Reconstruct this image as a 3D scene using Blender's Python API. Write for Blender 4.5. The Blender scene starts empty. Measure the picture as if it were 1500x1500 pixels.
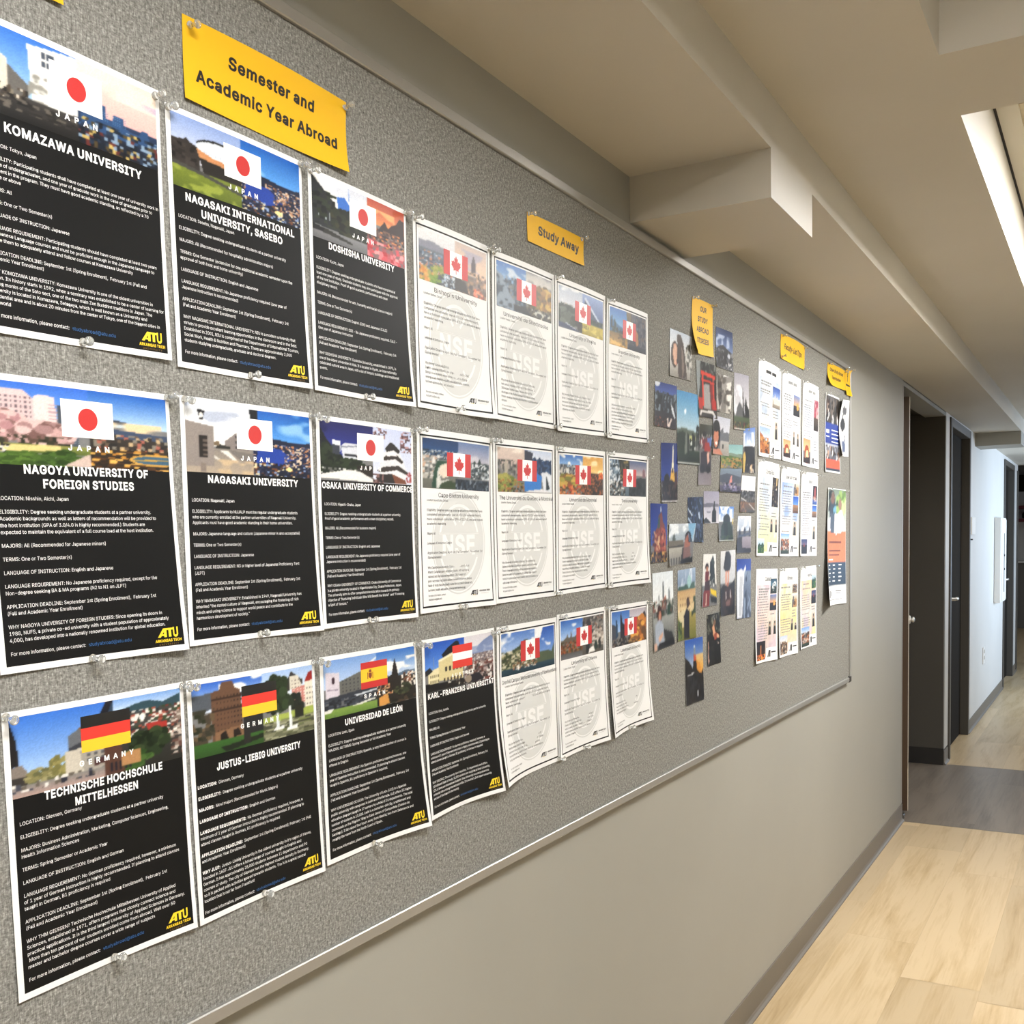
import bpy, math, random
import numpy as np
from mathutils import Matrix, Vector
from mathutils.geometry import delaunay_2d_cdt

S = bpy.context.scene
COL = S.collection

# ------------------------------------------------------------------ camera
# world: X out from the bulletin board wall, Y down the hallway, Z up (metres)
cam_data = bpy.data.cameras.new('camera')
cam = bpy.data.objects.new('camera', cam_data)
COL.objects.link(cam)
r0 = (0.86635, 0.49916, -0.016613)          # camera right
r1 = (0.013929, -0.057399, -0.998254)       # camera down
r2 = (-0.499243, 0.864606, -0.056680)       # camera forward
M = Matrix(((r0[0], -r1[0], -r2[0], 0.904),
            (r0[1], -r1[1], -r2[1], 0.0),
            (r0[2], -r1[2], -r2[2], 1.384),
            (0, 0, 0, 1)))
cam.matrix_world = M
cam_data.sensor_width = 36.0
cam_data.lens = 36.0 * 1532.43 / 1500.0
cam_data.shift_y = (889.755 - 750.0) / 1500.0
cam_data.clip_start = 0.02
S.camera = cam

# ------------------------------------------------------------------ world and exposure
world = bpy.data.worlds.new('world')
S.world = world
world.use_nodes = True
bg = world.node_tree.nodes['Background']
bg.inputs[0].default_value = (0.75, 0.85, 1.0, 1)
bg.inputs[1].default_value = 0.12
S.view_settings.view_transform = 'Standard'
S.view_settings.look = 'None'
S.view_settings.gamma = 1.0
S.view_settings.use_curve_mapping = False
S.view_settings.exposure = 0.0

# lamp strengths of the place
LAMP_NEAR = 36.0       # radiance of the troffer diffusers in the ceiling recesses
LAMP_FAR = 9.0
def area(name, loc, rot, sx, sy, power, color):
    l = bpy.data.lights.new(name, 'AREA'); l.shape = 'RECTANGLE'
    l.size = sx; l.size_y = sy; l.energy = power; l.color = color
    o = bpy.data.objects.new(name, l); COL.objects.link(o)
    o.location = loc; o.rotation_euler = rot
    return o
# daylight coming in through the hallway window on the far right
area('window_daylight', (1.93, 10.3, 1.35), (0, math.radians(90), 0), 1.1, 2.4, 95, (0.62, 0.78, 1.0))
area('lobby_fill', (2.6, 15.5, 2.3), (0, 0, 0), 1.6, 1.6, 45, (0.86, 0.92, 1.0))  # unseen fill light added under the lobby ceiling to brighten the far end

# ------------------------------------------------------------------ helpers
def lin(h):
    if not isinstance(h, str): return tuple(h)
    h = h.lstrip('#')
    v = [int(h[i:i+2], 16) / 255 for i in (0, 2, 4)]
    return tuple(c / 12.92 if c <= 0.04045 else ((c + 0.055) / 1.055) ** 2.4 for c in v)

def link(name, me, parent=None, loc=None):
    o = bpy.data.objects.new(name, me); COL.objects.link(o)
    if parent is not None: o.parent = parent
    if loc is not None: o.location = loc
    return o

def tag(o, label=None, cat=None, group=None, kind=None):
    if label: o['label'] = label
    if cat: o['category'] = cat
    if group: o['group'] = group
    if kind: o['kind'] = kind
    return o

class MB:
    """collects boxes, prisms, lathes and tubes, then links them as one mesh object"""
    def __init__(s): s.v = []; s.f = []; s.m = []
    def box(s, x0, x1, y0, y1, z0, z1, m=0, bev=0.0):
        if bev > 0:
            return s.bbox(x0, x1, y0, y1, z0, z1, bev, m)
        b = len(s.v)
        s.v += [(x0,y0,z0),(x1,y0,z0),(x1,y1,z0),(x0,y1,z0),(x0,y0,z1),(x1,y0,z1),(x1,y1,z1),(x0,y1,z1)]
        for q in ((0,3,2,1),(4,5,6,7),(0,1,5,4),(1,2,6,5),(2,3,7,6),(3,0,4,7)):
            s.f.append(tuple(b + i for i in q)); s.m.append(m)
        return s
    def bbox(s, x0, x1, y0, y1, z0, z1, e, m=0):
        # box with chamfered edges: three rectangles per corner
        b = len(s.v); idx = {}
        X = (x0, x1); Y = (y0, y1); Z = (z0, z1)
        for i in (0,1):
            for j in (0,1):
                for k in (0,1):
                    ex = e if i == 0 else -e; ey = e if j == 0 else -e; ez = e if k == 0 else -e
                    idx[i,j,k,0] = len(s.v); s.v.append((X[i], Y[j]+ey, Z[k]+ez))
                    idx[i,j,k,1] = len(s.v); s.v.append((X[i]+ex, Y[j], Z[k]+ez))
                    idx[i,j,k,2] = len(s.v); s.v.append((X[i]+ex, Y[j]+ey, Z[k]))
        def add(q, n):
            p = [Vector(s.v[i]) for i in q]
            nn = (p[1]-p[0]).cross(p[2]-p[0])
            if nn.dot(Vector(n)) < 0: q = tuple(reversed(q))
            s.f.append(tuple(q)); s.m.append(m)
        for i in (0,1):
            sg = -1 if i == 0 else 1
            add((idx[i,0,0,0],idx[i,1,0,0],idx[i,1,1,0],idx[i,0,1,0]), (sg,0,0))
            add((idx[0,i,0,1],idx[1,i,0,1],idx[1,i,1,1],idx[0,i,1,1]), (0,sg,0))
            add((idx[0,0,i,2],idx[1,0,i,2],idx[1,1,i,2],idx[0,1,i,2]), (0,0,sg))
            for j in (0,1):
                sj = -1 if j == 0 else 1
                add((idx[i,j,0,0],idx[i,j,1,0],idx[i,j,1,1],idx[i,j,0,1]), (sg,sj,0))
                add((idx[i,0,j,0],idx[i,1,j,0],idx[i,1,j,2],idx[i,0,j,2]), (sg,0,sj))
                add((idx[0,i,j,1],idx[1,i,j,1],idx[1,i,j,2],idx[0,i,j,2]), (0,sg,sj))
                for k in (0,1):
                    sk = -1 if k == 0 else 1
                    add((idx[i,j,k,0],idx[i,j,k,1],idx[i,j,k,2]), (sg,sj,sk))
        return s
    def quad(s, a, b_, c, d, m=0):
        b = len(s.v); s.v += [a, b_, c, d]; s.f.append((b,b+1,b+2,b+3)); s.m.append(m); return s
    def lathe(s, prof, n, fn, m=0):
        """prof: (radius, height) pairs; fn(rx, ry, h) -> point"""
        b = len(s.v)
        for r, h in prof:
            for k in range(n):
                a = 2*math.pi*k/n
                s.v.append(fn(r*math.cos(a), r*math.sin(a), h))
        for i in range(len(prof)-1):
            for k in range(n):
                k2 = (k+1) % n
                s.f.append((b+i*n+k, b+i*n+k2, b+(i+1)*n+k2, b+(i+1)*n+k)); s.m.append(m)
        s.f.append(tuple(b+k for k in reversed(range(n)))); s.m.append(m)
        e = b+(len(prof)-1)*n
        s.f.append(tuple(e+k for k in range(n))); s.m.append(m)
        return s
    def tube(s, pts, r, n=10, m=0):
        b = len(s.v); P = [Vector(p) for p in pts]
        for i, p in enumerate(P):
            t = (P[min(i+1,len(P)-1)] - P[max(i-1,0)]).normalized()
            u = t.cross(Vector((0,0,1)))
            if u.length < 1e-3: u = t.cross(Vector((0,1,0)))
            u.normalize(); w = t.cross(u)
            for k in range(n):
                a = 2*math.pi*k/n
                s.v.append(tuple(p + u*(r*math.cos(a)) + w*(r*math.sin(a))))
        for i in range(len(P)-1):
            for k in range(n):
                k2 = (k+1) % n
                s.f.append((b+i*n+k, b+i*n+k2, b+(i+1)*n+k2, b+(i+1)*n+k)); s.m.append(m)
        s.f.append(tuple(b+k for k in reversed(range(n)))); s.m.append(m)
        e = b+(len(P)-1)*n
        s.f.append(tuple(e+k for k in range(n))); s.m.append(m)
        return s
    def build(s, name, mats, parent=None, loc=None, smooth=False):
        me = bpy.data.meshes.new(name)
        off = Vector(loc) if loc is not None else Vector((0,0,0))
        if parent is not None and loc is None: off = Vector(parent.get('_o', (0,0,0)))
        me.from_pydata([tuple(Vector(p) - off) for p in s.v], [], s.f)
        if not isinstance(mats, (list, tuple)): mats = [mats]
        for mt in mats: me.materials.append(mt)
        if len(mats) > 1: me.polygons.foreach_set('material_index', s.m)
        if smooth: me.polygons.foreach_set('use_smooth', [True]*len(me.polygons))
        me.update()
        o = link(name, me, parent, loc)
        return o

def empty(name, loc):
    o = bpy.data.objects.new(name, None); COL.objects.link(o); o.location = loc
    o.empty_display_size = 0.05; o['_o'] = tuple(loc)
    return o

# ------------------------------------------------------------------ materials
def mat(name, color, rough=0.6, metal=0.0, spec=0.5):
    m = bpy.data.materials.new(name); m.use_nodes = True
    p = m.node_tree.nodes['Principled BSDF']
    p.inputs['Base Color'].default_value = (*lin(color), 1)
    p.inputs['Roughness'].default_value = rough
    p.inputs['Metallic'].default_value = metal
    p.inputs['Specular IOR Level'].default_value = spec
    return m
def nd(m, kind, **kw):
    n = m.node_tree.nodes.new(kind)
    for k, v in kw.items():
        if k in n.inputs: n.inputs[k].default_value = v
        else: setattr(n, k, v)
    return n
def ramp(m, stops):
    n = m.node_tree.nodes.new('ShaderNodeValToRGB')
    e = n.color_ramp.elements
    while len(e) < len(stops): e.new(0.5)
    for el, (p, c) in zip(e, stops): el.position = p; el.color = (*lin(c), 1)
    return n

def paint_mat(name, c, bump=0.02):
    m = mat(name, c, 0.55, spec=0.35); t = m.node_tree; p = t.nodes['Principled BSDF']
    g = nd(m, 'ShaderNodeNewGeometry'); n1 = nd(m, 'ShaderNodeTexNoise'); n1.inputs['Scale'].default_value = 1.3
    n1.inputs['Detail'].default_value = 5
    t.links.new(g.outputs['Position'], n1.inputs['Vector'])
    b = lin(c); r = ramp(m, [(0.25, tuple(x*0.94 for x in b)), (0.75, tuple(min(1,x*1.05) for x in b))])
    t.links.new(n1.outputs['Fac'], r.inputs['Fac']); t.links.new(r.outputs['Color'], p.inputs['Base Color'])
    n2 = nd(m, 'ShaderNodeTexNoise'); n2.inputs['Scale'].default_value = 420; n2.inputs['Detail'].default_value = 2
    t.links.new(g.outputs['Position'], n2.inputs['Vector'])
    bp = nd(m, 'ShaderNodeBump'); bp.inputs['Strength'].default_value = bump*4; bp.inputs['Distance'].default_value = 0.0006
    t.links.new(n2.outputs['Fac'], bp.inputs['Height']); t.links.new(bp.outputs['Normal'], p.inputs['Normal'])
    return m

def fabric_mat():
    m = mat('board_fabric', '8c8a83', 0.95, spec=0.1); t = m.node_tree; p = t.nodes['Principled BSDF']
    g = nd(m, 'ShaderNodeNewGeometry')
    outs = []
    for sc in ((1, 640, 110), (1, 190, 520), (1, 260, 230)):
        mp = nd(m, 'ShaderNodeMapping'); mp.inputs['Scale'].default_value = sc
        t.links.new(g.outputs['Position'], mp.inputs['Vector'])
        n = nd(m, 'ShaderNodeTexNoise'); n.inputs['Scale'].default_value = 1.0; n.inputs['Detail'].default_value = 3.0
        n.inputs['Roughness'].default_value = 0.7
        t.links.new(mp.outputs['Vector'], n.inputs['Vector']); outs.append(n.outputs['Fac'])
    a1 = nd(m, 'ShaderNodeMath', operation='ADD'); a2 = nd(m, 'ShaderNodeMath', operation='ADD')
    a3 = nd(m, 'ShaderNodeMath', operation='MULTIPLY'); a3.inputs[1].default_value = 1/3
    t.links.new(outs[0], a1.inputs[0]); t.links.new(outs[1], a1.inputs[1])
    t.links.new(a1.outputs[0], a2.inputs[0]); t.links.new(outs[2], a2.inputs[1]); t.links.new(a2.outputs[0], a3.inputs[0])
    r = ramp(m, [(0.33, '403f3c'), (0.46, '74726d'), (0.54, '8f8e88'), (0.68, 'c9c7be')])
    t.links.new(a3.outputs[0], r.inputs['Fac']); t.links.new(r.outputs['Color'], p.inputs['Base Color'])
    bp = nd(m, 'ShaderNodeBump'); bp.inputs['Strength'].default_value = 0.5; bp.inputs['Distance'].default_value = 0.0008
    t.links.new(a3.outputs[0], bp.inputs['Height']); t.links.new(bp.outputs['Normal'], p.inputs['Normal'])
    return m

def attr_mat(name, rough=0.5, spec=0.4):
    m = mat(name, 'ffffff', rough, spec=spec); t = m.node_tree
    a = nd(m, 'ShaderNodeAttribute'); a.attribute_name = 'ink'
    t.links.new(a.outputs['Color'], t.nodes['Principled BSDF'].inputs['Base Color'])
    return m

def plank_mat(name, light, dark, dark2):
    m = mat(name, light, 0.38, spec=0.4); t = m.node_tree; p = t.nodes['Principled BSDF']
    g = nd(m, 'ShaderNodeNewGeometry'); a = nd(m, 'ShaderNodeAttribute'); a.attribute_name = 'tone'
    ad = nd(m, 'ShaderNodeVectorMath', operation='ADD'); ml = nd(m, 'ShaderNodeVectorMath', operation='MULTIPLY')
    ml.inputs[1].default_value = (17, 31, 5)
    t.links.new(a.outputs['Color'], ml.inputs[0]); t.links.new(ml.outputs[0], ad.inputs[0]); t.links.new(g.outputs['Position'], ad.inputs[1])
    mp = nd(m, 'ShaderNodeMapping'); mp.inputs['Scale'].default_value = (10, 1.1, 1)
    t.links.new(ad.outputs[0], mp.inputs['Vector'])
    n = nd(m, 'ShaderNodeTexNoise'); n.inputs['Scale'].default_value = 1.0; n.inputs['Detail'].default_value = 8; n.inputs['Roughness'].default_value = 0.62
    n.inputs['Distortion'].default_value = 0.9
    t.links.new(mp.outputs['Vector'], n.inputs['Vector'])
    mp2 = nd(m, 'ShaderNodeMapping'); mp2.inputs['Scale'].default_value = (120, 5, 1)
    t.links.new(ad.outputs[0], mp2.inputs['Vector'])
    n2 = nd(m, 'ShaderNodeTexNoise'); n2.inputs['Scale'].default_value = 1.0; n2.inputs['Detail'].default_value = 4
    t.links.new(mp2.outputs['Vector'], n2.inputs['Vector'])
    mx = nd(m, 'ShaderNodeMath', operation='MULTIPLY_ADD'); mx.inputs[1].default_value = 0.35
    t.links.new(n2.outputs['Fac'], mx.inputs[0]); t.links.new(n.outputs['Fac'], mx.inputs[2])
    r = ramp(m, [(0.42, dark2), (0.56, dark), (0.72, light), (0.95, light)])
    t.links.new(mx.outputs[0], r.inputs['Fac'])
    hs = nd(m, 'ShaderNodeHueSaturation'); sp = nd(m, 'ShaderNodeSeparateColor')
    t.links.new(a.outputs['Color'], sp.inputs[0])
    m2 = nd(m, 'ShaderNodeMath', operation='MULTIPLY_ADD'); m2.inputs[1].default_value = 0.22; m2.inputs[2].default_value = 0.88
    t.links.new(sp.outputs[0], m2.inputs[0]); t.links.new(m2.outputs[0], hs.inputs['Value'])
    t.links.new(r.outputs['Color'], hs.inputs['Color']); t.links.new(hs.outputs['Color'], p.inputs['Base Color'])
    bp = nd(m, 'ShaderNodeBump'); bp.inputs['Strength'].default_value = 0.12; bp.inputs['Distance'].default_value = 0.001
    t.links.new(mx.outputs[0], bp.inputs['Height']); t.links.new(bp.outputs['Normal'], p.inputs['Normal'])
    return m

def tile_mat():
    m = mat('acoustic_tile', 'd8cdb4', 0.9, spec=0.1); t = m.node_tree; p = t.nodes['Principled BSDF']
    g = nd(m, 'ShaderNodeNewGeometry')
    n = nd(m, 'ShaderNodeTexVoronoi'); n.inputs['Scale'].default_value = 48
    t.links.new(g.outputs['Position'], n.inputs['Vector'])
    n2 = nd(m, 'ShaderNodeTexNoise'); n2.inputs['Scale'].default_value = 60
    t.links.new(g.outputs['Position'], n2.inputs['Vector'])
    mu = nd(m, 'ShaderNodeMath', operation='MULTIPLY'); t.links.new(n.outputs['Distance'], mu.inputs[0]); t.links.new(n2.outputs['Fac'], mu.inputs[1])
    r = ramp(m, [(0.07, '4c4538'), (0.115, 'b9ae96'), (1, 'c9bea6')])
    t.links.new(mu.outputs[0], r.inputs['Fac']); t.links.new(r.outputs['Color'], p.inputs['Base Color'])
    return m

def glass_mat():
    m = mat('clear_plastic', 'f4f6f4', 0.12, spec=0.6); p = m.node_tree.nodes['Principled BSDF']
    p.inputs['Transmission Weight'].default_value = 0.82; p.inputs['IOR'].default_value = 1.46
    return m
def lamp_mat(name, strength, c=(1.0, 0.992, 0.985)):
    m = mat(name, 'ffffff', 0.5); p = m.node_tree.nodes['Principled BSDF']
    p.inputs['Emission Color'].default_value = (*c, 1); p.inputs['Emission Strength'].default_value = strength
    return m

MT = dict(
    wall=paint_mat('wall_paint', '9a988f'),
    wallfar=paint_mat('pale_wall_paint', 'd2d0cb'),
    ceil=paint_mat('ceiling_paint', 'bfb9ac'),
    alcove_shaded=paint_mat('alcove_shaded_paint', '4c4841'),  # dark tone carries the lack of light in the side opening
    base=mat('rubber_base', '6d665c', 0.5), darkbase=mat('dark_rubber_base', '24211e', 0.5),
    fabric=fabric_mat(), alu=mat('aluminium', 'a9a7a2', 0.42, 0.65),
    wood=mat('brown_door', '3a2817', 0.45), frame=mat('dark_door_frame', '48443e', 0.45),
    leaf=mat('charcoal_door', '2b2824', 0.9, spec=0.05), chrome=mat('brushed_steel', 'd4d2cd', 0.34, 0.8),
    white=mat('white_enamel', 'eceae5', 0.4), black=mat('black_print', '101010', 0.5, spec=0.18),
    paper=mat('white_paper', 'e6e6e5', 0.55, spec=0.3), yellow=mat('yellow_paper', 'e8b418', 0.6, spec=0.3),
    ink=attr_mat('printed_ink', 0.45, 0.25), photo=attr_mat('glossy_print', 0.4, 0.25),
    wtext=mat('white_print', 'f4f4f2', 0.5), btext=mat('dark_print', '1c1c1c', 0.5), gtext=mat('grey_print', '8d8d8b', 0.6),
    head=mat('heading_print', '191512', 0.55), gold=mat('gold_print', 'f3cf2a', 0.5), bronze=mat('bronze_print', '8a6a26', 0.5),
    link=mat('blue_print', '2c5f98', 0.5), mark=mat('watermark_print', 'd1d2d0', 0.6),
    red=mat('red_print', 'bd2a28', 0.5), flagblack=mat('flag_black', '121110', 0.5), flagyellow=mat('flag_yellow', 'f4bd2a', 0.5),
    flagred=mat('flag_red', 'd4352a', 0.5), flagwhite=mat('flag_white', 'f5f4f1', 0.5), crest=mat('crest_print', '7c3a22', 0.5),
    pin=glass_mat(), tile=tile_mat(), grid=mat('ceiling_grid', 'bdb6a4', 0.5), shadowgap=mat('dark_gap', '2a2622', 0.8),
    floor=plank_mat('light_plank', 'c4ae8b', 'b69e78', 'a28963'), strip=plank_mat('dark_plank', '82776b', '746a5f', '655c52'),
    lamp=lamp_mat('lamp_diffuser', LAMP_NEAR), lampfar=lamp_mat('far_lamp_diffuser', LAMP_FAR, (1, 0.98, 0.95)),
    farwall=paint_mat('far_grey_wall', '77746e'), maroon=mat('maroon_shelf', '6b2730', 0.5),
)
SHEETS = {
  'komazawa': ((0.0132, 0.589, 1.8747), (0.0132, 0.8075, 1.8767), (0.016, 0.5909, 1.5884), (0.018, 0.8094, 1.5924)),
  'sasebo': ((0.0132, 0.8154, 1.8682), (0.0132, 1.033, 1.8717), (0.015, 0.8197, 1.5878), (0.021, 1.0347, 1.5892)),
  'doshisha': ((0.0132, 1.045, 1.869), (0.0132, 1.2558, 1.8704), (0.016, 1.0449, 1.5897), (0.026, 1.2542, 1.5898)),
  'nagoya': ((0.0132, 0.5847, 1.552), (0.0132, 0.8064, 1.5558), (0.016, 0.5943, 1.2748), (0.022, 0.816, 1.2787)),
  'nagasaki': ((0.0132, 0.822, 1.5575), (0.0132, 1.0393, 1.56), (0.015, 0.823, 1.2808), (0.021, 1.0441, 1.2821)),
  'osaka': ((0.0132, 1.0478, 1.559), (0.0132, 1.2619, 1.5607), (0.017, 1.0485, 1.2832), (0.02, 1.2564, 1.2852)),
  'mittelhessen': ((0.0132, 0.5948, 1.2392), (0.0132, 0.8129, 1.2426), (0.015, 0.5988, 0.9634), (0.02, 0.8163, 0.9664)),
  'giessen': ((0.0132, 0.8173, 1.2428), (0.0132, 1.0317, 1.2453), (0.016, 0.8236, 0.9641), (0.018, 1.0375, 0.9681)),
  'leon': ((0.0132, 1.0421, 1.2465), (0.0132, 1.2574, 1.2491), (0.016, 1.0439, 0.9724), (0.028, 1.2692, 0.9733)),
  'graz': ((0.0132, 1.2727, 1.2494), (0.0132, 1.4817, 1.2527), (0.022, 1.2775, 0.9777), (0.03, 1.4835, 0.9808)),
  'bishop': ((0.0132, 1.273, 1.8697), (0.0132, 1.4889, 1.8739), (0.015, 1.2739, 1.5928), (0.024, 1.483, 1.5951)),
  'sherbrooke': ((0.0132, 1.4957, 1.872), (0.0132, 1.715, 1.8774), (0.018, 1.4918, 1.5967), (0.014, 1.7113, 1.5993)),
  'regina': ((0.0132, 1.7193, 1.8783), (0.0132, 1.9357, 1.883), (0.018, 1.7122, 1.597), (0.014, 1.9289, 1.6042)),
  'brandon': ((0.0132, 1.9437, 1.8813), (0.0132, 2.1546, 1.888), (0.018, 1.9289, 1.6019), (0.014, 2.1521, 1.6082)),
  'breton': ((0.0132, 1.2717, 1.5632), (0.0132, 1.4873, 1.5645), (0.016, 1.2678, 1.289), (0.02, 1.4797, 1.2913)),
  'uqam': ((0.0132, 1.4887, 1.5653), (0.0132, 1.7066, 1.5695), (0.016, 1.4869, 1.292), (0.014, 1.703, 1.2955)),
  'montreal': ((0.0132, 1.713, 1.5685), (0.0132, 1.9262, 1.5739), (0.015, 1.706, 1.2961), (0.014, 1.9249, 1.3015)),
  'trent': ((0.0132, 1.934, 1.5745), (0.0132, 2.1518, 1.5792), (0.016, 1.9303, 1.2996), (0.024, 2.1354, 1.3037)),
  'grenfell': ((0.0132, 1.4905, 1.2526), (0.0132, 1.7055, 1.2556), (0.034, 1.4871, 0.9853), (0.014, 1.7117, 0.9887)),
  'ottawa': ((0.0132, 1.7078, 1.2595), (0.0132, 1.9193, 1.2632), (0.018, 1.7073, 0.9899), (0.022, 1.9202, 0.9927)),
  'lakehead': ((0.0132, 1.9357, 1.2623), (0.0132, 2.1412, 1.2639), (0.024, 1.9382, 0.9921), (0.026, 2.1403, 1.0003)),
  'sign_semester': ((0.0132, 0.8444, 1.9725), (0.014, 1.1249, 1.9759), (0.016, 0.8426, 1.8819), (0.02, 1.1208, 1.8831)),
  'sign_cropped': ((0.0132, 0.4204, 2.0222), (0.0132, 0.6894, 2.0222), (0.016, 0.4204, 1.9142), (0.017, 0.6904, 1.9142)),
  'sign_away': ((0.0132, 1.6175, 1.9647), (0.0132, 1.8406, 1.9724), (0.015, 1.6158, 1.9149), (0.016, 1.8363, 1.9205)),
  'sign_stories': ((0.0132, 2.436, 1.9811), (0.0132, 2.583, 1.9872), (0.034, 2.4168, 1.8464), (0.018, 2.5741, 1.8562)),
  'sign_faculty': ((0.0132, 3.2051, 2.021), (0.0132, 3.4902, 2.0243), (0.016, 3.1945, 1.9467), (0.016, 3.4738, 1.9482)),
  'sign_other': ((0.0132, 3.8038, 2.0207), (0.0132, 4.0846, 2.0272), (0.028, 3.779, 1.945), (0.02, 4.0607, 1.9525)),
  'sign_edge': ((0.018, 4.0739, 2.0387), (0.02, 4.162, 2.0404), (0.022, 4.0654, 1.9427), (0.024, 4.1523, 1.9407)),
  'flyer_castle': ((0.0132, 2.9742, 1.9145), (0.0132, 3.2096, 1.9122), (0.016, 2.9645, 1.6363), (0.016, 3.1923, 1.6393)),
  'flyer_dusk': ((0.0132, 3.2194, 1.9121), (0.0132, 3.4383, 1.913), (0.016, 3.2074, 1.6388), (0.016, 3.4197, 1.6383)),
  'flyer_rose': ((0.0132, 3.4674, 1.9139), (0.0132, 3.6761, 1.9159), (0.016, 3.4444, 1.6374), (0.016, 3.6626, 1.6371)),
  'flyer_green': ((0.0132, 2.9677, 1.6266), (0.0132, 3.1909, 1.6234), (0.016, 2.9382, 1.3503), (0.016, 3.1594, 1.3465)),
  'flyer_blue': ((0.0132, 3.2082, 1.6209), (0.0132, 3.4261, 1.6215), (0.016, 3.1751, 1.345), (0.016, 3.3923, 1.3423)),
  'flyer_white': ((0.0132, 3.4449, 1.6175), (0.0132, 3.6636, 1.6215), (0.016, 3.4186, 1.3419), (0.016, 3.6321, 1.3397)),
  'flyer_pink': ((0.0132, 2.9444, 1.3126), (0.0132, 3.1668, 1.3082), (0.02, 2.9188, 1.0411), (0.018, 3.1431, 1.0329)),
  'flyer_yellow': ((0.0132, 3.1848, 1.3077), (0.0132, 3.4029, 1.3049), (0.018, 3.167, 1.0338), (0.018, 3.38, 1.0298)),
  'flyer_orange': ((0.0132, 3.4301, 1.3069), (0.0132, 3.6407, 1.3079), (0.016, 3.4234, 1.0364), (0.016, 3.633, 1.0354)),
  'flyer_brochure': ((0.016, 3.765, 1.9107), (0.0132, 3.9795, 1.9151), (0.018, 3.751, 1.6339), (0.0132, 3.9985, 1.6391)),
  'flyer_narrow': ((0.032, 3.961, 1.9097), (0.016, 4.1424, 1.9247), (0.032, 3.9556, 1.7039), (0.016, 4.1204, 1.7093)),
  'flyer_couple': ((0.016, 3.7989, 1.5793), (0.0132, 4.0956, 1.5829), (0.042, 3.7197, 1.1609), (0.018, 4.0811, 1.1541)),
  'snap_hair': ((0.0132, 2.2867, 1.8803), (0.0132, 2.4285, 1.8832), (0.015, 2.2798, 1.7726), (0.015, 2.4243, 1.7772)),
  'snap_castlehill': ((0.0132, 2.6052, 1.939), (0.0132, 2.7403, 1.9451), (0.015, 2.6046, 1.8386), (0.015, 2.7402, 1.8425)),
  'snap_torii': ((0.0142, 2.456, 1.8336), (0.0142, 2.6006, 1.8391), (0.016, 2.4716, 1.6991), (0.016, 2.6057, 1.7042)),
  'snap_blur': ((0.0132, 2.6095, 1.8218), (0.0132, 2.742, 1.8267), (0.015, 2.6058, 1.7251), (0.015, 2.7179, 1.7292)),
  'snap_cliff': ((0.0132, 2.7527, 1.8433), (0.0132, 2.8791, 1.8503), (0.015, 2.7449, 1.6917), (0.015, 2.8827, 1.6984)),
  'snap_dusk': ((0.0132, 2.1951, 1.7489), (0.0132, 2.328, 1.7537), (0.015, 2.186, 1.6509), (0.015, 2.3159, 1.6516)),
  'snap_moon': ((0.0132, 2.3278, 1.7461), (0.0132, 2.4745, 1.75), (0.015, 2.3248, 1.5745), (0.015, 2.475, 1.5787)),
  'snap_street': ((0.0132, 2.482, 1.6814), (0.0132, 2.5739, 1.6859), (0.015, 2.4625, 1.531), (0.015, 2.5574, 1.5341)),
  'snap_selfie': ((0.0152, 2.5798, 1.7121), (0.0152, 2.7137, 1.7148), (0.017, 2.5667, 1.6139), (0.017, 2.6932, 1.6162)),
  'snap_hills': ((0.0132, 2.6452, 1.6439), (0.0132, 2.8248, 1.6555), (0.015, 2.6324, 1.5817), (0.015, 2.8146, 1.5911)),
  'snap_pier': ((0.0142, 2.6347, 1.5809), (0.0142, 2.8135, 1.5899), (0.016, 2.622, 1.5211), (0.016, 2.7961, 1.5233)),
  'snap_rock': ((0.0132, 2.8327, 1.7008), (0.0132, 2.9386, 1.7138), (0.015, 2.8218, 1.5803), (0.015, 2.9312, 1.5839)),
  'snap_hedge': ((0.0132, 2.8164, 1.5723), (0.0132, 2.9409, 1.5752), (0.015, 2.7913, 1.4721), (0.015, 2.926, 1.4726)),
  'snap_spire': ((0.0132, 2.2259, 1.6153), (0.0132, 2.3331, 1.6218), (0.015, 2.2233, 1.481), (0.015, 2.3229, 1.4849)),
  'snap_church': ((0.0132, 2.1603, 1.4772), (0.0132, 2.2627, 1.4791), (0.015, 2.1599, 1.3454), (0.015, 2.2527, 1.3472)),
  'snap_stairs': ((0.0132, 2.3929, 1.4985), (0.0132, 2.5023, 1.5031), (0.015, 2.3943, 1.3916), (0.015, 2.4982, 1.3902)),
  'snap_bottle': ((0.0132, 2.5068, 1.5175), (0.0132, 2.6237, 1.521), (0.015, 2.5032, 1.4371), (0.015, 2.6171, 1.4395)),
  'snap_hood': ((0.0142, 2.6202, 1.4828), (0.0142, 2.7409, 1.4849), (0.016, 2.6134, 1.3919), (0.016, 2.734, 1.3938)),
  'snap_gate': ((0.0152, 2.2693, 1.4333), (0.0152, 2.4457, 1.437), (0.017, 2.2651, 1.3356), (0.017, 2.4143, 1.3426)),
  'snap_bridge': ((0.0132, 2.7789, 1.4604), (0.0132, 2.897, 1.4625), (0.015, 2.7612, 1.3594), (0.015, 2.8899, 1.3601)),
  'snap_cathedral': ((0.0132, 2.1684, 1.3225), (0.0132, 2.2927, 1.3255), (0.015, 2.1718, 1.1456), (0.015, 2.2974, 1.1538)),
  'snap_palace': ((0.0132, 2.3242, 1.3246), (0.0132, 2.4433, 1.3294), (0.015, 2.3186, 1.1578), (0.015, 2.4409, 1.1584)),
  'snap_statue': ((0.0132, 2.5027, 1.3607), (0.0132, 2.5954, 1.3605), (0.015, 2.4833, 1.2277), (0.015, 2.6008, 1.2283)),
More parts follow.
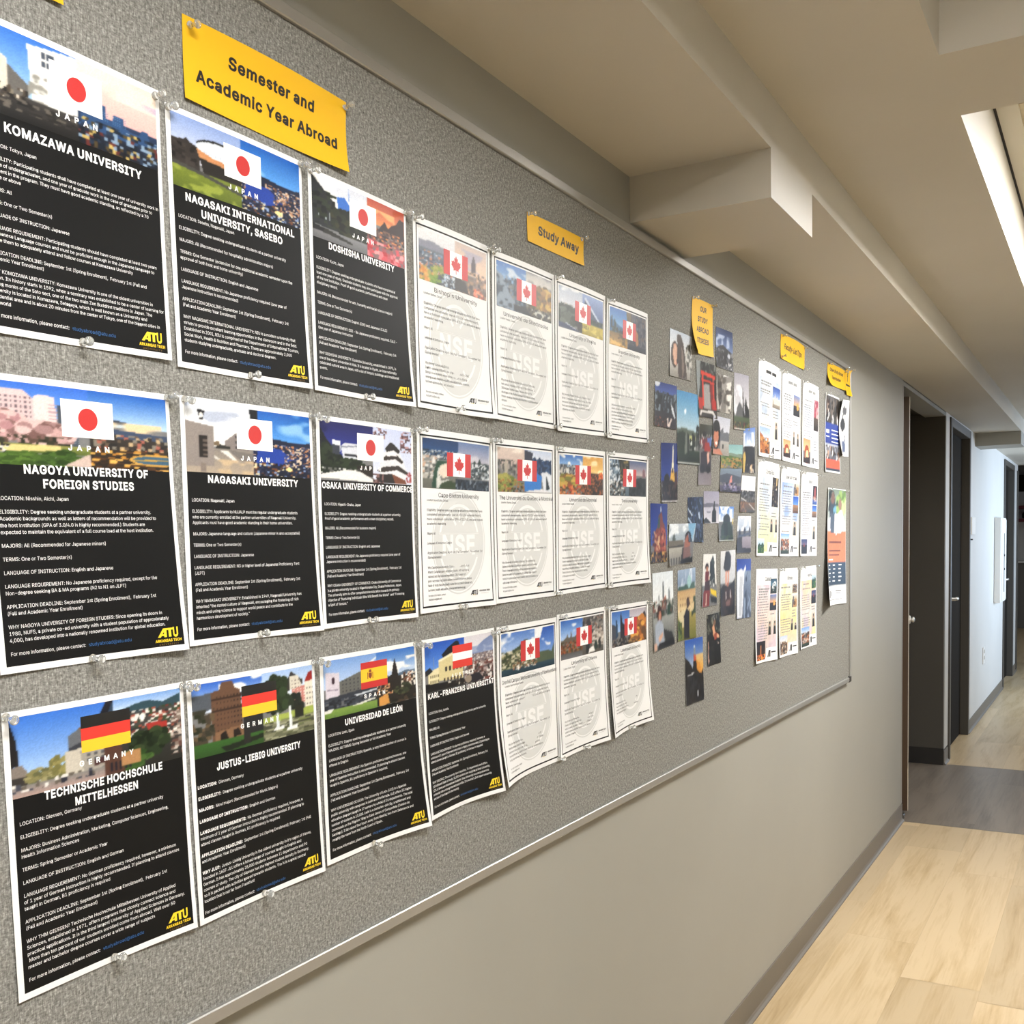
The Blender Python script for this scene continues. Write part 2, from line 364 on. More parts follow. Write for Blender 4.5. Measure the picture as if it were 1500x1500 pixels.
  'snap_tunnel': ((0.0132, 2.6342, 1.3664), (0.0132, 2.7563, 1.3695), (0.015, 2.6261, 1.1956), (0.015, 2.7448, 1.1978)),
  'snap_waterfall': ((0.0132, 2.7666, 1.3438), (0.0132, 2.8956, 1.3427), (0.015, 2.7587, 1.1802), (0.015, 2.8877, 1.1785)),
  'snap_dinner': ((0.0132, 2.5241, 1.2064), (0.0132, 2.6251, 1.2095), (0.015, 2.5259, 1.0755), (0.015, 2.6275, 1.0765)),
  'snap_sunset': ((0.0132, 2.3666, 1.1556), (0.0132, 2.493, 1.1561), (0.015, 2.3725, 0.9969), (0.015, 2.497, 0.997)),
}
PINS = {
  'komazawa': [(0.972, 0.027), (0.495, 0.985)],
  'sasebo': [(0.016, 0.015), (0.985, 0.015), (0.517, 0.985)],
  'doshisha': [(0.016, 0.015), (0.985, 0.015), (0.505, 0.985)],
  'nagoya': [(0.985, 0.015), (0.456, 0.985)],
  'nagasaki': [(0.027, 0.015), (0.985, 0.015), (0.505, 0.984)],
  'osaka': [(0.034, 0.015), (0.985, 0.015), (0.471, 0.984)],
  'mittelhessen': [(0.015, 0.015), (0.985, 0.015), (0.5, 0.984)],
  'giessen': [(0.015, 0.016), (0.985, 0.015), (0.49, 0.983)],
  'leon': [(0.015, 0.019), (0.984, 0.015), (0.443, 0.983)],
  'graz': [(0.026, 0.028), (0.958, 0.028)],
  'bishop': [(0.015, 0.015), (0.976, 0.015), (0.509, 0.978)],
  'sherbrooke': [(0.018, 0.015), (0.977, 0.985)],
  'regina': [(0.024, 0.015), (0.975, 0.984)],
  'brandon': [(0.025, 0.015), (0.971, 0.985)],
  'breton': [(0.022, 0.015), (0.967, 0.015), (0.519, 0.985)],
  'uqam': [(0.03, 0.015), (0.985, 0.984)],
  'montreal': [(0.023, 0.015), (0.982, 0.985)],
  'trent': [(0.026, 0.016), (0.985, 0.015)],
  'grenfell': [(0.049, 0.015), (0.959, 0.985)],
  'ottawa': [(0.053, 0.015), (0.985, 0.015), (0.485, 0.985)],
  'lakehead': [(0.051, 0.015), (0.978, 0.016), (0.447, 0.985)],
  'sign_semester': [(0.034, 0.1), (0.985, 0.091)],
  'sign_away': [(0.015, 0.05), (0.946, 0.06)],
  'sign_stories': [(0.029, 0.015), (0.942, 0.023)],
  'sign_faculty': [(0.053, 0.062), (0.955, 0.058), (0.027, 0.943), (0.978, 0.966)],
  'sign_other': [(0.042, 0.041), (0.949, 0.051)],
  'sign_edge': [(0.104, 0.023), (0.936, 0.028)],
  'flyer_castle': [(0.034, 0.015), (0.914, 0.015), (0.473, 0.985)],
  'flyer_dusk': [(0.035, 0.015)],
  'flyer_rose': [(0.033, 0.015), (0.968, 0.015)],
  'flyer_green': [(0.037, 0.015), (0.95, 0.015)],
  'flyer_blue': [(0.032, 0.015), (0.962, 0.015)],
  'flyer_white': [(0.032, 0.015), (0.962, 0.015)],
  'flyer_pink': [(0.98, 0.015)],
  'flyer_yellow': [(0.034, 0.015), (0.965, 0.015)],
  'flyer_orange': [(0.036, 0.015), (0.977, 0.015)],
  'flyer_brochure': [(0.05, 0.016)],
  'flyer_couple': [(0.031, 0.015), (0.963, 0.015)],
}
# ------------------------------------------------------------------ the room
ZA, ZB, XS = 2.165, 2.268, 0.303      # low ceiling strip, main ceiling, edge between them
YC, YP = 5.397, 6.87                  # side opening
def struct(mb, name, m, parent=None, loc=None):
    o = mb.build(name, m, parent, loc)
    if parent is None: o['kind'] = 'structure'
    return o

# floor: single planks modelled in courses along the hallway
random.seed(5)
def plank_floor(name, m, x0, x1, y0, y1, width, length, off0, offs, gap=0.0018):
    vs, fs, tone = [], [], []
    x = off0; k = 0
    while x > x0: x -= width
    while x < x1:
        a, b = max(x, x0), min(x + width, x1)
        key = round((x - off0) / width)
        y = offs.get(key, random.uniform(0, length)); 
        while y > y0: y -= length
        while y < y1:
            c, d = max(y, y0), min(y + length, y1)
            if b - a > 0.004 and d - c > 0.004:
                i = len(vs); t = (random.random(), random.random(), random.random())
                vs += [(a+gap/2, c+gap/2, 0), (b-gap/2, c+gap/2, 0), (b-gap/2, d-gap/2, 0), (a+gap/2, d-gap/2, 0)]
                fs.append((i, i+1, i+2, i+3)); tone += [t]*4
            y += length
        x += width
    i = len(vs)
    vs += [(x0, y0, -0.0012), (x1, y0, -0.0012), (x1, y1, -0.0012), (x0, y1, -0.0012)]; fs.append((i, i+1, i+2, i+3)); tone += [(0.0, 0.4, 0.1)]*4
    vs += [(x0, y0, -0.05), (x1, y0, -0.05), (x1, y1, -0.05), (x0, y1, -0.05)]; fs.append((i+7, i+6, i+5, i+4)); tone += [(0.0, 0.4, 0.1)]*4
    me = bpy.data.meshes.new(name); me.from_pydata(vs, [], fs)
    ca = me.color_attributes.new('tone', 'FLOAT_COLOR', 'POINT')
    ca.data.foreach_set('color', np.array([(*c, 1) for c in tone], dtype=np.float32).ravel())
    me.materials.append(m); me.update()
    o = link(name, me); o['kind'] = 'structure'
    return o
plank_floor('floor', MT['floor'], -0.0, 1.9, -1.6, 5.386, 0.234, 1.22, 0.093, {-1: 4.10, 0: 3.74, 1: 3.43, 2: 4.57})
plank_floor('floor_dark_band', MT['strip'], -1.6, 1.9, 5.388, 6.90, 0.234, 1.22, 0.093, {})
plank_floor('floor_far', MT['floor'], -3.0, 4.2, 6.902, 18.6, 0.234, 1.22, 0.093, {})

w = MB()
w.box(-0.12, 0, -1.6, YC, 0, ZB + .5)
w.box(-0.12, 0, YC, YP, 2.140, ZB + .5)
struct(w, 'wall_left', MT['wall'])
w = MB()
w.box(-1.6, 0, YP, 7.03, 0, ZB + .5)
struct(w, 'wall_pillar', MT['alcove_shaded'])
struct(MB().box(-0.001, 0.0015, YP + .004, 7.03, 0.10, ZA), 'wall_pillar_face', MT['wallfar'])
w = MB()
w.box(-0.12, 0, 7.03, 8.06, 2.152, ZB + .5)
w.box(-0.12, 0, 8.06, 10.69, 0, ZB + .5)
w.box(-0.12, 0, 10.69, 11.74, 2.13, ZB + .5)
w.box(-0.12, 0, 11.74, 12.26, 0, ZB + .5)
struct(w, 'wall_left_far', MT['wallfar'])
struct(MB().box(-1.72, -1.6, 5.28, 7.03, 0, ZB), 'wall_alcove_back', MT['alcove_shaded'])
struct(MB().box(-1.6, -0.12, 5.28, YC, 0, ZB), 'wall_alcove_near', MT['alcove_shaded'])
struct(MB().box(-1.6, 0.0, YC, YP, ZA - .004, ZA + .1), 'ceiling_alcove', MT['alcove_shaded'])
# right hand wall with a window far down the hall, end walls
w = MB()
w.box(1.85, 1.97, -1.6, 9.0, 0, ZB + .5); w.box(1.85, 1.97, 9.0, 11.6, 0, .8); w.box(1.85, 1.97, 9.0, 11.6, 1.95, ZB + .5)
w.box(1.85, 1.97, 11.6, 12.3, 0, ZB + .5)
struct(w, 'wall_right', MT['wall'])
fr = MB()
for a in (9.0, 10.27, 11.54): fr.box(1.87, 1.91, a, a + .06, .8, 1.95)
fr.box(1.87, 1.91, 9.0, 11.6, .8, .86); fr.box(1.87, 1.91, 9.0, 11.6, 1.89, 1.95)
struct(fr, 'window_1', MT['white'])
struct(MB().box(-0.12, 1.97, -1.72, -1.6, 0, ZB + .5), 'wall_back', MT['wall'])
struct(MB().box(-3.0, 4.2, 18.5, 18.62, 0, 3.0), 'wall_far', MT['farwall'])
struct(MB().box(-3.1, -3.0, 12.3, 18.62, 0, 3.0), 'wall_lobby_left', MT['farwall'])
struct(MB().box(4.2, 4.3, 12.3, 18.62, 0, 3.0), 'wall_lobby_right', MT['farwall'])
struct(MB().box(-3.0, -0.12, 12.2, 12.3, 0, 3.0), 'wall_lobby_near', MT['farwall'])
struct(MB().box(1.97, 4.2, 12.2, 12.3, 0, 3.0), 'wall_lobby_near_right', MT['farwall'])

# ceiling: low strip along the wall, higher slab with two recesses
struct(MB().box(0, XS, -1.6, 12.26, ZA, ZB + .3), 'ceiling_low_strip', MT['ceil'])
c = MB(); R = (0.612, 1.60); recs = ((-0.60, 2.095), (2.41, 4.95)); T = 0.34
c.box(XS, R[0], -1.6, 12.3, ZB, ZB + T)
c.box(R[1], 1.85, -1.6, 12.3, ZB, ZB + T)
c.box(R[0], R[1], -1.6, recs[0][0], ZB, ZB + T)
c.box(R[0], R[1], recs[0][1], recs[1][0], ZB, ZB + T)
c.box(R[0], R[1], recs[1][1], 12.3, ZB, ZB + T)
struct(c, 'ceiling', MT['ceil'])
struct(MB().box(-3.0, 4.2, 12.3, 18.6, 2.55, 2.65), 'ceiling_lobby', MT['ceil'])
t = MB()
for (a, b) in recs:
    y = b
    n = max(1, round((b - a) / 0.62))
    for i in range(n):
        t.box(R[0] + .060, 1.30, a + (b-a)*i/n + .006, a + (b-a)*(i+1)/n - .006, 2.502, 2.515)
    t.box(1.302, R[1], a, b, 2.502, 2.515)
struct(t, 'ceiling_tiles', MT['tile'])
t = MB()
for (a, b) in recs:
    t.box(R[0] + .008, R[0] + .060, a, b, 2.496, 2.51)
    t.box(R[0], R[1], a, b, 2.516, 2.53)
struct(t, 'trim_1', MT['grid'])
t = MB()
for (a, b) in recs: t.box(R[0] + .0005, R[0] + .008, a, b, 2.4985, 2.512)  # dark strip in place of the gap, its shade put into the colour
struct(t, 'recess_gap_shade', MT['shadowgap'])
# recess lamps
def troffer(x0, x1, y0, y1, z, m, label):
    e = empty('ceiling_light', ((x0+x1)/2, (y0+y1)/2, z)); tag(e, label, 'ceiling light', 'recessed ceiling lights')
    f = MB(); b = .03
    f.box(x0, x1, y0, y0+b, z-.02, z).box(x0, x1, y1-b, y1, z-.02, z).box(x0, x0+b, y0+b, y1-b, z-.02, z).box(x1-b, x1, y0+b, y1-b, z-.02, z)
    f.build('lamp_frame', MT['white'], e)
    MB().box(x0+b, x1-b, y0+b, y1-b, z-.012, z-.004).build('diffuser', m, e)
troffer(.90, 1.50, -.30, .90, 2.5005, MT['lamp'], 'recessed ceiling light in the near ceiling recess over the bulletin board')
troffer(.92, 1.52, 2.95, 4.45, 2.5005, MT['lamp'], 'recessed ceiling light in the second ceiling recess past the beam')
troffer(.80, 1.35, 6.9, 8.1, ZB, MT['lampfar'], 'ceiling light beyond the dark floor band')

# transverse beams boxed out under the low strip
for nm, a, b, zz in (('ceiling_beam', 2.094, 2.418, 2.069), ('ceiling_beam_far', 8.40, 8.74, 2.072)):
    struct(MB().box(0.0, XS, a, b, zz, ZA), nm, MT['ceil'] if nm == 'ceiling_beam' else MT['wall'])

# baseboards with a small toe
def baseboard(name, y0, y1, m, x=0.0):
    b = MB(); i = 0
    prof = ((0, .086), (.0035, .086), (.0045, .083), (.0045, .016), (.008, .009), (.014, .004), (.015, .0), (0, 0))
    for (px, pz) in prof: b.v.append((x+px, y0, pz))
    for (px, pz) in prof: b.v.append((x+px, y1, pz))
    n = len(prof)
    for k in range(n): b.f.append((k, (k+1) % n, n+(k+1) % n, n+k)); b.m.append(0)
    b.f.append(tuple(range(n))); b.m.append(0); b.f.append(tuple(range(2*n-1, n-1, -1))); b.m.append(0)
    struct(b, name, m)
baseboard('baseboard_left', -1.6, YC, MT['base'])
baseboard('baseboard_pillar', YP, 7.03, MT['base'])
baseboard('baseboard_left_far', 8.06, 10.69, MT['base'])
baseboard('baseboard_left_end', 11.74, 12.26, MT['base'])
struct(MB().box(-1.6, -0.0005, YP - .006, YP + .002, 0, .103), 'baseboard_alcove', MT['darkbase'])
struct(MB().box(-3.0, 4.2, 18.485, 18.5, 0, .12), 'baseboard_far', MT['darkbase'])
# metal corner guard on the wall end and pillar
struct(MB().box(-.004, .0016, YC - .012, YC + .0015, .09, 2.14), 'trim_3', MT['alu'])
struct(MB().box(-.004, .0020, YP - .0015, YP + .012, .104, 2.14), 'trim_4', MT['alu'])

# ---- doors
def lever(parent, p, dx, dy):
    """rose on the leaf at p, spindle along +X, grip along Y"""
    x, y, z = p
    m = MB()
    m.lathe([(.024, 0), (.026, .003), (.024, .008), (.010, .010), (.010, .066)], 14, lambda a, b, h: (x + h, y + a, z + b))
    m.tube([(x+.062, y-.004, z), (x+.066, y+dy*.4, z+.002), (x+.066, y+dy*.8, z), (x+.060, y+dy, z-.004)], .0105, 10)
    return m.build('handle', MT['chrome'], parent, smooth=True)
# brown door standing open in the side opening, seen nearly edge on
d1 = empty('door_1', (0.0, 5.46, 0.02)); d1['kind'] = 'structure'
ang = math.radians(9.7); L = .80; th = .035
def dl(a, b, z):   # a along leaf away from camera, b across
    return (0.019 - math.sin(ang)*a - math.cos(ang)*b, 5.455 + math.cos(ang)*a - math.sin(ang)*b, z)
m = MB(); b0 = 0
m.v = [dl(0,0,.038), dl(0,th,.038), dl(L,th,.038), dl(L,0,.038), dl(0,0,2.092), dl(0,th,2.092), dl(L,th,2.092), dl(L,0,2.092)]
m.f = [(0,1,2,3),(7,6,5,4),(4,5,1,0),(5,6,2,1),(6,7,3,2),(7,4,0,3)]; m.m = [0]*6
m.build('leaf', MT['wood'], d1)
m = MB()
m.v = [dl(0,-.003,.04), dl(0,0,.04), dl(.03,0,.04), dl(.03,-.003,.04), dl(0,-.003,2.09), dl(0,0,2.09), dl(.03,0,2.09), dl(.03,-.003,2.09)]
m.f = [(0,1,2,3),(7,6,5,4),(4,5,1,0),(5,6,2,1),(6,7,3,2),(7,4,0,3)]; m.m = [0]*6
m.build('edge_strip', MT['chrome'], d1)
m = MB(); q = dl(.10, -.002, .99)
m.lathe([(.020, 0), (.022, .003), (.020, .008), (.008, .010), (.008, .014), (.014, .018), (.015, .024), (.009, .028)], 14, lambda a, b, h: (q[0] + h*.98, q[1] + a + h*.16, q[2] + b))
m.build('handle', MT['chrome'], d1, smooth=True)
struct(MB().bbox(-.05, .006, 5.43, 5.47, .001, .022, .003), 'trim_5', MT['frame'])

def door(name, y0, y1, zt, xd, lv):
    d = empty(name, (0, (y0+y1)/2, 0)); d['kind'] = 'structure'
    f = MB(); jw = .05
    # casing that stands a little proud, jamb lining with a stop
    for a, b in ((y0, y0+jw), (y1-jw, y1)): f.box(-.13, .012, a, b, 0, zt, bev=.003)
    f.box(-.13, .012, y0+jw, y1-jw, zt-.055, zt, bev=.003)
    f.build('door_frame', MT['frame'], d)
    MB().box(-.086, -.043, y0+jw+.002, y1-jw-.002, .008, zt-.058).build('leaf', MT['leaf'], d)
    lever(d, (-.043, y0+jw+.10, lv), 0, .12)
    if name == 'door_2':
        MB().box(-.0428, -.041, y0+jw+.03, y0+jw+.26, 1.43, 1.56).build('sign_plate', MT['white'], d)
    return d
door('door_2', 7.035, 8.058, 2.15, .09, 1.01)
door('door_3', 10.692, 11.738, 2.13, .09, 1.01)
struct(MB().box(-.03, .012, 12.14, 12.24, .02, 2.1), 'trim_6', MT['frame'])
# ------------------------------------------------------------------ bulletin board and wall fittings
bb = empty('bulletin_board', (0.0, 2.2, 0.845)); tag(bb, 'long grey fabric bulletin board in a slim aluminium frame on the wall', 'bulletin board')
y0, y1, z0, z1 = 0.20, 4.166, 0.845, 2.053
MB().box(0.0005, 0.012, y0, y1, z0, z1).build('fabric_panel', MT['fabric'], bb)
fwid = .017
for a in ((y0, y1, z1-fwid, z1), (y0, y1, z0, z0+fwid), (y0, y0+fwid, z0+fwid, z1-fwid), (y1-.014, y1, z0+fwid, z1-fwid)):
    MB().box(0.0005, 0.018, a[0], a[1], a[2], a[3], bev=.0015).build('frame_rail', MT['alu'], bb)
MB().box(0.0005, 0.0195, y1-.03, y1+.002, z0-.002, z0+.020, bev=.002).build('corner_cap', MT['shadowgap'], bb)

# fittings on the far wall
e = empty('wall_cabinet', (0, 10.05, 0.84)); tag(e, 'white wall box with a long dark slot beside the far door', 'wall cabinet')
MB().box(0.0015, .055, 9.84, 10.30, .845, 1.575, bev=.004).build('body', MT['white'], e)
MB().box(.0552, .060, 9.86, 10.28, .86, 1.56, bev=.002).build('front_cover', MT['white'], e)
MB().box(.0602, .0612, 10.06, 10.10, .93, 1.44).build('slot', MT['leaf'], e)
for zz in (1.12, 1.24): MB().bbox(.0602, .0650, 10.055, 10.105, zz, zz+.018, .001).build('catch', MT['leaf'], e)
e = empty('door_sign', (0, 8.22, 1.43)); tag(e, 'small white sign plate on the pale wall just past the second doorway', 'sign')
MB().box(.0015, .014, 8.12, 8.34, 1.425, 1.55, bev=.002).build('plate', MT['white'], e)
MB().box(.0015, .010, 8.14, 8.22, 1.385, 1.395).build('holder_clip', MT['leaf'], e)
e = empty('outlet_plate', (0, 9.06, .40)); tag(e, 'white outlet cover low on the pale far wall above the baseboard', 'outlet')
MB().box(.0015, .008, 9.0, 9.13, .40, .535, bev=.002).build('cover_plate', MT['white'], e)
for zz in (.435, .485): MB().bbox(.0081, .010, 9.04, 9.09, zz, zz+.028, .0006).build('socket', MT['grid'], e)
# lobby furniture glimpsed past the end of the wall
e = empty('display_shelf', (-.25, 18.2, 0)); tag(e, 'tall shelf unit with dark red edges at the end of the hallway', 'shelf')
for zz in (1.66, 1.86): MB().box(-1.4, .8, 18.05, 18.46, zz, zz+.05).build('shelf_board', MT['maroon'], e)
MB().box(-1.4, .8, 18.44, 18.484, 1.055, 2.14).build('back_panel', MT['wallfar'], e)
MB().box(-1.4, .8, 18.40, 18.438, 2.14, 2.40).build('header', MT['leaf'], e)
MB().box(-1.4, .8, 18.05, 18.46, 1.02, 1.05).build('counter_edge', MT['white'], e)
MB().box(-1.4, .8, 18.10, 18.44, 0.0, 1.018).build('cabinet', MT['farwall'], e)
# the bottle stands on the lower shelf board
m = MB(); m.lathe([(.05, 0), (.055, .02), (.055, .07), (.035, .09), (.022, .105), (.022, .125)], 12, lambda a, b, h: (-.315 + a, 18.15 + b, 1.714 + h))
tag(m.build('bottle', MT['leaf'], None, (-.315, 18.15, 1.714)), 'small dark bottle standing on the far red edged shelf', 'bottle')
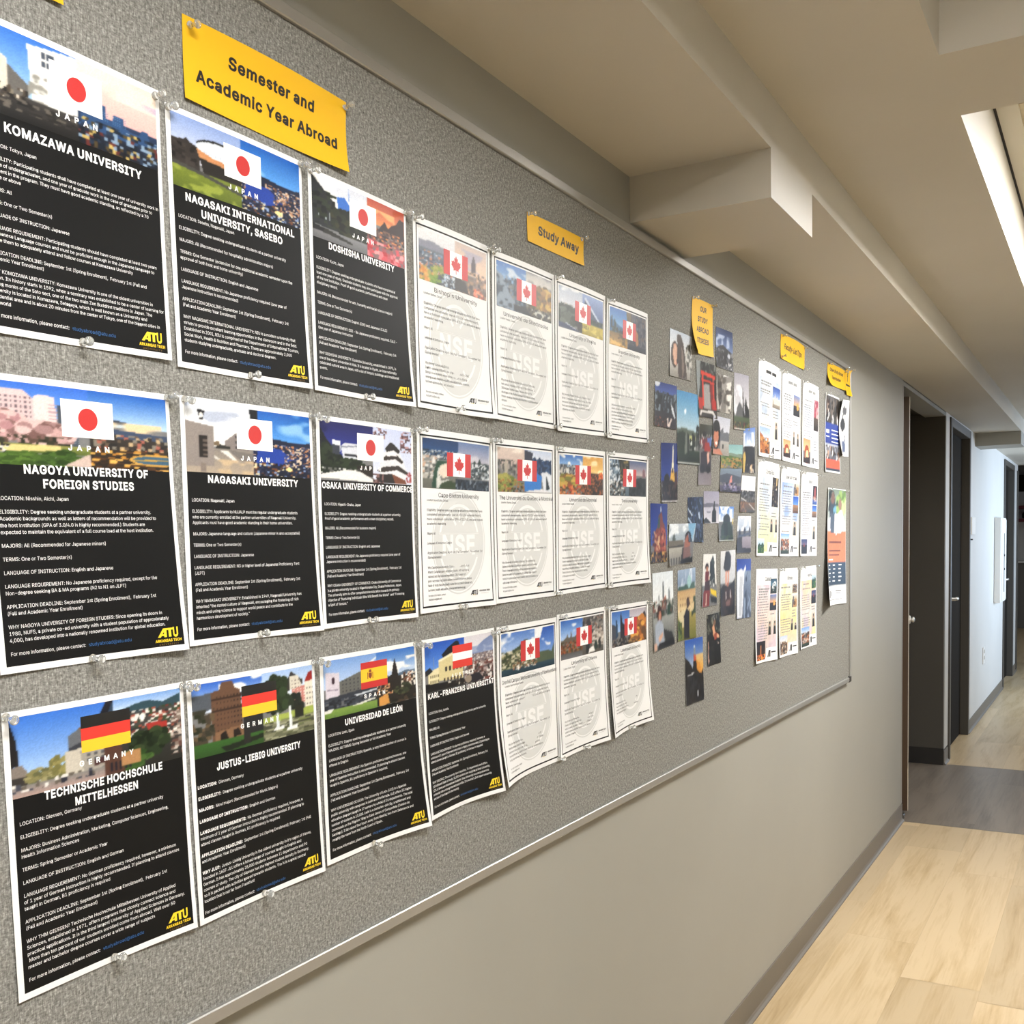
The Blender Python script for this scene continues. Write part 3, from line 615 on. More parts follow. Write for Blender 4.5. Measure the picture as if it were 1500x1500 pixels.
# ------------------------------------------------------------------ lettering outlines in units of cap height / 500, keyed by character number
SPACE = 0.3691
OUTLINES = {65:[471,[16,0,198,500,271,500,455,0,388,0,228,470,241,470,187,297,84,0],[108,140,108,195,363,195,363,140]],66:[448,[59,0,59,500,270,498,298,492,323,482,344,469,361,453,374,434,389,391,390,347,380,315,362,290,324,267,309,262,309,258,341,250,372,230,395,200,409,159,409,109,393,66,379,47,361,31,339,18,311,8,279,2],[122,56,276,59,304,66,324,78,338,94,347,113,348,151,337,181,315,205,284,221,244,227,122,227],[122,281,252,282,283,291,308,309,325,334,330,366,328,387,320,405,307,421,289,434,265,441,122,444]],67:[501,[221,-3,183,7,148,24,116,48,90,78,68,113,52,154,43,199,40,250,43,300,52,346,68,386,90,422,116,452,148,475,183,493,221,503,288,505,334,496,376,476,412,448,440,411,459,367,465,342,401,342,383,388,351,421,310,441,263,448,233,445,206,438,180,425,158,407,139,385,123,358,111,326,104,290,102,250,104,210,111,174,123,142,139,115,158,93,181,75,206,62,233,55,279,53,325,64,363,89,391,126,401,158,465,158,451,110,427,70,395,37,356,13,312,-2]],68:[494,[215,0,94,0,94,56,249,59,283,66,312,79,337,97,357,120,372,146,383,178,390,212,392,251,390,289,384,324,373,354,357,381,338,403,314,421,286,434,254,441,92,444,92,500,221,500,268,497,310,487,346,470,378,447,405,419,426,384,441,345,451,300,454,251,451,201,441,157,426,117,404,82,377,53,345,30,307,13,263,3],[122,500,122,0,59,0,59,500]],69:[411,[59,0,59,500,366,500,366,444,122,444,122,281,349,281,349,225,122,225,122,56,369,56,369,0]],70:[403,[59,0,59,500,363,500,363,444,122,444,122,273,340,273,340,217,122,217,122,0]],71:[511,[264,-7,221,-3,182,7,147,25,116,48,89,78,68,114,52,154,43,200,40,250,43,300,52,346,68,386,89,422,115,452,146,475,181,493,219,503,286,505,335,495,377,475,413,446,441,409,460,366,466,343,401,343,381,386,350,420,310,441,261,448,232,445,205,438,180,425,158,407,139,385,123,358,111,326,104,290,102,250,104,210,111,174,123,142,139,115,158,93,181,75,207,62,234,55,264,52,316,60,339,70,359,84,376,101,389,121,400,145,406,171,408,199,427,196,278,196,278,251,470,251,467,157,458,121,443,89,423,61,399,38,370,18,338,4,302,-4]],72:[508,[59,0,59,500,122,500,122,284,386,284,386,500,449,500,449,0,386,0,386,228,122,228,122,0]],73:[295,[31,0,31,56,116,56,116,444,31,444,31,500,265,500,265,444,180,444,180,56,265,56,265,0]],74:[390,[182,-7,141,-2,105,11,74,32,51,62,37,99,33,170,96,170,99,115,106,91,119,73,137,60,158,52,182,49,206,52,226,60,244,73,257,91,265,115,267,143,267,500,331,500,331,143,326,99,312,62,289,32,259,11,223,-2]],75:[459,[103,143,103,212,208,338,357,500,441,500,227,271,224,271],[59,0,59,500,122,500,122,0],[366,0,185,255,224,304,441,0]],76:[386,[59,0,59,500,122,500,122,56,355,56,355,0]],77:[617,[59,0,59,500,149,500,316,48,302,48,346,184,468,500,558,500,558,0,496,0,498,449,504,449,448,286,336,0,281,0,110,449,117,449,120,0]],78:[514,[59,0,59,500,134,500,407,54,398,53,392,192,392,500,455,500,455,0,380,0,106,444,117,446,123,286,123,0]],79:[524,[262,-7,221,-3,183,7,148,24,117,48,90,78,69,113,52,154,43,199,40,250,43,300,52,346,69,386,90,422,117,452,148,475,183,493,221,503,262,507,304,503,342,493,377,475,408,452,434,422,456,386,472,346,481,300,485,250,481,199,472,154,456,113,434,78,408,48,377,24,342,7,304,-3],[262,52,291,55,318,62,343,75,366,92,385,114,401,142,413,173,420,209,423,250,420,290,413,327,401,358,385,386,366,408,343,425,318,438,291,445,262,448,233,445,206,438,181,425,158,408,139,385,123,358,111,326,104,290,102,250,104,209,111,173,123,142,139,115,158,92,181,75,206,62,233,55]],80:[437,[59,0,59,500,267,498,299,491,327,479,350,463,369,445,383,422,393,397,400,371,400,313,393,286,383,261,369,239,350,219,327,204,299,192,267,185,107,183,107,238,253,240,292,252,318,274,334,305,339,342,334,378,318,409,292,431,253,443,122,444,122,0]],81:[524,[241,156,307,156,460,-47,394,-47],[262,-7,221,-3,183,7,148,24,117,48,90,78,69,113,52,154,43,199,40,250,43,300,52,346,69,386,90,422,117,452,148,475,183,493,221,503,262,507,304,503,342,493,377,475,408,452,434,422,456,386,472,346,481,300,485,250,481,199,472,154,456,113,434,78,408,48,377,24,342,7,304,-3],[262,52,291,55,318,62,343,75,366,92,385,114,401,142,413,173,420,209,423,250,420,290,413,327,401,358,385,386,366,408,343,425,318,438,291,445,262,448,233,445,206,438,181,425,158,408,139,385,123,358,111,326,104,290,102,250,104,209,111,173,123,142,139,115,158,92,181,75,206,62,233,55]],82:[441,[59,0,59,500,268,498,300,491,327,480,350,465,369,447,384,426,394,401,400,375,400,317,394,291,384,267,369,246,350,228,327,213,300,203,268,196,95,194,95,251,254,252,293,262,319,282,334,310,339,346,334,382,319,411,292,432,253,443,122,444,122,0],[347,0,226,225,298,225,420,0]],83:[439,[154,-1,125,9,101,23,80,39,63,59,50,82,42,107,38,134,103,134,112,100,133,75,164,58,200,49,242,50,281,59,312,78,333,104,340,137,334,165,316,185,259,213,142,248,110,265,85,284,66,307,55,335,51,366,54,393,61,418,74,440,91,460,111,476,135,489,162,499,223,507,284,499,311,489,334,476,354,460,371,441,383,420,391,396,394,371,332,371,326,395,314,414,297,430,275,441,250,448,201,449,164,440,137,423,119,398,113,369,120,339,140,318,209,288,322,252,366,222,388,194,400,158,399,110,392,85,380,62,363,42,343,25,318,10,289,0,256,-7]],84:[441,[31,444,31,500,410,500,410,444,252,444,252,0,189,0,189,444]],85:[508,[254,-8,217,-5,182,2,151,15,124,32,102,54,83,79,70,107,62,137,59,170,59,500,122,500,124,152,138,111,166,79,205,58,254,51,304,58,343,79,370,111,384,152,386,500,449,500,449,170,447,137,439,107,425,79,407,54,384,32,357,15,326,2,292,-5]],86:[471,[200,0,16,500,83,500,244,30,231,30,285,203,388,500,455,500,273,0]],87:[674,[152,0,16,500,81,500,194,39,186,39,220,193,301,500,373,500,489,39,480,39,514,193,593,500,658,500,521,0,448,0,335,437,330,467,344,467,312,317,227,0]],88:[466,[18,0,213,280,213,232,29,500,102,500,239,287,228,287,293,394,367,500,439,500,254,235,254,282,448,0,375,0,227,227,240,227,179,127,90,0]],89:[464,[200,0,200,205,16,500,90,500,227,269,245,227,220,227,276,339,374,500,447,500,263,205,263,0]],90:[431,[41,0,41,46,335,467,342,447,40,444,40,500,390,500,390,454,96,33,89,53,393,56,393,0]],97:[383,[37,62,30,106,35,144,52,171,76,190,175,216,261,231,270,242,267,280,255,302,236,316,209,324,160,321,124,304,98,269,40,286,62,325,94,352,131,369,204,377,251,369,281,354,307,331,325,296,331,247,331,0,272,0,272,51,268,51,238,15,196,-4],[271,187,120,151,102,137,92,116,91,91,100,71,128,51]],98:[417,[116,58,110,58,110,0,52,0,52,500,112,500,112,314,116,314,144,349,168,366,203,377,255,375,283,367,308,354,330,337,348,314,363,288,375,257,381,223,384,186,381,148,375,114,364,83,349,56,330,34,308,16,283,3,255,-5],[238,48,258,54,289,78,310,115,321,161,321,212,311,257,289,293,258,316,238,322,195,322,175,316,144,294,123,258,112,213,112,160,123,113,144,77,176,54]],99:[389,[171,-5,142,3,115,16,91,34,71,57,55,84,43,114,36,148,34,184,36,221,43,255,55,286,71,313,91,335,115,354,142,367,171,375,222,377,271,365,313,340,343,303,355,272,298,257,273,299,238,319,204,324,180,322,160,316,143,305,116,274,100,232,95,184,100,137,116,96,143,65,160,54,180,48,228,48,266,65,292,96,299,115,357,101,335,55,301,21,256,-1]],100:[417,[162,-5,135,3,110,16,87,34,69,56,54,83,43,114,36,148,34,186,36,223,43,257,54,288,69,314,88,337,110,354,135,367,162,375,214,377,249,366,282,340,301,314,305,314,305,500,365,500,365,0,307,0,307,58,301,58,273,21,248,4,214,-7],[242,54,273,77,294,113,305,160,305,213,294,258,273,294,242,316,201,324,179,322,159,316,142,306,116,276,100,235,95,186,100,137,116,95,143,64,160,54,179,48]],101:[397,[174,-5,143,3,115,16,91,34,71,57,55,83,43,114,36,147,34,184,36,220,43,254,54,285,70,312,90,335,113,353,140,367,169,375,222,377,261,368,297,349,328,319,351,277,363,223,365,166,73,166,73,217,332,217,304,199,299,244,284,281,258,308,223,323,180,323,144,308,117,282,100,247,94,207,96,148,109,104,133,72,167,52,209,45,249,52,281,71,300,104,359,89,342,54,314,25,278,4,233,-7]],102:[249,[224,373,224,321,6,321,6,373],[79,0,81,444,94,478,118,501,149,516,239,512,223,460,191,466,162,460,145,441,139,411,139,0]],103:[418,[50,-68,100,-40,128,-73,166,-92,203,-96,232,-93,256,-86,277,-74,293,-57,303,-34,306,-6,306,67,301,67,273,31,248,15,213,6,163,7,136,14,111,26,88,43,70,63,54,89,43,118,36,151,34,188,36,225,43,258,54,288,69,315,88,337,110,354,135,367,163,375,214,377,249,366,283,340,302,313,308,313,308,373,366,373,366,-9,364,-39,356,-66,344,-88,328,-107,309,-122,260,-142],[243,316,201,324,179,322,160,316,128,293,107,258,96,214,96,164,107,120,128,87,160,65]],104:[403,[112,0,52,0,52,500,112,500,112,283,101,283,114,314,130,338,149,356,172,368,196,375,248,376,290,362,308,350,323,334,335,315,344,293,351,236,351,0,291,0,291,231,288,258,281,281,268,299,251,313,231,321,189,322,158,312,133,292,117,262]],105:[164,[52,0,52,373,112,373,112,0],[82,435,71,437,62,440,53,447,46,455,42,464,41,475,42,485,46,495,53,503,62,510,71,513,82,515,93,513,103,510,112,503,119,495,123,485,124,475,123,464,119,455,112,447,103,440,93,437]],106:[164,[52,373,112,373,111,-51,100,-89,78,-117,46,-134,-10,-140,-10,-85,18,-84,30,-79,46,-59,52,-29],[82,435,71,437,61,440,53,447,46,455,42,464,40,475,42,485,46,495,53,503,61,510,71,513,82,515,93,513,103,510,112,503,118,495,122,485,124,475,122,464,118,455,112,447,103,440,93,437]],107:[374,[108,134,108,208,118,208,280,373,354,373,181,196,174,196],[52,0,52,500,112,500,112,0],[289,0,145,183,188,225,366,0]],108:[186,[111,0,89,7,73,20,61,37,54,58,52,83,52,500,112,500,115,70,124,56,167,53,178,3]],109:[599,[52,0,52,373,110,373,110,290,106,290,120,326,142,352,169,370,200,378,241,377,264,368,282,355,297,336,308,315,315,290,307,290,321,323,344,350,374,368,410,378,450,378,489,365,520,340,540,302,547,251,547,0,487,0,487,249,485,274,477,293,464,307,431,323,395,324,368,314,347,297,334,272,330,243,330,0,269,0,267,275,260,292,249,306,234,316,216,323,182,324,155,315,132,297,117,270,112,234,112,0]],110:[403,[112,0,52,0,52,373,110,373,110,283,101,283,114,314,130,338,149,356,172,368,196,375,248,376,290,362,308,350,335,315,344,293,351,236,351,0,291,0,291,231,288,258,281,281,268,299,251,313,231,321,189,322,158,312,133,292,117,262]],111:[408,[204,-8,171,-5,142,3,115,16,91,34,71,57,55,84,43,114,36,148,34,184,36,221,43,255,55,286,71,313,91,335,115,354,142,367,171,375,204,378,236,375,266,367,293,354,317,335,337,313,353,286,365,255,372,221,374,184,372,148,365,114,353,84,337,57,317,34,293,16,266,3,236,-5],[227,48,248,54,266,65,293,96,308,137,314,184,308,232,293,274,266,305,248,316,227,322,180,322,160,316,143,305,116,274,100,232,95,184,100,137,116,96,143,65,160,54,180,48]],112:[417,[52,-140,52,373,110,373,110,314,116,314,144,349,168,366,203,377,255,375,283,367,308,354,330,337,348,314,363,288,375,257,381,223,384,186,381,148,375,114,364,83,349,56,330,34,308,16,283,3,255,-5,204,-7,170,4,136,31,116,58,112,58,112,-140],[238,48,258,54,289,78,310,115,321,161,321,212,311,257,289,293,258,316,238,322,195,322,175,316,144,294,123,258,112,213,112,160,123,113,144,77,176,54]],113:[417,[365,-140,305,-140,305,58,301,58,273,21,248,4,214,-7,162,-5,135,3,110,16,87,34,69,56,54,83,43,114,36,148,34,186,36,223,43,257,54,288,69,314,88,337,110,354,135,367,162,375,214,377,249,366,282,340,301,314,307,314,307,373,365,373],[242,54,273,77,294,113,305,160,305,213,294,258,273,294,242,316,201,324,179,322,159,316,142,306,116,276,100,235,95,186,100,137,116,95,143,64,160,54,179,48]],114:[255,[52,0,52,373,110,373,110,315,113,315,134,348,168,371,239,377,239,317,187,319,156,309,133,291,117,265,112,233,112,0]],115:[359,[35,93,92,105,99,86,109,71,122,59,157,46,202,46,223,52,240,61,253,73,261,86,262,113,250,133,225,148,116,177,90,189,71,205,57,223,49,245,46,269,54,309,77,341,113,364,158,376,208,377,249,366,281,346,304,319,318,285,263,272,249,299,224,319,206,325,163,325,129,311,116,300,109,287,108,260,122,239,149,225,257,196,282,184,301,168,315,150,323,129,326,105,323,84,317,64,293,31,255,6,207,-6]],116:[223,[200,373,200,321,6,321,6,373],[64,463,124,463,125,81,134,60,153,50,198,53,209,2,165,-4,136,-1,111,7,90,21,76,40,67,63,64,91]],117:[403,[95,23,80,38,68,58,59,80,52,137,52,373,112,373,112,142,114,115,122,92,135,74,152,60,172,52,214,51,245,61,269,81,285,111,291,150,291,373,351,373,351,0,293,0,293,90,302,90,289,59,272,34,253,17,230,5,206,-3]],118:[383,[160,0,17,373,83,373,202,20,181,20,220,152,300,373,365,373,222,0]],119:[557,[135,0,22,373,86,373,172,41,162,41,203,210,248,373,311,373,395,41,385,41,426,210,472,373,535,373,422,0,362,0,272,332,286,332,244,169,195,0]],120:[372,[20,0,168,214,168,168,28,373,98,373,204,202,172,202,229,300,277,373,346,373,205,166,205,210,352,0,282,0,170,179,201,179,146,84,90,0]],121:[383,[47,-136,60,-84,102,-87,120,-80,135,-63,160,-1,17,373,83,373,202,20,181,20,220,152,300,373,365,373,193,-75,162,-117,137,-133,107,-142]],122:[374,[41,0,41,45,250,317,47,317,47,373,327,373,327,325,124,59,124,55,333,55,333,0]],48:[445,[223,-7,187,-3,156,7,128,24,103,47,83,76,68,111,56,152,49,198,47,250,49,301,56,347,68,388,84,423,104,453,128,476,156,493,188,503,223,507,258,503,289,493,317,476,342,453,362,423,378,388,389,347,396,301,398,250,396,198,389,152,378,111,362,76,342,47,318,24,290,7,258,-3],[223,49,246,51,267,59,285,72,301,91,314,114,332,173,338,250,332,327,314,386,301,409,285,428,267,441,246,449,223,452,199,449,179,441,160,428,144,409,131,386,113,327,107,250,113,173,131,114,144,91,160,72,179,59,199,51]],49:[445,[75,0,75,54,384,54,384,0],[271,500,271,0,209,0,209,441,85,352,85,419,195,500]],50:[445,[63,0,63,47,289,292,311,335,315,365,309,398,293,423,268,441,237,451,201,450,169,440,145,420,130,391,125,356,64,356,67,384,73,411,85,435,100,456,119,473,141,488,165,498,192,505,250,505,276,498,301,488,322,474,340,457,355,438,366,415,372,392,373,348,365,312,330,254,262,177,150,59,150,56,383,56,383,0]],51:[445,[107,22,86,38,69,56,56,78,47,102,43,130,107,130,116,99,135,74,162,58,196,50,235,50,270,60,299,79,317,106,323,142,318,177,300,207,270,230,226,242,154,243,154,294,283,441,283,444,68,444,68,500,366,500,366,453,208,273,208,284,243,285,275,281,303,271,328,257,348,240,365,219,377,195,384,170,386,142,384,114,376,89,364,65,348,44,327,27,303,12,276,2,247,-5]],52:[445,[39,104,39,156,243,500,305,500,107,160,406,160,406,104],[277,0,277,312,337,312,337,0]],53:[445,[217,-7,162,1,116,24,81,59,70,80,62,103,59,128,120,128,128,100,145,76,170,59,201,50,237,51,271,63,299,87,316,120,322,159,316,199,298,233,270,258,234,271,181,268,137,250,126,242,66,248,94,500,360,500,360,444,148,444,132,296,174,319,226,328,269,322,307,306,339,280,363,247,379,206,384,160,382,129,375,101,363,74,346,51,327,31,303,15,277,3,248,-4]],54:[445,[222,-7,193,-4,165,3,140,14,117,30,99,50,83,73,72,99,65,128,64,183,78,235,111,297,248,500,316,500,148,257,143,257,171,290,204,306,231,309,260,307,287,300,310,290,331,275,349,257,363,236,374,211,380,184,382,154,380,124,373,97,361,71,346,49,327,30,305,14,280,3,252,-4],[222,48,241,49,258,54,274,62,288,72,299,85,309,100,316,116,320,135,322,154,320,175,316,193,309,210,299,224,288,237,274,247,258,255,241,259,222,261,204,259,187,255,171,247,157,237,145,225,136,210,128,194,124,175,123,156,124,135,128,117,136,100,145,85,157,72,171,62,187,54,204,49]],55:[445,[95,0,318,444,61,444,61,500,384,500,384,441,162,0]],56:[445,[160,1,133,11,109,25,89,41,73,61,61,83,53,107,52,154,64,192,85,224,115,248,150,262,127,271,107,284,91,303,79,324,72,348,69,374,71,398,78,421,89,442,104,461,143,489,167,499,222,507,277,499,322,476,355,442,366,421,373,398,375,374,373,348,365,324,353,303,337,284,318,271,295,260,330,248,359,224,381,192,392,154,392,107,384,83,372,61,355,41,335,25,311,11,284,1],[222,48,244,50,263,53,280,59,295,67,307,78,317,90,325,104,329,119,331,136,329,154,325,170,317,185,306,199,293,210,278,219,261,226,242,230,222,231,202,230,183,226,166,219,151,210,138,199,128,185,120,170,115,154,113,136,115,119,119,104,127,90,137,78,149,67,164,59,182,53,201,50],[222,285,239,286,255,289,269,295,282,303,293,313,302,325,308,338,312,353,314,369,312,385,309,400,302,413,294,424,283,434,270,442,256,447,240,451,222,452,205,451,189,447,174,442,162,434,151,424,142,413,136,400,132,385,131,369,132,353,136,338,142,325,151,313,162,303,175,295,189,289,205,286]],57:[445,[222,507,252,504,280,497,305,486,327,470,346,450,362,427,373,401,380,372,380,317,366,265,334,203,197,0,128,0,296,243,302,243,274,210,240,194,214,191,185,193,159,200,135,210,114,225,96,243,82,264,71,289,65,316,62,346,65,376,72,404,83,429,99,451,118,470,140,486,165,497,193,504],[222,452,204,451,187,446,171,438,157,428,145,415,136,400,129,384,125,365,123,346,125,326,129,307,136,290,145,276,157,263,171,253,187,245,204,241,222,239,241,241,258,245,274,253,288,263,299,275,309,290,316,307,320,325,322,344,320,365,316,383,309,400,299,415,288,428,274,438,258,446,241,451]],46:[185,[94,-4,82,-3,71,1,62,9,55,18,50,29,49,40,50,52,55,63,62,72,71,79,82,84,94,85,106,84,116,79,126,72,133,63,137,52,139,40,137,29,133,18,126,9,116,1,106,-3]],44:[185,[37,-117,66,70,135,70,83,-117]],58:[185,[94,-4,82,-3,71,1,62,9,55,18,50,29,49,40,50,52,55,63,62,72,71,79,82,84,94,85,106,84,116,79,126,72,133,63,137,52,139,40,137,29,133,18,126,9,116,1,106,-3],[94,266,82,268,71,272,62,279,55,289,50,299,49,311,50,323,55,333,62,343,71,350,82,354,94,356,106,354,116,350,126,343,133,333,137,323,139,311,137,299,133,289,126,279,116,272,106,268]],59:[185,[37,-117,66,70,135,70,83,-117],[102,266,90,268,79,272,70,279,63,289,58,299,57,311,58,323,63,333,70,343,79,350,90,354,102,356,114,354,124,350,134,343,141,333,145,323,147,311,145,299,141,289,134,279,124,272,114,268]],40:[268,[173,530,232,530,188,421,159,308,149,203,158,113,185,16,232,-94,173,-94,148,-46,126,4,109,54,97,104,90,154]],41:[268,[37,-94,84,18,111,114,120,203,110,308,81,421,37,530,95,530,126,469,161,358,176,278,181,203,178,153,171,103,159,52,142,2,95,-94]],63:[352,[130,149,134,207,146,241,165,265,232,315,251,343,257,377,252,406,238,428,217,444,190,453,147,450,123,438,104,418,93,389,90,372,27,372,30,399,37,423,48,445,81,479,124,500,174,507,228,499,270,477,301,443,310,422,318,375,311,326,287,287,207,222,193,189,190,149],[161,-4,149,-3,139,1,129,9,122,18,118,29,116,40,118,52,122,62,129,72,139,79,149,83,161,85,173,83,183,79,193,72,200,62,204,52,206,40,204,29,200,18,193,9,183,1,173,-3]],33:[193,[66,158,62,500,130,500,126,158],[96,-4,85,-3,74,1,65,9,57,18,53,29,51,40,53,52,57,62,65,72,74,79,85,83,96,85,108,83,119,79,128,72,135,62,140,52,141,40,140,29,135,18,128,9,119,1,108,-3]],39:[203,[77,312,69,500,133,500,126,312]],34:[315,[77,312,69,500,133,500,126,312],[189,312,182,500,246,500,239,312]],38:[440,[162,-5,134,1,108,12,86,25,68,42,53,61,42,82,36,106,35,151,47,186,69,216,138,274,245,360,257,387,256,413,241,437,215,451,175,450,149,432,135,404,138,368,200,279,430,0,358,0,95,322,79,355,74,392,81,432,101,466,132,490,173,503,220,503,261,490,292,467,311,435,318,397,310,355,286,319,252,288,133,199,108,171,97,144,97,113,107,86,128,64,156,50,190,46,228,51,264,68,296,94,321,128,337,171,343,220,401,220,396,164,374,105,327,46,289,17,242,-1]],37:[664,[172,278,152,279,134,284,118,292,105,302,94,315,85,329,79,345,75,363,73,381,73,405,75,423,79,440,85,457,94,471,105,484,119,494,135,502,152,506,172,508,193,506,211,502,227,494,240,484,251,471,260,457,266,440,270,423,271,405,271,381,270,363,266,345,259,329,251,315,240,302,226,292,211,284,193,279],[188,324,200,330,215,352,219,381,218,420,209,446,200,456,188,462,157,462,145,456,130,434,125,405,126,366,136,340,145,330,157,324],[493,-9,472,-8,454,-3,439,5,425,15,414,27,405,42,399,58,395,75,394,94,394,118,395,136,399,153,405,169,414,184,425,196,439,207,455,215,473,219,493,221,513,219,531,215,546,207,560,196,571,184,580,169,586,153,589,136,591,118,591,94,589,75,586,58,579,42,570,27,559,15,546,5,530,-3,513,-8],[508,36,520,42,535,65,540,94,538,133,529,159,520,169,508,175,477,175,465,169,450,147,445,118,446,78,456,52,465,42,477,36],[130,0,474,500,531,500,187,0]],64:[664,[302,-131,258,-124,218,-112,181,-96,149,-76,120,-52,96,-23,76,9,60,45,49,86,42,129,40,176,42,222,49,265,60,304,76,340,96,373,121,401,149,426,181,446,216,462,255,474,297,481,343,483,387,481,427,473,464,461,497,445,527,424,553,401,574,374,592,345,616,280,624,211,617,116,604,74,583,41,552,18,531,12,481,13,444,27,425,44,413,67,395,41,365,20,321,12,293,15,268,22,246,35,228,51,213,71,192,121,185,179,193,235,203,260,217,282,233,301,253,317,275,328,298,335,345,336,378,325,412,300,412,329,465,329,467,95,477,73,496,60,524,60,537,65,555,87,566,125,571,212,565,268,546,321,514,367,469,403,442,416,412,427,378,433,304,433,270,427,238,417,209,403,184,386,161,366,141,342,125,314,103,250,96,175,103,99,113,65,125,35,142,7,162,-16,185,-37,212,-53,242,-67,275,-76,369,-83,481,-58,496,-105,385,-131],[324,64,344,65,361,70,376,77,388,87,398,100,405,116,410,135,413,157,414,182,413,206,410,227,404,244,397,258,387,269,374,277,360,282,344,286,325,287,308,285,292,280,278,272,266,262,256,249,248,235,242,218,239,200,238,182,239,161,241,142,246,123,253,107,262,92,274,80,288,71,305,66]],47:[245,[231,523,70,-75,14,-75,175,523]],45:[445,[331,240,331,185,112,185,112,240]],233:[397,[174,-5,143,3,115,16,91,34,71,57,55,83,43,114,36,147,34,184,36,220,43,254,54,285,70,312,90,335,113,353,140,367,169,375,222,377,261,368,297,349,328,319,351,277,363,223,365,166,73,166,73,217,332,217,304,199,299,244,284,281,258,308,223,323,180,323,144,308,117,282,100,247,94,207,96,148,109,104,133,72,167,52,209,45,249,52,281,71,300,104,359,89,342,54,314,25,278,4,233,-7],[174,421,221,520,288,520,223,421]],224:[383,[37,62,30,106,35,144,52,171,76,190,175,216,261,231,270,242,267,280,255,302,236,316,209,324,160,321,124,304,98,269,40,286,62,325,94,352,131,369,204,377,251,369,281,354,307,331,325,296,331,247,331,0,272,0,272,51,268,51,238,15,196,-4],[271,187,120,151,102,137,92,116,91,91,100,71,128,51],[162,421,98,520,165,520,212,421]],211:[524,[262,-7,221,-3,183,7,148,24,117,48,90,78,69,113,52,154,43,199,40,250,43,300,52,346,69,386,90,422,117,452,148,475,183,493,221,503,262,507,304,503,342,493,377,475,408,452,434,422,456,386,472,346,481,300,485,250,481,199,472,154,456,113,434,78,408,48,377,24,342,7,304,-3],[262,52,291,55,318,62,343,75,366,92,385,114,401,142,413,173,420,209,423,250,420,290,413,327,401,358,385,386,366,408,343,425,318,438,291,445,262,448,233,445,206,438,181,425,158,408,139,385,123,358,111,326,104,290,102,250,104,209,111,173,123,142,139,115,158,92,181,75,206,62,233,55],[236,549,283,647,350,647,285,549]],243:[408,[204,-8,171,-5,142,3,115,16,91,34,71,57,55,84,43,114,36,148,34,184,36,221,43,255,55,286,71,313,91,335,115,354,142,367,171,375,204,378,236,375,266,367,293,354,317,335,337,313,353,286,365,255,372,221,374,184,372,148,365,114,353,84,337,57,317,34,293,16,266,3,236,-5],[227,48,248,54,266,65,293,96,308,137,314,184,308,232,293,274,266,305,248,316,227,322,180,322,160,316,143,305,116,274,100,232,95,184,100,137,116,96,143,65,160,54,180,48],[178,421,224,520,292,520,227,421]],196:[471,[16,0,198,500,271,500,455,0,388,0,228,470,241,470,187,297,84,0],[108,140,108,195,363,195,363,140],[306,562,296,564,287,568,278,574,272,582,268,592,266,602,268,612,272,622,278,630,287,636,296,640,306,642,317,640,326,636,334,630,341,622,345,612,346,602,345,592,341,582,334,574,326,568,317,564],[165,562,155,564,145,568,137,574,130,582,126,592,125,602,126,612,130,622,137,630,145,636,155,640,165,642,176,640,185,636,193,630,200,622,203,612,205,602,203,592,200,582,193,574,185,568,176,564]]}
# ------------------------------------------------------------------ printed matter
def srgb(h):
    h = h.lstrip('#'); return np.array([int(h[i:i+2], 16) / 255 for i in (0, 2, 4)])

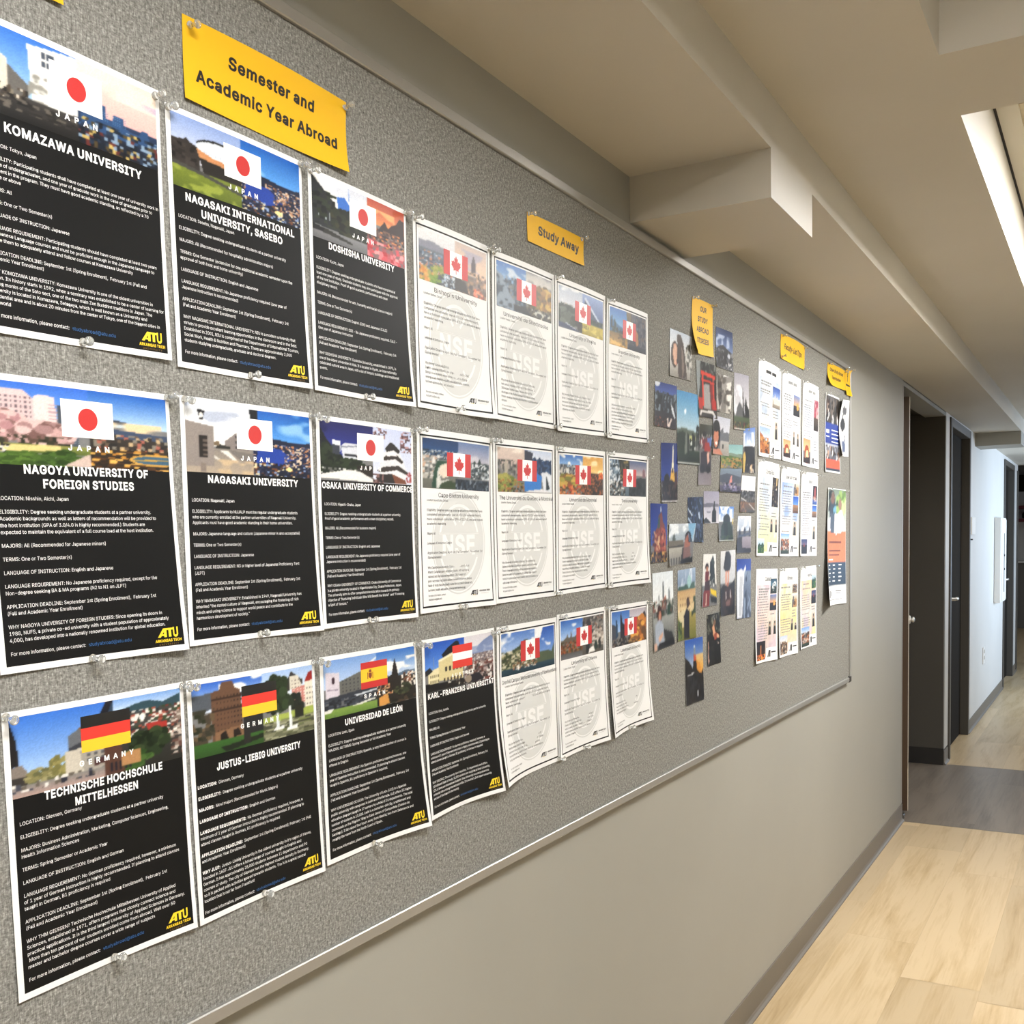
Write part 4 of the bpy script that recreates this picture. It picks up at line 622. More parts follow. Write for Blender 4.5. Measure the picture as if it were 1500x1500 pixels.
def paint(ops, nx, ny, seed=1):
    """draws a small printed picture; coordinates run 0..100 across and 0..100 down"""
    rng = np.random.default_rng(seed)
    C = np.ones((ny, nx, 3)) * 0.5
    xs = (np.arange(nx)) / (nx-1) * 100; ys = (np.arange(ny)) / (ny-1) * 100
    X, Y = np.meshgrid(xs, ys)
    def noise(cell):
        gx, gy = int(100/cell)+3, int(100/cell)+3
        g = rng.random((gy, gx)); fx, fy = X/cell, Y/cell
        ix, iy = fx.astype(int), fy.astype(int); tx, ty = fx-ix, fy-iy
        tx = tx*tx*(3-2*tx); ty = ty*ty*(3-2*ty)
        return (g[iy,ix]*(1-tx)+g[iy,ix+1]*tx)*(1-ty)+(g[iy+1,ix]*(1-tx)+g[iy+1,ix+1]*tx)*ty
    def inside(pts):
        m = np.zeros(X.shape, bool); n = len(pts)//2
        for i in range(n):
            x1, y1 = pts[2*i], pts[2*i+1]; x2, y2 = pts[(2*i+2) % (2*n)], pts[(2*i+3) % (2*n)]
            if y1 == y2: continue
            c = ((Y >= min(y1, y2)) & (Y < max(y1, y2)) & (X < (x2-x1)*(Y-y1)/(y2-y1)+x1))
            m ^= c
        return m
    for o in ops:
        k = o[0]
        if k == 'g':
            x0, y0, x1, y1, c0, c1 = o[1:]
            m = (X >= x0) & (X <= x1) & (Y >= y0) & (Y <= y1)
            t = np.clip((Y-y0)/max(1e-6, y1-y0), 0, 1)[..., None]
            C = np.where(m[..., None], srgb(c0)*(1-t)+srgb(c1)*t, C)
        elif k == 'p':
            C = np.where(inside(o[2])[..., None], srgb(o[1]), C)
        elif k == 'e':
            cx, cy, rx, ry, c = o[1:]
            C = np.where((((X-cx)/rx)**2+((Y-cy)/ry)**2 <= 1)[..., None], srgb(c), C)
        elif k == 'n':       # speckle: small blocks of random colours
            x0, y0, x1, y1, cw, ch, cols, pr = o[1:]
            cl = np.array([srgb(c) for c in cols.split()])
            gx, gy = int(100/cw)+2, int(100/ch)+2
            pick = rng.integers(0, len(cl), (gy, gx)); on = rng.random((gy, gx)) < pr
            ix, iy = (X/cw+noise(9)*1.2).astype(int) % gx, (Y/ch+noise(9)*1.2).astype(int) % gy
            m = (X >= x0) & (X <= x1) & (Y >= y0) & (Y <= y1) & on[iy, ix]
            C = np.where(m[..., None], cl[pick[iy, ix]], C)
        elif k == 'w':       # rows of windows
            x0, y0, x1, y1, a, b, c, fill = o[1:]
            fx = (X-x0)/(x1-x0)*a; fy = (Y-y0)/(y1-y0)*b
            m = (fx >= 0) & (fx < a) & (fy >= 0) & (fy < b) & ((fx % 1) > 1-fill) & ((fy % 1) > 1-fill)
            C = np.where(m[..., None], srgb(c), C)
        elif k == 's':       # soft cloud or foliage blotches
            x0, y0, x1, y1, c, cell, thr = o[1:]
            v = noise(cell)*.65+noise(cell/2)*.35
            a = np.clip((v-thr)/.12, 0, 1)*((X >= x0) & (X <= x1) & (Y >= y0) & (Y <= y1))
            C = C*(1-a[..., None])+srgb(c)*a[..., None]
        elif k == 'b':       # leafy crown
            cx, cy, rx, ry, cols, n = o[1:]
            for c in range(n):
                cl = cols.split(); q = srgb(cl[c % len(cl)])
                a = rng.random()*6.283; r = math.sqrt(rng.random())
                ex, ey = cx+rx*r*math.cos(a), cy+ry*r*math.sin(a); er = .18+.2*rng.random()
                C = np.where((((X-ex)/(rx*er))**2+((Y-ey)/(ry*er))**2 <= 1)[..., None], q, C)
    if nx > 40:          # soften and add a little print grain
        P_ = np.pad(C, ((1, 1), (1, 1), (0, 0)), 'edge')
        B_ = sum(P_[i:i+ny, j:j+nx] for i in range(3) for j in range(3))/9
        C = C*.55+B_*.45
    C = C*(1+(rng.random((ny, nx, 1))-.5)*.07)
    C = np.clip(C*.96+.01, 0, 1)**(1.12 if nx > 80 else 1.28)
    return np.where(C <= .04045, C/12.92, ((C+.055)/1.055)**2.4)

class Sheet:
    """paper pinned on the board: corner points, a lift function and inch coordinates"""
    def __init__(s, key, W, H, bulge=0.0, side=0.0):
        q = np.array(SHEETS[key]); s.key = key; s.q = q; s.W, s.H = W, H
        s.X0 = .0132; s.l = q[:, 0]-s.X0; s.bulge = bulge; s.side = side
        s.o = Vector(q[0])
    def lift(s, u, v):
        l = s.l; pos = lambda a: np.maximum(0, a)
        lo = pos((v-.25)/.75)**2; hi = pos((.75-v)/.75)**2
        le = pos(1-u/.6)**2; ri = pos((u-.4)/.6)**2
        return (l[0]*le*hi+l[1]*ri*hi+l[2]*le*lo+l[3]*ri*lo
                + s.bulge*np.sin(np.pi*np.clip(u, 0, 1))*(1-v)**2 + s.side*pos(1-u/.5)**2*np.sin(np.pi*np.clip(v, 0, 1)))
    def pt(s, x, y, eps=0.0):
        u = np.asarray(x, float)/s.W; v = np.asarray(y, float)/s.H; q = s.q
        p = [(q[0, i]*(1-u)+q[1, i]*u)*(1-v)+(q[2, i]*(1-u)+q[3, i]*u)*v for i in (1, 2)]
        return np.stack([s.X0+s.lift(u, v)+eps-s.o[0], p[0]-s.o[1], p[1]-s.o[2]], -1)
    def grid(s, name, xs, ys, eps, mats, mfn=None, colors=None, parent=None, back=True):
        nx, ny = len(xs), len(ys); X, Y = np.meshgrid(xs, ys)
        f = s.pt(X, Y, eps).reshape(-1, 3)
        i = np.arange(nx*ny).reshape(ny, nx)
        F = np.stack([i[1:, :-1], i[1:, 1:], i[:-1, 1:], i[:-1, :-1]], -1).reshape(-1, 4)
        mi = [mfn((xs[k % (nx-1)]+xs[k % (nx-1)+1])/2, (ys[k//(nx-1)]+ys[k//(nx-1)+1])/2) for k in range(len(F))] if mfn else [0]*len(F)
        V = f; faces = F.tolist()
        if back:
            bk = s.pt(X, Y, eps-.00025).reshape(-1, 3); n = nx*ny
            faces += (F[:, ::-1]+n).tolist(); mi += [0]*len(F)
            ring = [int(k) for k in list(i[0, :])+list(i[1:, -1])+list(i[-1, -2::-1])+list(i[-2:0:-1, 0])]
            V = np.concatenate([f, bk, f[ring], bk[ring]]); r = len(ring)
            for k in range(r):
                a, b = 2*n+k, 2*n+(k+1) % r
                faces.append([a, b, b+r, a+r]); mi.append(0)
        me = bpy.data.meshes.new(name); me.from_pydata(V.tolist(), [], faces)
        mats = mats if isinstance(mats, (list, tuple)) else [mats]
        for m in mats: me.materials.append(m)
        if len(mats) > 1: me.polygons.foreach_set('material_index', mi)
        if colors is not None:
            c = np.ones((len(V), 4), np.float32); cf = colors.reshape(-1, 3); c[:len(cf), :3] = cf
            if back: c[len(cf):, :3] = .8
            at = me.color_attributes.new('ink', 'FLOAT_COLOR', 'POINT'); at.data.foreach_set('color', c.ravel())
        me.polygons.foreach_set('use_smooth', [k < len(F) for k in range(len(faces))])
        me.update()
        return link(name, me, parent, None if parent else s.o)
    def picture(s, name, x0, y0, x1, y1, ops, nx, ny, seed, parent, eps=.00022, m='ink'):
        return s.grid(name, np.linspace(x0, x1, nx), np.linspace(y0, y1, ny), eps, MT[m], None, paint(ops, nx, ny, seed), parent, back=False)

class Ink:
    def __init__(s): s.v = []; s.f = []; s.n = 0
    def add(s, v, f):
        s.v.append(np.asarray(v, float)); s.f += [tuple(i+s.n for i in q) for q in f]; s.n += len(v); return s
    def poly(s, pts): return s.add(pts, [tuple(range(len(pts)))])
    def rect(s, x0, y0, x1, y1):
        nx, ny = max(1, int(abs(x1-x0)/.28)), max(1, int(abs(y1-y0)/.28))
        if nx*ny == 1: return s.poly([(x0, y1), (x1, y1), (x1, y0), (x0, y0)])
        X, Y = np.meshgrid(np.linspace(x0, x1, nx+1), np.linspace(y1, y0, ny+1))
        i = np.arange(X.size).reshape(X.shape)
        F = np.stack([i[:-1, :-1], i[:-1, 1:], i[1:, 1:], i[1:, :-1]], -1).reshape(-1, 4)
        return s.add(np.stack([X.ravel(), Y.ravel()], -1), F.tolist())
    def disc(s, cx, cy, r, n=40, r0=0.0, ry=None):
        ry = ry or r
        o = [(cx+r*math.cos(-2*math.pi*k/n), cy+ry*math.sin(-2*math.pi*k/n)) for k in range(n)]
        if r0 <= 0:
            P = [(cx, cy)]; F = []
            for j, q in enumerate((.33, .66, 1.0)):
                P += [(cx+(x-cx)*q, cy+(y-cy)*q) for x, y in o]
                for k in range(n):
                    k2 = (k+1) % n
                    F.append((0, 1+k, 1+k2) if j == 0 else (1+(j-1)*n+k, 1+j*n+k, 1+j*n+k2, 1+(j-1)*n+k2))
            return s.add(P, F)
        i = [(cx+r0*math.cos(-2*math.pi*k/n), cy+r0*ry/r*math.sin(-2*math.pi*k/n)) for k in range(n)]
        return s.add(o+i, [(k, (k+1) % n, n+(k+1) % n, n+k) for k in range(n)])
    def text(s, txt, x, y, cap, bold=0.0, align='L', width=None, xs=1.0, shear=0.0, track=0.0, res=2):
        V, F, adv = line(txt, bold, track, res)
        if not len(V): return s
        sx = cap*xs
        if width: sx = width/adv
        w = adv*sx
        x0 = x if align == 'L' else (x-w/2 if align == 'C' else x-w)
        P = np.stack([x0+V[:, 0]*sx+V[:, 1]*cap*shear, y-V[:, 1]*cap], -1)
        return s.add(P, F)
    def build(s, sheet, name, m, parent, eps):
        if not s.n: return None
        P = np.concatenate(s.v); V = sheet.pt(P[:, 0], P[:, 1], eps)
        me = bpy.data.meshes.new(name); me.from_pydata(V.tolist(), [], s.f); me.materials.append(MT[m]); me.update()
        return link(name, me, parent)

GL = {}; BOLD_OUT = .062
def glyph(ch, bold, res):
    w = 1 if bold >= .02 else 0; k = (ch, w)
    if k not in GL:
        if ch == ' ': GL[k] = (np.zeros((0, 2)), [], SPACE)
        else:
            data = OUTLINES[ord(ch)]
            loops = [np.array(c, float).reshape(-1, 2)/500 for c in data[1:]]
            if w:       # heavier weight: push every outline outward along its corner normals
                nl = []
                for p in loops:
                    d1 = p-np.roll(p, 1, 0); d2 = np.roll(p, -1, 0)-p
                    d1 /= np.linalg.norm(d1, axis=1, keepdims=True)+1e-9; d2 /= np.linalg.norm(d2, axis=1, keepdims=True)+1e-9
                    nr = np.stack([-(d1[:, 1]+d2[:, 1]), d1[:, 0]+d2[:, 0]], -1)
                    nr /= np.maximum(.7, (nr**2).sum(1, keepdims=True)/2)
                    nl.append(p+nr*BOLD_OUT)
                loops = nl
            v = np.concatenate(loops); e = []; n0 = 0
            for p in loops:
                e += [(n0+i, n0+(i+1) % len(p)) for i in range(len(p))]; n0 += len(p)
            cv, _, cf = delaunay_2d_cdt([Vector(q) for q in v.tolist()], e, [], 0, 1e-5)[:3]
            cv = np.array([(q.x, q.y) for q in cv]); f = []
            for t in cf:
                c = cv[list(t)].mean(0); wn = 0
                for p in loops:
                    x0, y0 = p[:, 0], p[:, 1]; x1, y1 = np.roll(x0, -1), np.roll(y0, -1)
                    left = (x1-x0)*(c[1]-y0)-(c[0]-x0)*(y1-y0)
                    wn += int(((y0 <= c[1]) & (y1 > c[1]) & (left > 0)).sum())-int(((y0 > c[1]) & (y1 <= c[1]) & (left < 0)).sum())
                if wn:
                    a_, b_, c_ = cv[t[0]], cv[t[1]], cv[t[2]]
                    cr = (b_[0]-a_[0])*(c_[1]-a_[1])-(b_[1]-a_[1])*(c_[0]-a_[0])
                    f.append(tuple(t) if cr > 0 else tuple(reversed(t)))
            GL[k] = (cv, f, data[0]/500+(.10 if w else 0))
    return GL[k]
def line(txt, bold, track, res):
    x = 0.0; V = []; F = []; n = 0
    for ch in txt:
        v, f, a = glyph(ch, bold, res)
        if len(v):
            V.append(v+np.array([x, 0])); F += [tuple(i+n for i in q) for q in f]; n += len(v)
        x += a+track
    return (np.concatenate(V) if V else np.zeros((0, 2))), F, x-track

LEAF = [(0,-48),(9,-30),(19,-35),(15,-8),(28,-22),(32,-13),(46,-16),(41,-2),(47,3),(24,22),(27,31),(3,27),(3,48),
        (-3,48),(-3,27),(-27,31),(-24,22),(-47,3),(-41,-2),(-46,-16),(-32,-13),(-28,-22),(-15,-8),(-19,-35),(-9,-30)]
def flag(sh, kind, x0, y0, x1, y1, root):
    w, h = x1-x0, y1-y0; e = .00032
    base = Ink()
    if kind == 'japan':
        o = base.rect(x0, y0, x1, y1).build(sh, 'flag', 'flagwhite', root, e)
        o['label'] = 'white flag with a red disc'
        Ink().disc((x0+x1)/2, (y0+y1)/2, h*.30).build(sh, 'disc', 'red', o, e+.0001)
    elif kind == 'germany':
        o = base.rect(x0, y0, x1, y0+h/3).build(sh, 'flag', 'flagblack', root, e); o['label'] = 'black, red and gold striped flag'
        Ink().rect(x0, y0+h/3, x1, y0+2*h/3).build(sh, 'red_band', 'flagred', o, e)
        Ink().rect(x0, y0+2*h/3, x1, y1).build(sh, 'gold_band', 'flagyellow', o, e)
    elif kind == 'spain':
        o = base.rect(x0, y0+h*.25, x1, y1-h*.25).build(sh, 'flag', 'flagyellow', root, e); o['label'] = 'red and yellow flag with a crest'
        for a, b in ((y0, y0+h*.25), (y1-h*.25, y1)): Ink().rect(x0, a, x1, b).build(sh, 'red_band', 'red', o, e)
        c = Ink(); cx, cy = x0+w*.34, (y0+y1)/2
        c.poly([(cx-.14, cy-.12), (cx-.14, cy+.10), (cx, cy+.22), (cx+.14, cy+.10), (cx+.14, cy-.12)])
        c.rect(cx-.25, cy-.15, cx-.19, cy+.22); c.rect(cx+.19, cy-.15, cx+.25, cy+.22)
        c.poly([(cx-.13, cy-.15), (cx+.13, cy-.15), (cx+.09, cy-.30), (cx-.09, cy-.30)])
        c.build(sh, 'crest', 'crest', o, e+.0001)
    elif kind == 'austria':
        o = base.rect(x0, y0+h/3, x1, y0+2*h/3).build(sh, 'flag', 'flagwhite', root, e); o['label'] = 'red white red striped flag'
        for a, b in ((y0, y0+h/3), (y0+2*h/3, y1)): Ink().rect(x0, a, x1, b).build(sh, 'red_band', 'flagred', o, e)
    elif kind == 'canada':
        o = base.rect(x0+w*.25, y0, x1-w*.25, y1).build(sh, 'flag', 'flagwhite', root, e); o['label'] = 'red and white flag with a maple leaf'
        for a, b in ((x0, x0+w*.25), (x1-w*.25, x1)): Ink().rect(a, y0, b, y1).build(sh, 'red_band', 'red', o, e)
        k = h*.0082; cx, cy = (x0+x1)/2, (y0+y1)/2
        L = Ink(); pts = [(cx+a*k*.95, cy+b*k) for a, b in LEAF]
        # fan from the centre keeps the concave outline exact
        L.add([(cx, cy)]+pts, [(0, (i+1) % len(pts)+1, i+1) for i in range(len(pts))])
        L.build(sh, 'maple_leaf', 'red', o, e+.0001)

def cuts(a, b, n, extra):
    xs = [x for x in np.linspace(a, b, n) if x in (a, b) or all(abs(x-e) > (b-a)/n*.3 for e in extra)]
    return np.array(sorted(set(round(float(x), 4) for x in list(xs)+list(extra))))

def atu(sh, x0, x1, y, cap, dark, root, small, res=2):
    m1, m2, m3 = ('btext', 'btext', 'gtext') if dark else ('gold', 'gold', 'bronze')
    L = Ink(); w = x1-x0
    L.text('U', x1-w*.30, y, cap, .035, width=w*.29, shear=.0)
    L.rect(x0+w*.40, y-cap, x0+w*.72, y-cap*.78); L.rect(x0+w*.51, y-cap*.78, x0+w*.63, y)
    # slanted A with a low bar that runs into the T
    L.poly([(x0, y), (x0+w*.135, y), (x0+w*.40, y-cap), (x0+w*.27, y-cap)])
    L.rect(x0+w*.30, y-cap, x0+w*.42, y); L.rect(x0+w*.17, y-cap*.34, x0+w*.31, y-cap*.16)
    lg = L.build(sh, 'logo', m1, root, .00036)
    if dark:
        s = Ink(); s.rect(x0+w*.30, y-.02, x0+w*.42, y+.03); s.rect(x0+w*.50, y-.02, x0+w*.63, y+.03)
        s.build(sh, 'logo_shade', 'gold', lg, .00034)
    a, b, yy, cp, yy2, cp2 = small
    Ink().text('ARKANSAS TECH', a, yy, cp, .03, width=b-a, res=1).build(sh, 'logo_name', m2, lg, .00036)
    Ink().text('UNIVERSITY', a+(b-a)*.13, yy2, cp2, 0, width=(b-a)*.74, track=.4, res=1).build(sh, 'logo_line', m3, lg, .00036)

def body(paras, x, y, pitch, cap, maxw, bold_heads=False, gap=None, xs=None):
    ink = Ink(); gap = gap or pitch*2
    longest = max(line(l, 0, 0, 1)[2] for p in paras for l in p)*cap
    f = min(xs or 6.72/(line('ELIGIBILITY: Degree seeking undergraduate students at a partner university.', 0, 0, 1)[2]*cap), maxw/longest)
    for p in paras:
        for i, l in enumerate(p):
            if bold_heads and i == 0 and ':' in l:
                h, r = l.split(':', 1); h += ':'
                ink.text(h, x, y, cap, .03, xs=f, res=1)
                ink.text(r, x+line(h, .03, 0, 1)[2]*cap*f+.04, y, cap, .002, xs=f, res=1)
            else: ink.text(l, x, y, cap, .004, xs=f, res=1)
            if i < len(p)-1: y += pitch
        y += gap
    return ink, y-gap

APP = ['APPLICATION DEADLINE: September 1st (Spring Enrollment),  February 1st', '(Fall and Academic Year Enrollment)']
FM = 'For more information, please contact: '
def black_poster(key, label, group, country, flagkind, titles, paras, ops, seed, tcap=.31, ty=3.62, bold=False, fmy=10.36, maxw=7.75, ph=3.3, pitch=.25, bx=.46, cap=.138):
    W, H = 8.5, 11.0; sh = Sheet(key, W, H, bulge=.002)
    e = (.26, 8.30, .25, 10.75)
    xs = cuts(0, W, 30, e[:2]); ys = cuts(0, H, 40, e[2:])
    root = sh.grid('university_poster', xs, ys, 0.0, [MT['paper'], MT['black']], lambda x, y: 1 if e[0] < x < e[1] and e[2] < y < e[3] else 0)
    tag(root, label, 'poster', group)
    sh.picture('printed_photo', e[0], e[2], e[1], ph, ops, 150, 76, seed, root)
    flag(sh, flagkind, 3.24, .68, 5.58, 2.13, root)
    Ink().text(country, 4.41, 2.64, .20, .03, 'C', width=1.9 if len(country) < 6 else 2.6, track=.75).build(sh, 'country_name', 'wtext', root, .00040)
    t = Ink(); y = ty
    for i, (s_, wd) in enumerate(titles):
        t.text(s_, 4.36, y, tcap, .045, 'C', width=wd); y += .53
    t.build(sh, 'title_text', 'wtext', root, .00040)
    n = sum(len(p) for p in paras)+len(paras)+1
    ink, _ = body(paras, bx, fmy-pitch*(n-1), pitch, cap, maxw, bold)
    ink.text(FM, bx, fmy, .138, .004, width=3.25, res=1)
    ink.build(sh, 'body_text', 'wtext', root, .00034)
    Ink().text('studyabroad@atu.edu', bx+3.32, fmy, .138, .004, width=2.0, res=1).build(sh, 'email_text', 'link', root, .00034)
    atu(sh, 7.02, 8.08, 10.36, .38, False, root, (6.90, 8.18, 10.56, .11, 10.70, .07))
    return sh, root

def nse(sh, root):
    cx, cy = 4.42, 6.85
    L = Ink(); L.disc(cx, cy, 3.02, 64, 2.93, 3.22); L.disc(cx, cy, 2.85, 64, 2.30, 3.04)
    # middle plate with the three knocked-out letters
    V = Ink(); k = 2.12; ky = 2.26
    V.poly([(cx+k*math.cos(-a), cy+ky*math.sin(-a)) for a in np.linspace(.30, math.pi-.30, 24)])
    V.poly([(cx+k*math.cos(-a), cy+ky*math.sin(-a)) for a in np.linspace(math.pi+.30, 2*math.pi-.30, 24)])
    L.rect(cx-2.2, cy-.66, cx+2.2, cy-.58); L.rect(cx-2.2, cy+.86, cx+2.2, cy+.93)
    w = L.build(sh, 'watermark', 'mark', root, .00014)
    V.build(sh, 'watermark_globe', 'mark', w, .00018)
    Ink().rect(cx-2.3, cy-.56, cx+2.3, cy+.84).build(sh, 'watermark_band', 'mark', w, .00020)
    T = Ink().text('NSE', cx, cy+.70, 1.15, .05, 'C', width=3.9); 
    for a in np.linspace(.5, math.pi-.5, 5):
        for sg in (-1, 1):
            p = (cx+.75*math.cos(a), cy-sg*(.75+.55)*math.sin(a)); q = (cx+2.0*math.cos(a), cy-sg*2.15*math.sin(a))
            d = np.array([q[1]-p[1], p[0]-q[0]]); d = d/np.linalg.norm(d)*.09
            if abs(p[1]-cy) > .95 or True:
                pts = [(p[0]+d[0], p[1]+d[1]), (q[0]+d[0], q[1]+d[1]), (q[0]-d[0], q[1]-d[1]), (p[0]-d[0], p[1]-d[1])]
                if min(abs(y-cy) for _, y in pts) > .95: T.poly(pts if sg < 0 else pts)
    T.build(sh, 'watermark_letters', 'paper', w, .00032)

CAN = [['Eligibility: Degree seeking undergraduate students that have', 'completed one academic year at ATU (24 semester hours),',
        'have a minimum cumulative GPA of 2.5/4.0, and are in good', 'academic standing.']]
def white_poster(key, label, group, title, tw, place, lang, why, ops, seed, canada=False):
    W, H = 8.5, 11.0; sh = Sheet(key, W, H, bulge=.0025)
    xs = cuts(0, W, 18, (.27, .36, 8.14, 8.23)); ys = cuts(0, H, 30, (.35, .45, 10.60, 10.71))
    def mf(x, y):
        o = .27 < x < 8.23 and .35 < y < 10.71; i = .36 < x < 8.14 and .45 < y < 10.60
        return 1 if o and not i else 0
    root = sh.grid('university_poster', xs, ys, 0.0, [MT['paper'], MT['black']], mf)
    tag(root, label, 'poster', group)
    sh.picture('printed_photo', .52, .55, 8.02, 3.53, ops, 84, 44, seed, root)
    nse(sh, root)
    flag(sh, 'canada', 3.04, 1.27, 5.74, 2.73, root)
    if canada: Ink().text('CANADA', 4.4, 3.12, .27, .01, 'C', width=2.2).build(sh, 'country_name', 'btext', root, .0004)
    Ink().text(title, 4.42, 4.05, .27, .004, 'C', width=tw).build(sh, 'title_text', 'btext', root, .00036)
    P = CAN
    ink = Ink()
    def ln(t, y, cap=.145, wd=None):
        ink.text(t, .9, y, cap, .006, width=wd, xs=.88, res=1)
    ln('Location: %s, Canada' % place, 4.30, .13)
    for i, l in enumerate(CAN[0]): ln(l, 4.90+.275*i, .145, (6.25, 6.1, 6.3, 2.05)[i])
    ln('Majors: All', 6.32); ln('Language of Instruction: ' + lang, 6.90)
    ln('Application Deadline: April 1st (Fall Semester), November 1st', 7.48, .145, 6.2); ln('(Spring Semester)', 7.76)
    for i, l in enumerate(why): ln(l, 8.37+.272*i, .145, min(6.4, line(l, 0, 0, 1)[2]*.145*.86))
    ln('For more information, contact:', 10.05, .115); ln('studyabroad@atu.edu', 10.28, .12)
    ink.build(sh, 'body_text', 'btext', root, .00040)
    atu(sh, 5.68, 6.52, 10.20, .30, True, root, (6.66, 7.84, 10.02, .10, 10.17, .06))
    return sh, root
# ------------------------------------------------------------------ university posters
NIGHT = [('g',50,0,100,45,'1d63b8','5ea2e4'), ('s',50,0,100,40,'8fc0ee',22,.62), ('g',50,45,100,100,'12224f','0d1430'),
         ('p','0f1c3a',[50,45,60,40,75,43,90,47,100,42,100,60,50,60]), ('n',50,50,100,70,1.6,2.2,'20345f 8a8fa8 d8c2a8 1a2748 c98a5a',.5),
         ('p','1f45a0',[54,58,72,56,84,72,70,84,52,80]), ('n',50,80,100,100,1.8,2.4,'0a0d18 2a3350 e8d9b0 7a4a2a 11182c 90a8d0',.6),
         ('n',76,52,100,84,1.6,2.4,'141a30 e2cdb4 6a4a3c 2b3a66 b98a6a',.65), ('e',80,88,3,3,'ffe9a0')]
L3 = ['LANGUAGE REQUIREMENT: No Japanese proficiency required (one year of', 'Japanese instruction is recommended)']
TS = ['TERMS: One or Two Semester(s)']

black_poster('komazawa', 'black poster with Japanese flag over a pink dusk skyline, first in the top row', 'black university posters', 'JAPAN', 'japan',
 [('KOMAZAWA UNIVERSITY', 6.15)],
 [['LOCATION: Tokyo, Japan'], ['ELIGIBILITY: Participating students shall have completed at least one year of university work in', 'the case of undergraduates, and one year of graduate work in the case of graduates prior to', 'enrollment in the program. They must have good academic standing, as reflected by a 70', 'average or above'],
  ['MAJORS: All'], TS, ['LANGUAGE OF INSTRUCTION: Japanese'], ['LANGUAGE REQUIREMENT: Participating students should have completed at least two years', 'of Japanese Language courses and must be proficient enough in the Japanese language to', 'enable them to adequately attend and follow courses at Komazawa University'],
  ['APPLICATION DEADLINE: September 1st (Spring Enrollment),  February 1st (Fall and', 'Academic Year Enrollment)'],
  ['WHY KOMOZAWA UNIVERSITY: Komazawa University is one of the oldest universities in', 'Japan. Its history starts in 1592, when a seminary was established to be a center of learning for', 'young monks of the Soto sect, one of the two main Zen Buddhist traditions in Japan. The', 'university is located in Komazawa, Setagaya, which is well known as a University and', 'residential area and is about 20 minutes from the center of Tokyo, one of the biggest cities in', 'the world']],
 [('g',0,0,52,70,'3f7bd0','a9cdf0'), ('p','efece2',[0,28,8,26,16,34,16,72,0,74]), ('p','d9d3c4',[10,30,16,34,16,72,10,72]), ('p','6d6a66',[16,40,26,56,26,78,16,76]),
  ('p','f2f1ec',[26,8,52,0,52,70,28,76]), ('p','dfe6ea',[40,4,52,0,52,40,40,40]), ('w',33,8,40,28,3,2,'4a5260',.8), ('s',26,40,36,72,'9a9890',6,.55),
  ('g',0,72,52,100,'454240','1c1b1b'), ('n',0,64,26,82,1.6,5,'2a2826 d8cfc0 51473c 8a8272 1d1c1c',.6), ('n',10,76,52,90,3,3,'262423 3a3735 6a645c',.5),
  ('g',52,0,100,58,'e9d6cc','efb9b2'), ('s',52,0,100,30,'f3e3d4',30,.5), ('s',60,20,100,50,'c9b4c8',24,.55), ('g',52,58,100,100,'2c3f60','141722'),
  ('p','33547e',[54,60,58,48,60,60,64,60,64,44,68,44,68,60,72,60,73,50,79,50,79,62,88,64,90,56,94,56,95,66,100,68,100,78,52,78]),
  ('w',62,46,80,62,12,5,'5d86b0',.35), ('n',52,66,100,100,2.2,4,'16202e 28384e 0e121b 57482c c9b06a 6a2f2a 8fa6bd',.75)], 11, ty=3.88, pitch=.22, cap=.125, fmy=10.44, maxw=7.75)

black_poster('sasebo', 'black poster with Japanese flag over a round glass building on a lawn', 'black university posters', 'JAPAN', 'japan',
 [('NAGASAKI INTERNATIONAL', 6.95), ('UNIVERSITY, SASEBO', 5.2)],
 [['LOCATION: Sasebo, Nagasaki, Japan'], ['ELIGIBILITY: Degree seeking undergraduate students at a partner university'], ['MAJORS: All (Recommended for hospitality administration majors)'],
  ['TERMS: One Semester (extension for one additional academic semester upon the', 'approval of both host and home university)'], ['LANGUAGE OF INSTRUCTION: English and Japanese'], L3, APP,
  ['WHY NAGASAKI INTERNATIONAL UNIVERSITY: NIU is a modern university that', 'strives to provide excellent learning opportunities in the classroom and in the field.', 'Established in 2001, NIU is comprised of the Departments of International Tourism,', 'Social Work, Health & Nutrition and Pharmacy. There are approximately 2,000', 'students studying undergraduate, graduate and doctoral degrees.']],
 [('g',0,0,50,60,'8fa5d4','dfe3ef')]+NIGHT[:]+[('p','3a3532',[0,34,8,33,10,28,12,33,19,38,19,72,0,68]), ('n',0,38,18,66,3,4,'2b2725 453e3a 1e1b1a',.6),
  ('e',36,32,19,13,'1c1b1c'), ('e',36,34,19,12,'dde3ea'), ('w',18,26,54,42,22,1,'b7c3d2',.25), ('p','c98f62',[17,38,19,50,28,56,50,54,50,44,40,46,28,44]),
  ('p','2b2724',[19,50,50,54,50,78,22,72]), ('w',20,52,50,74,7,1,'d8d2c6',.18), ('g',0,70,50,104,'7d8a34','5d6a26'), ('p','4b4a46',[0,64,24,70,50,80,50,84,20,74,0,70]), ('s',0,70,50,100,'94a044',8,.55)],
 12, ty=3.80)

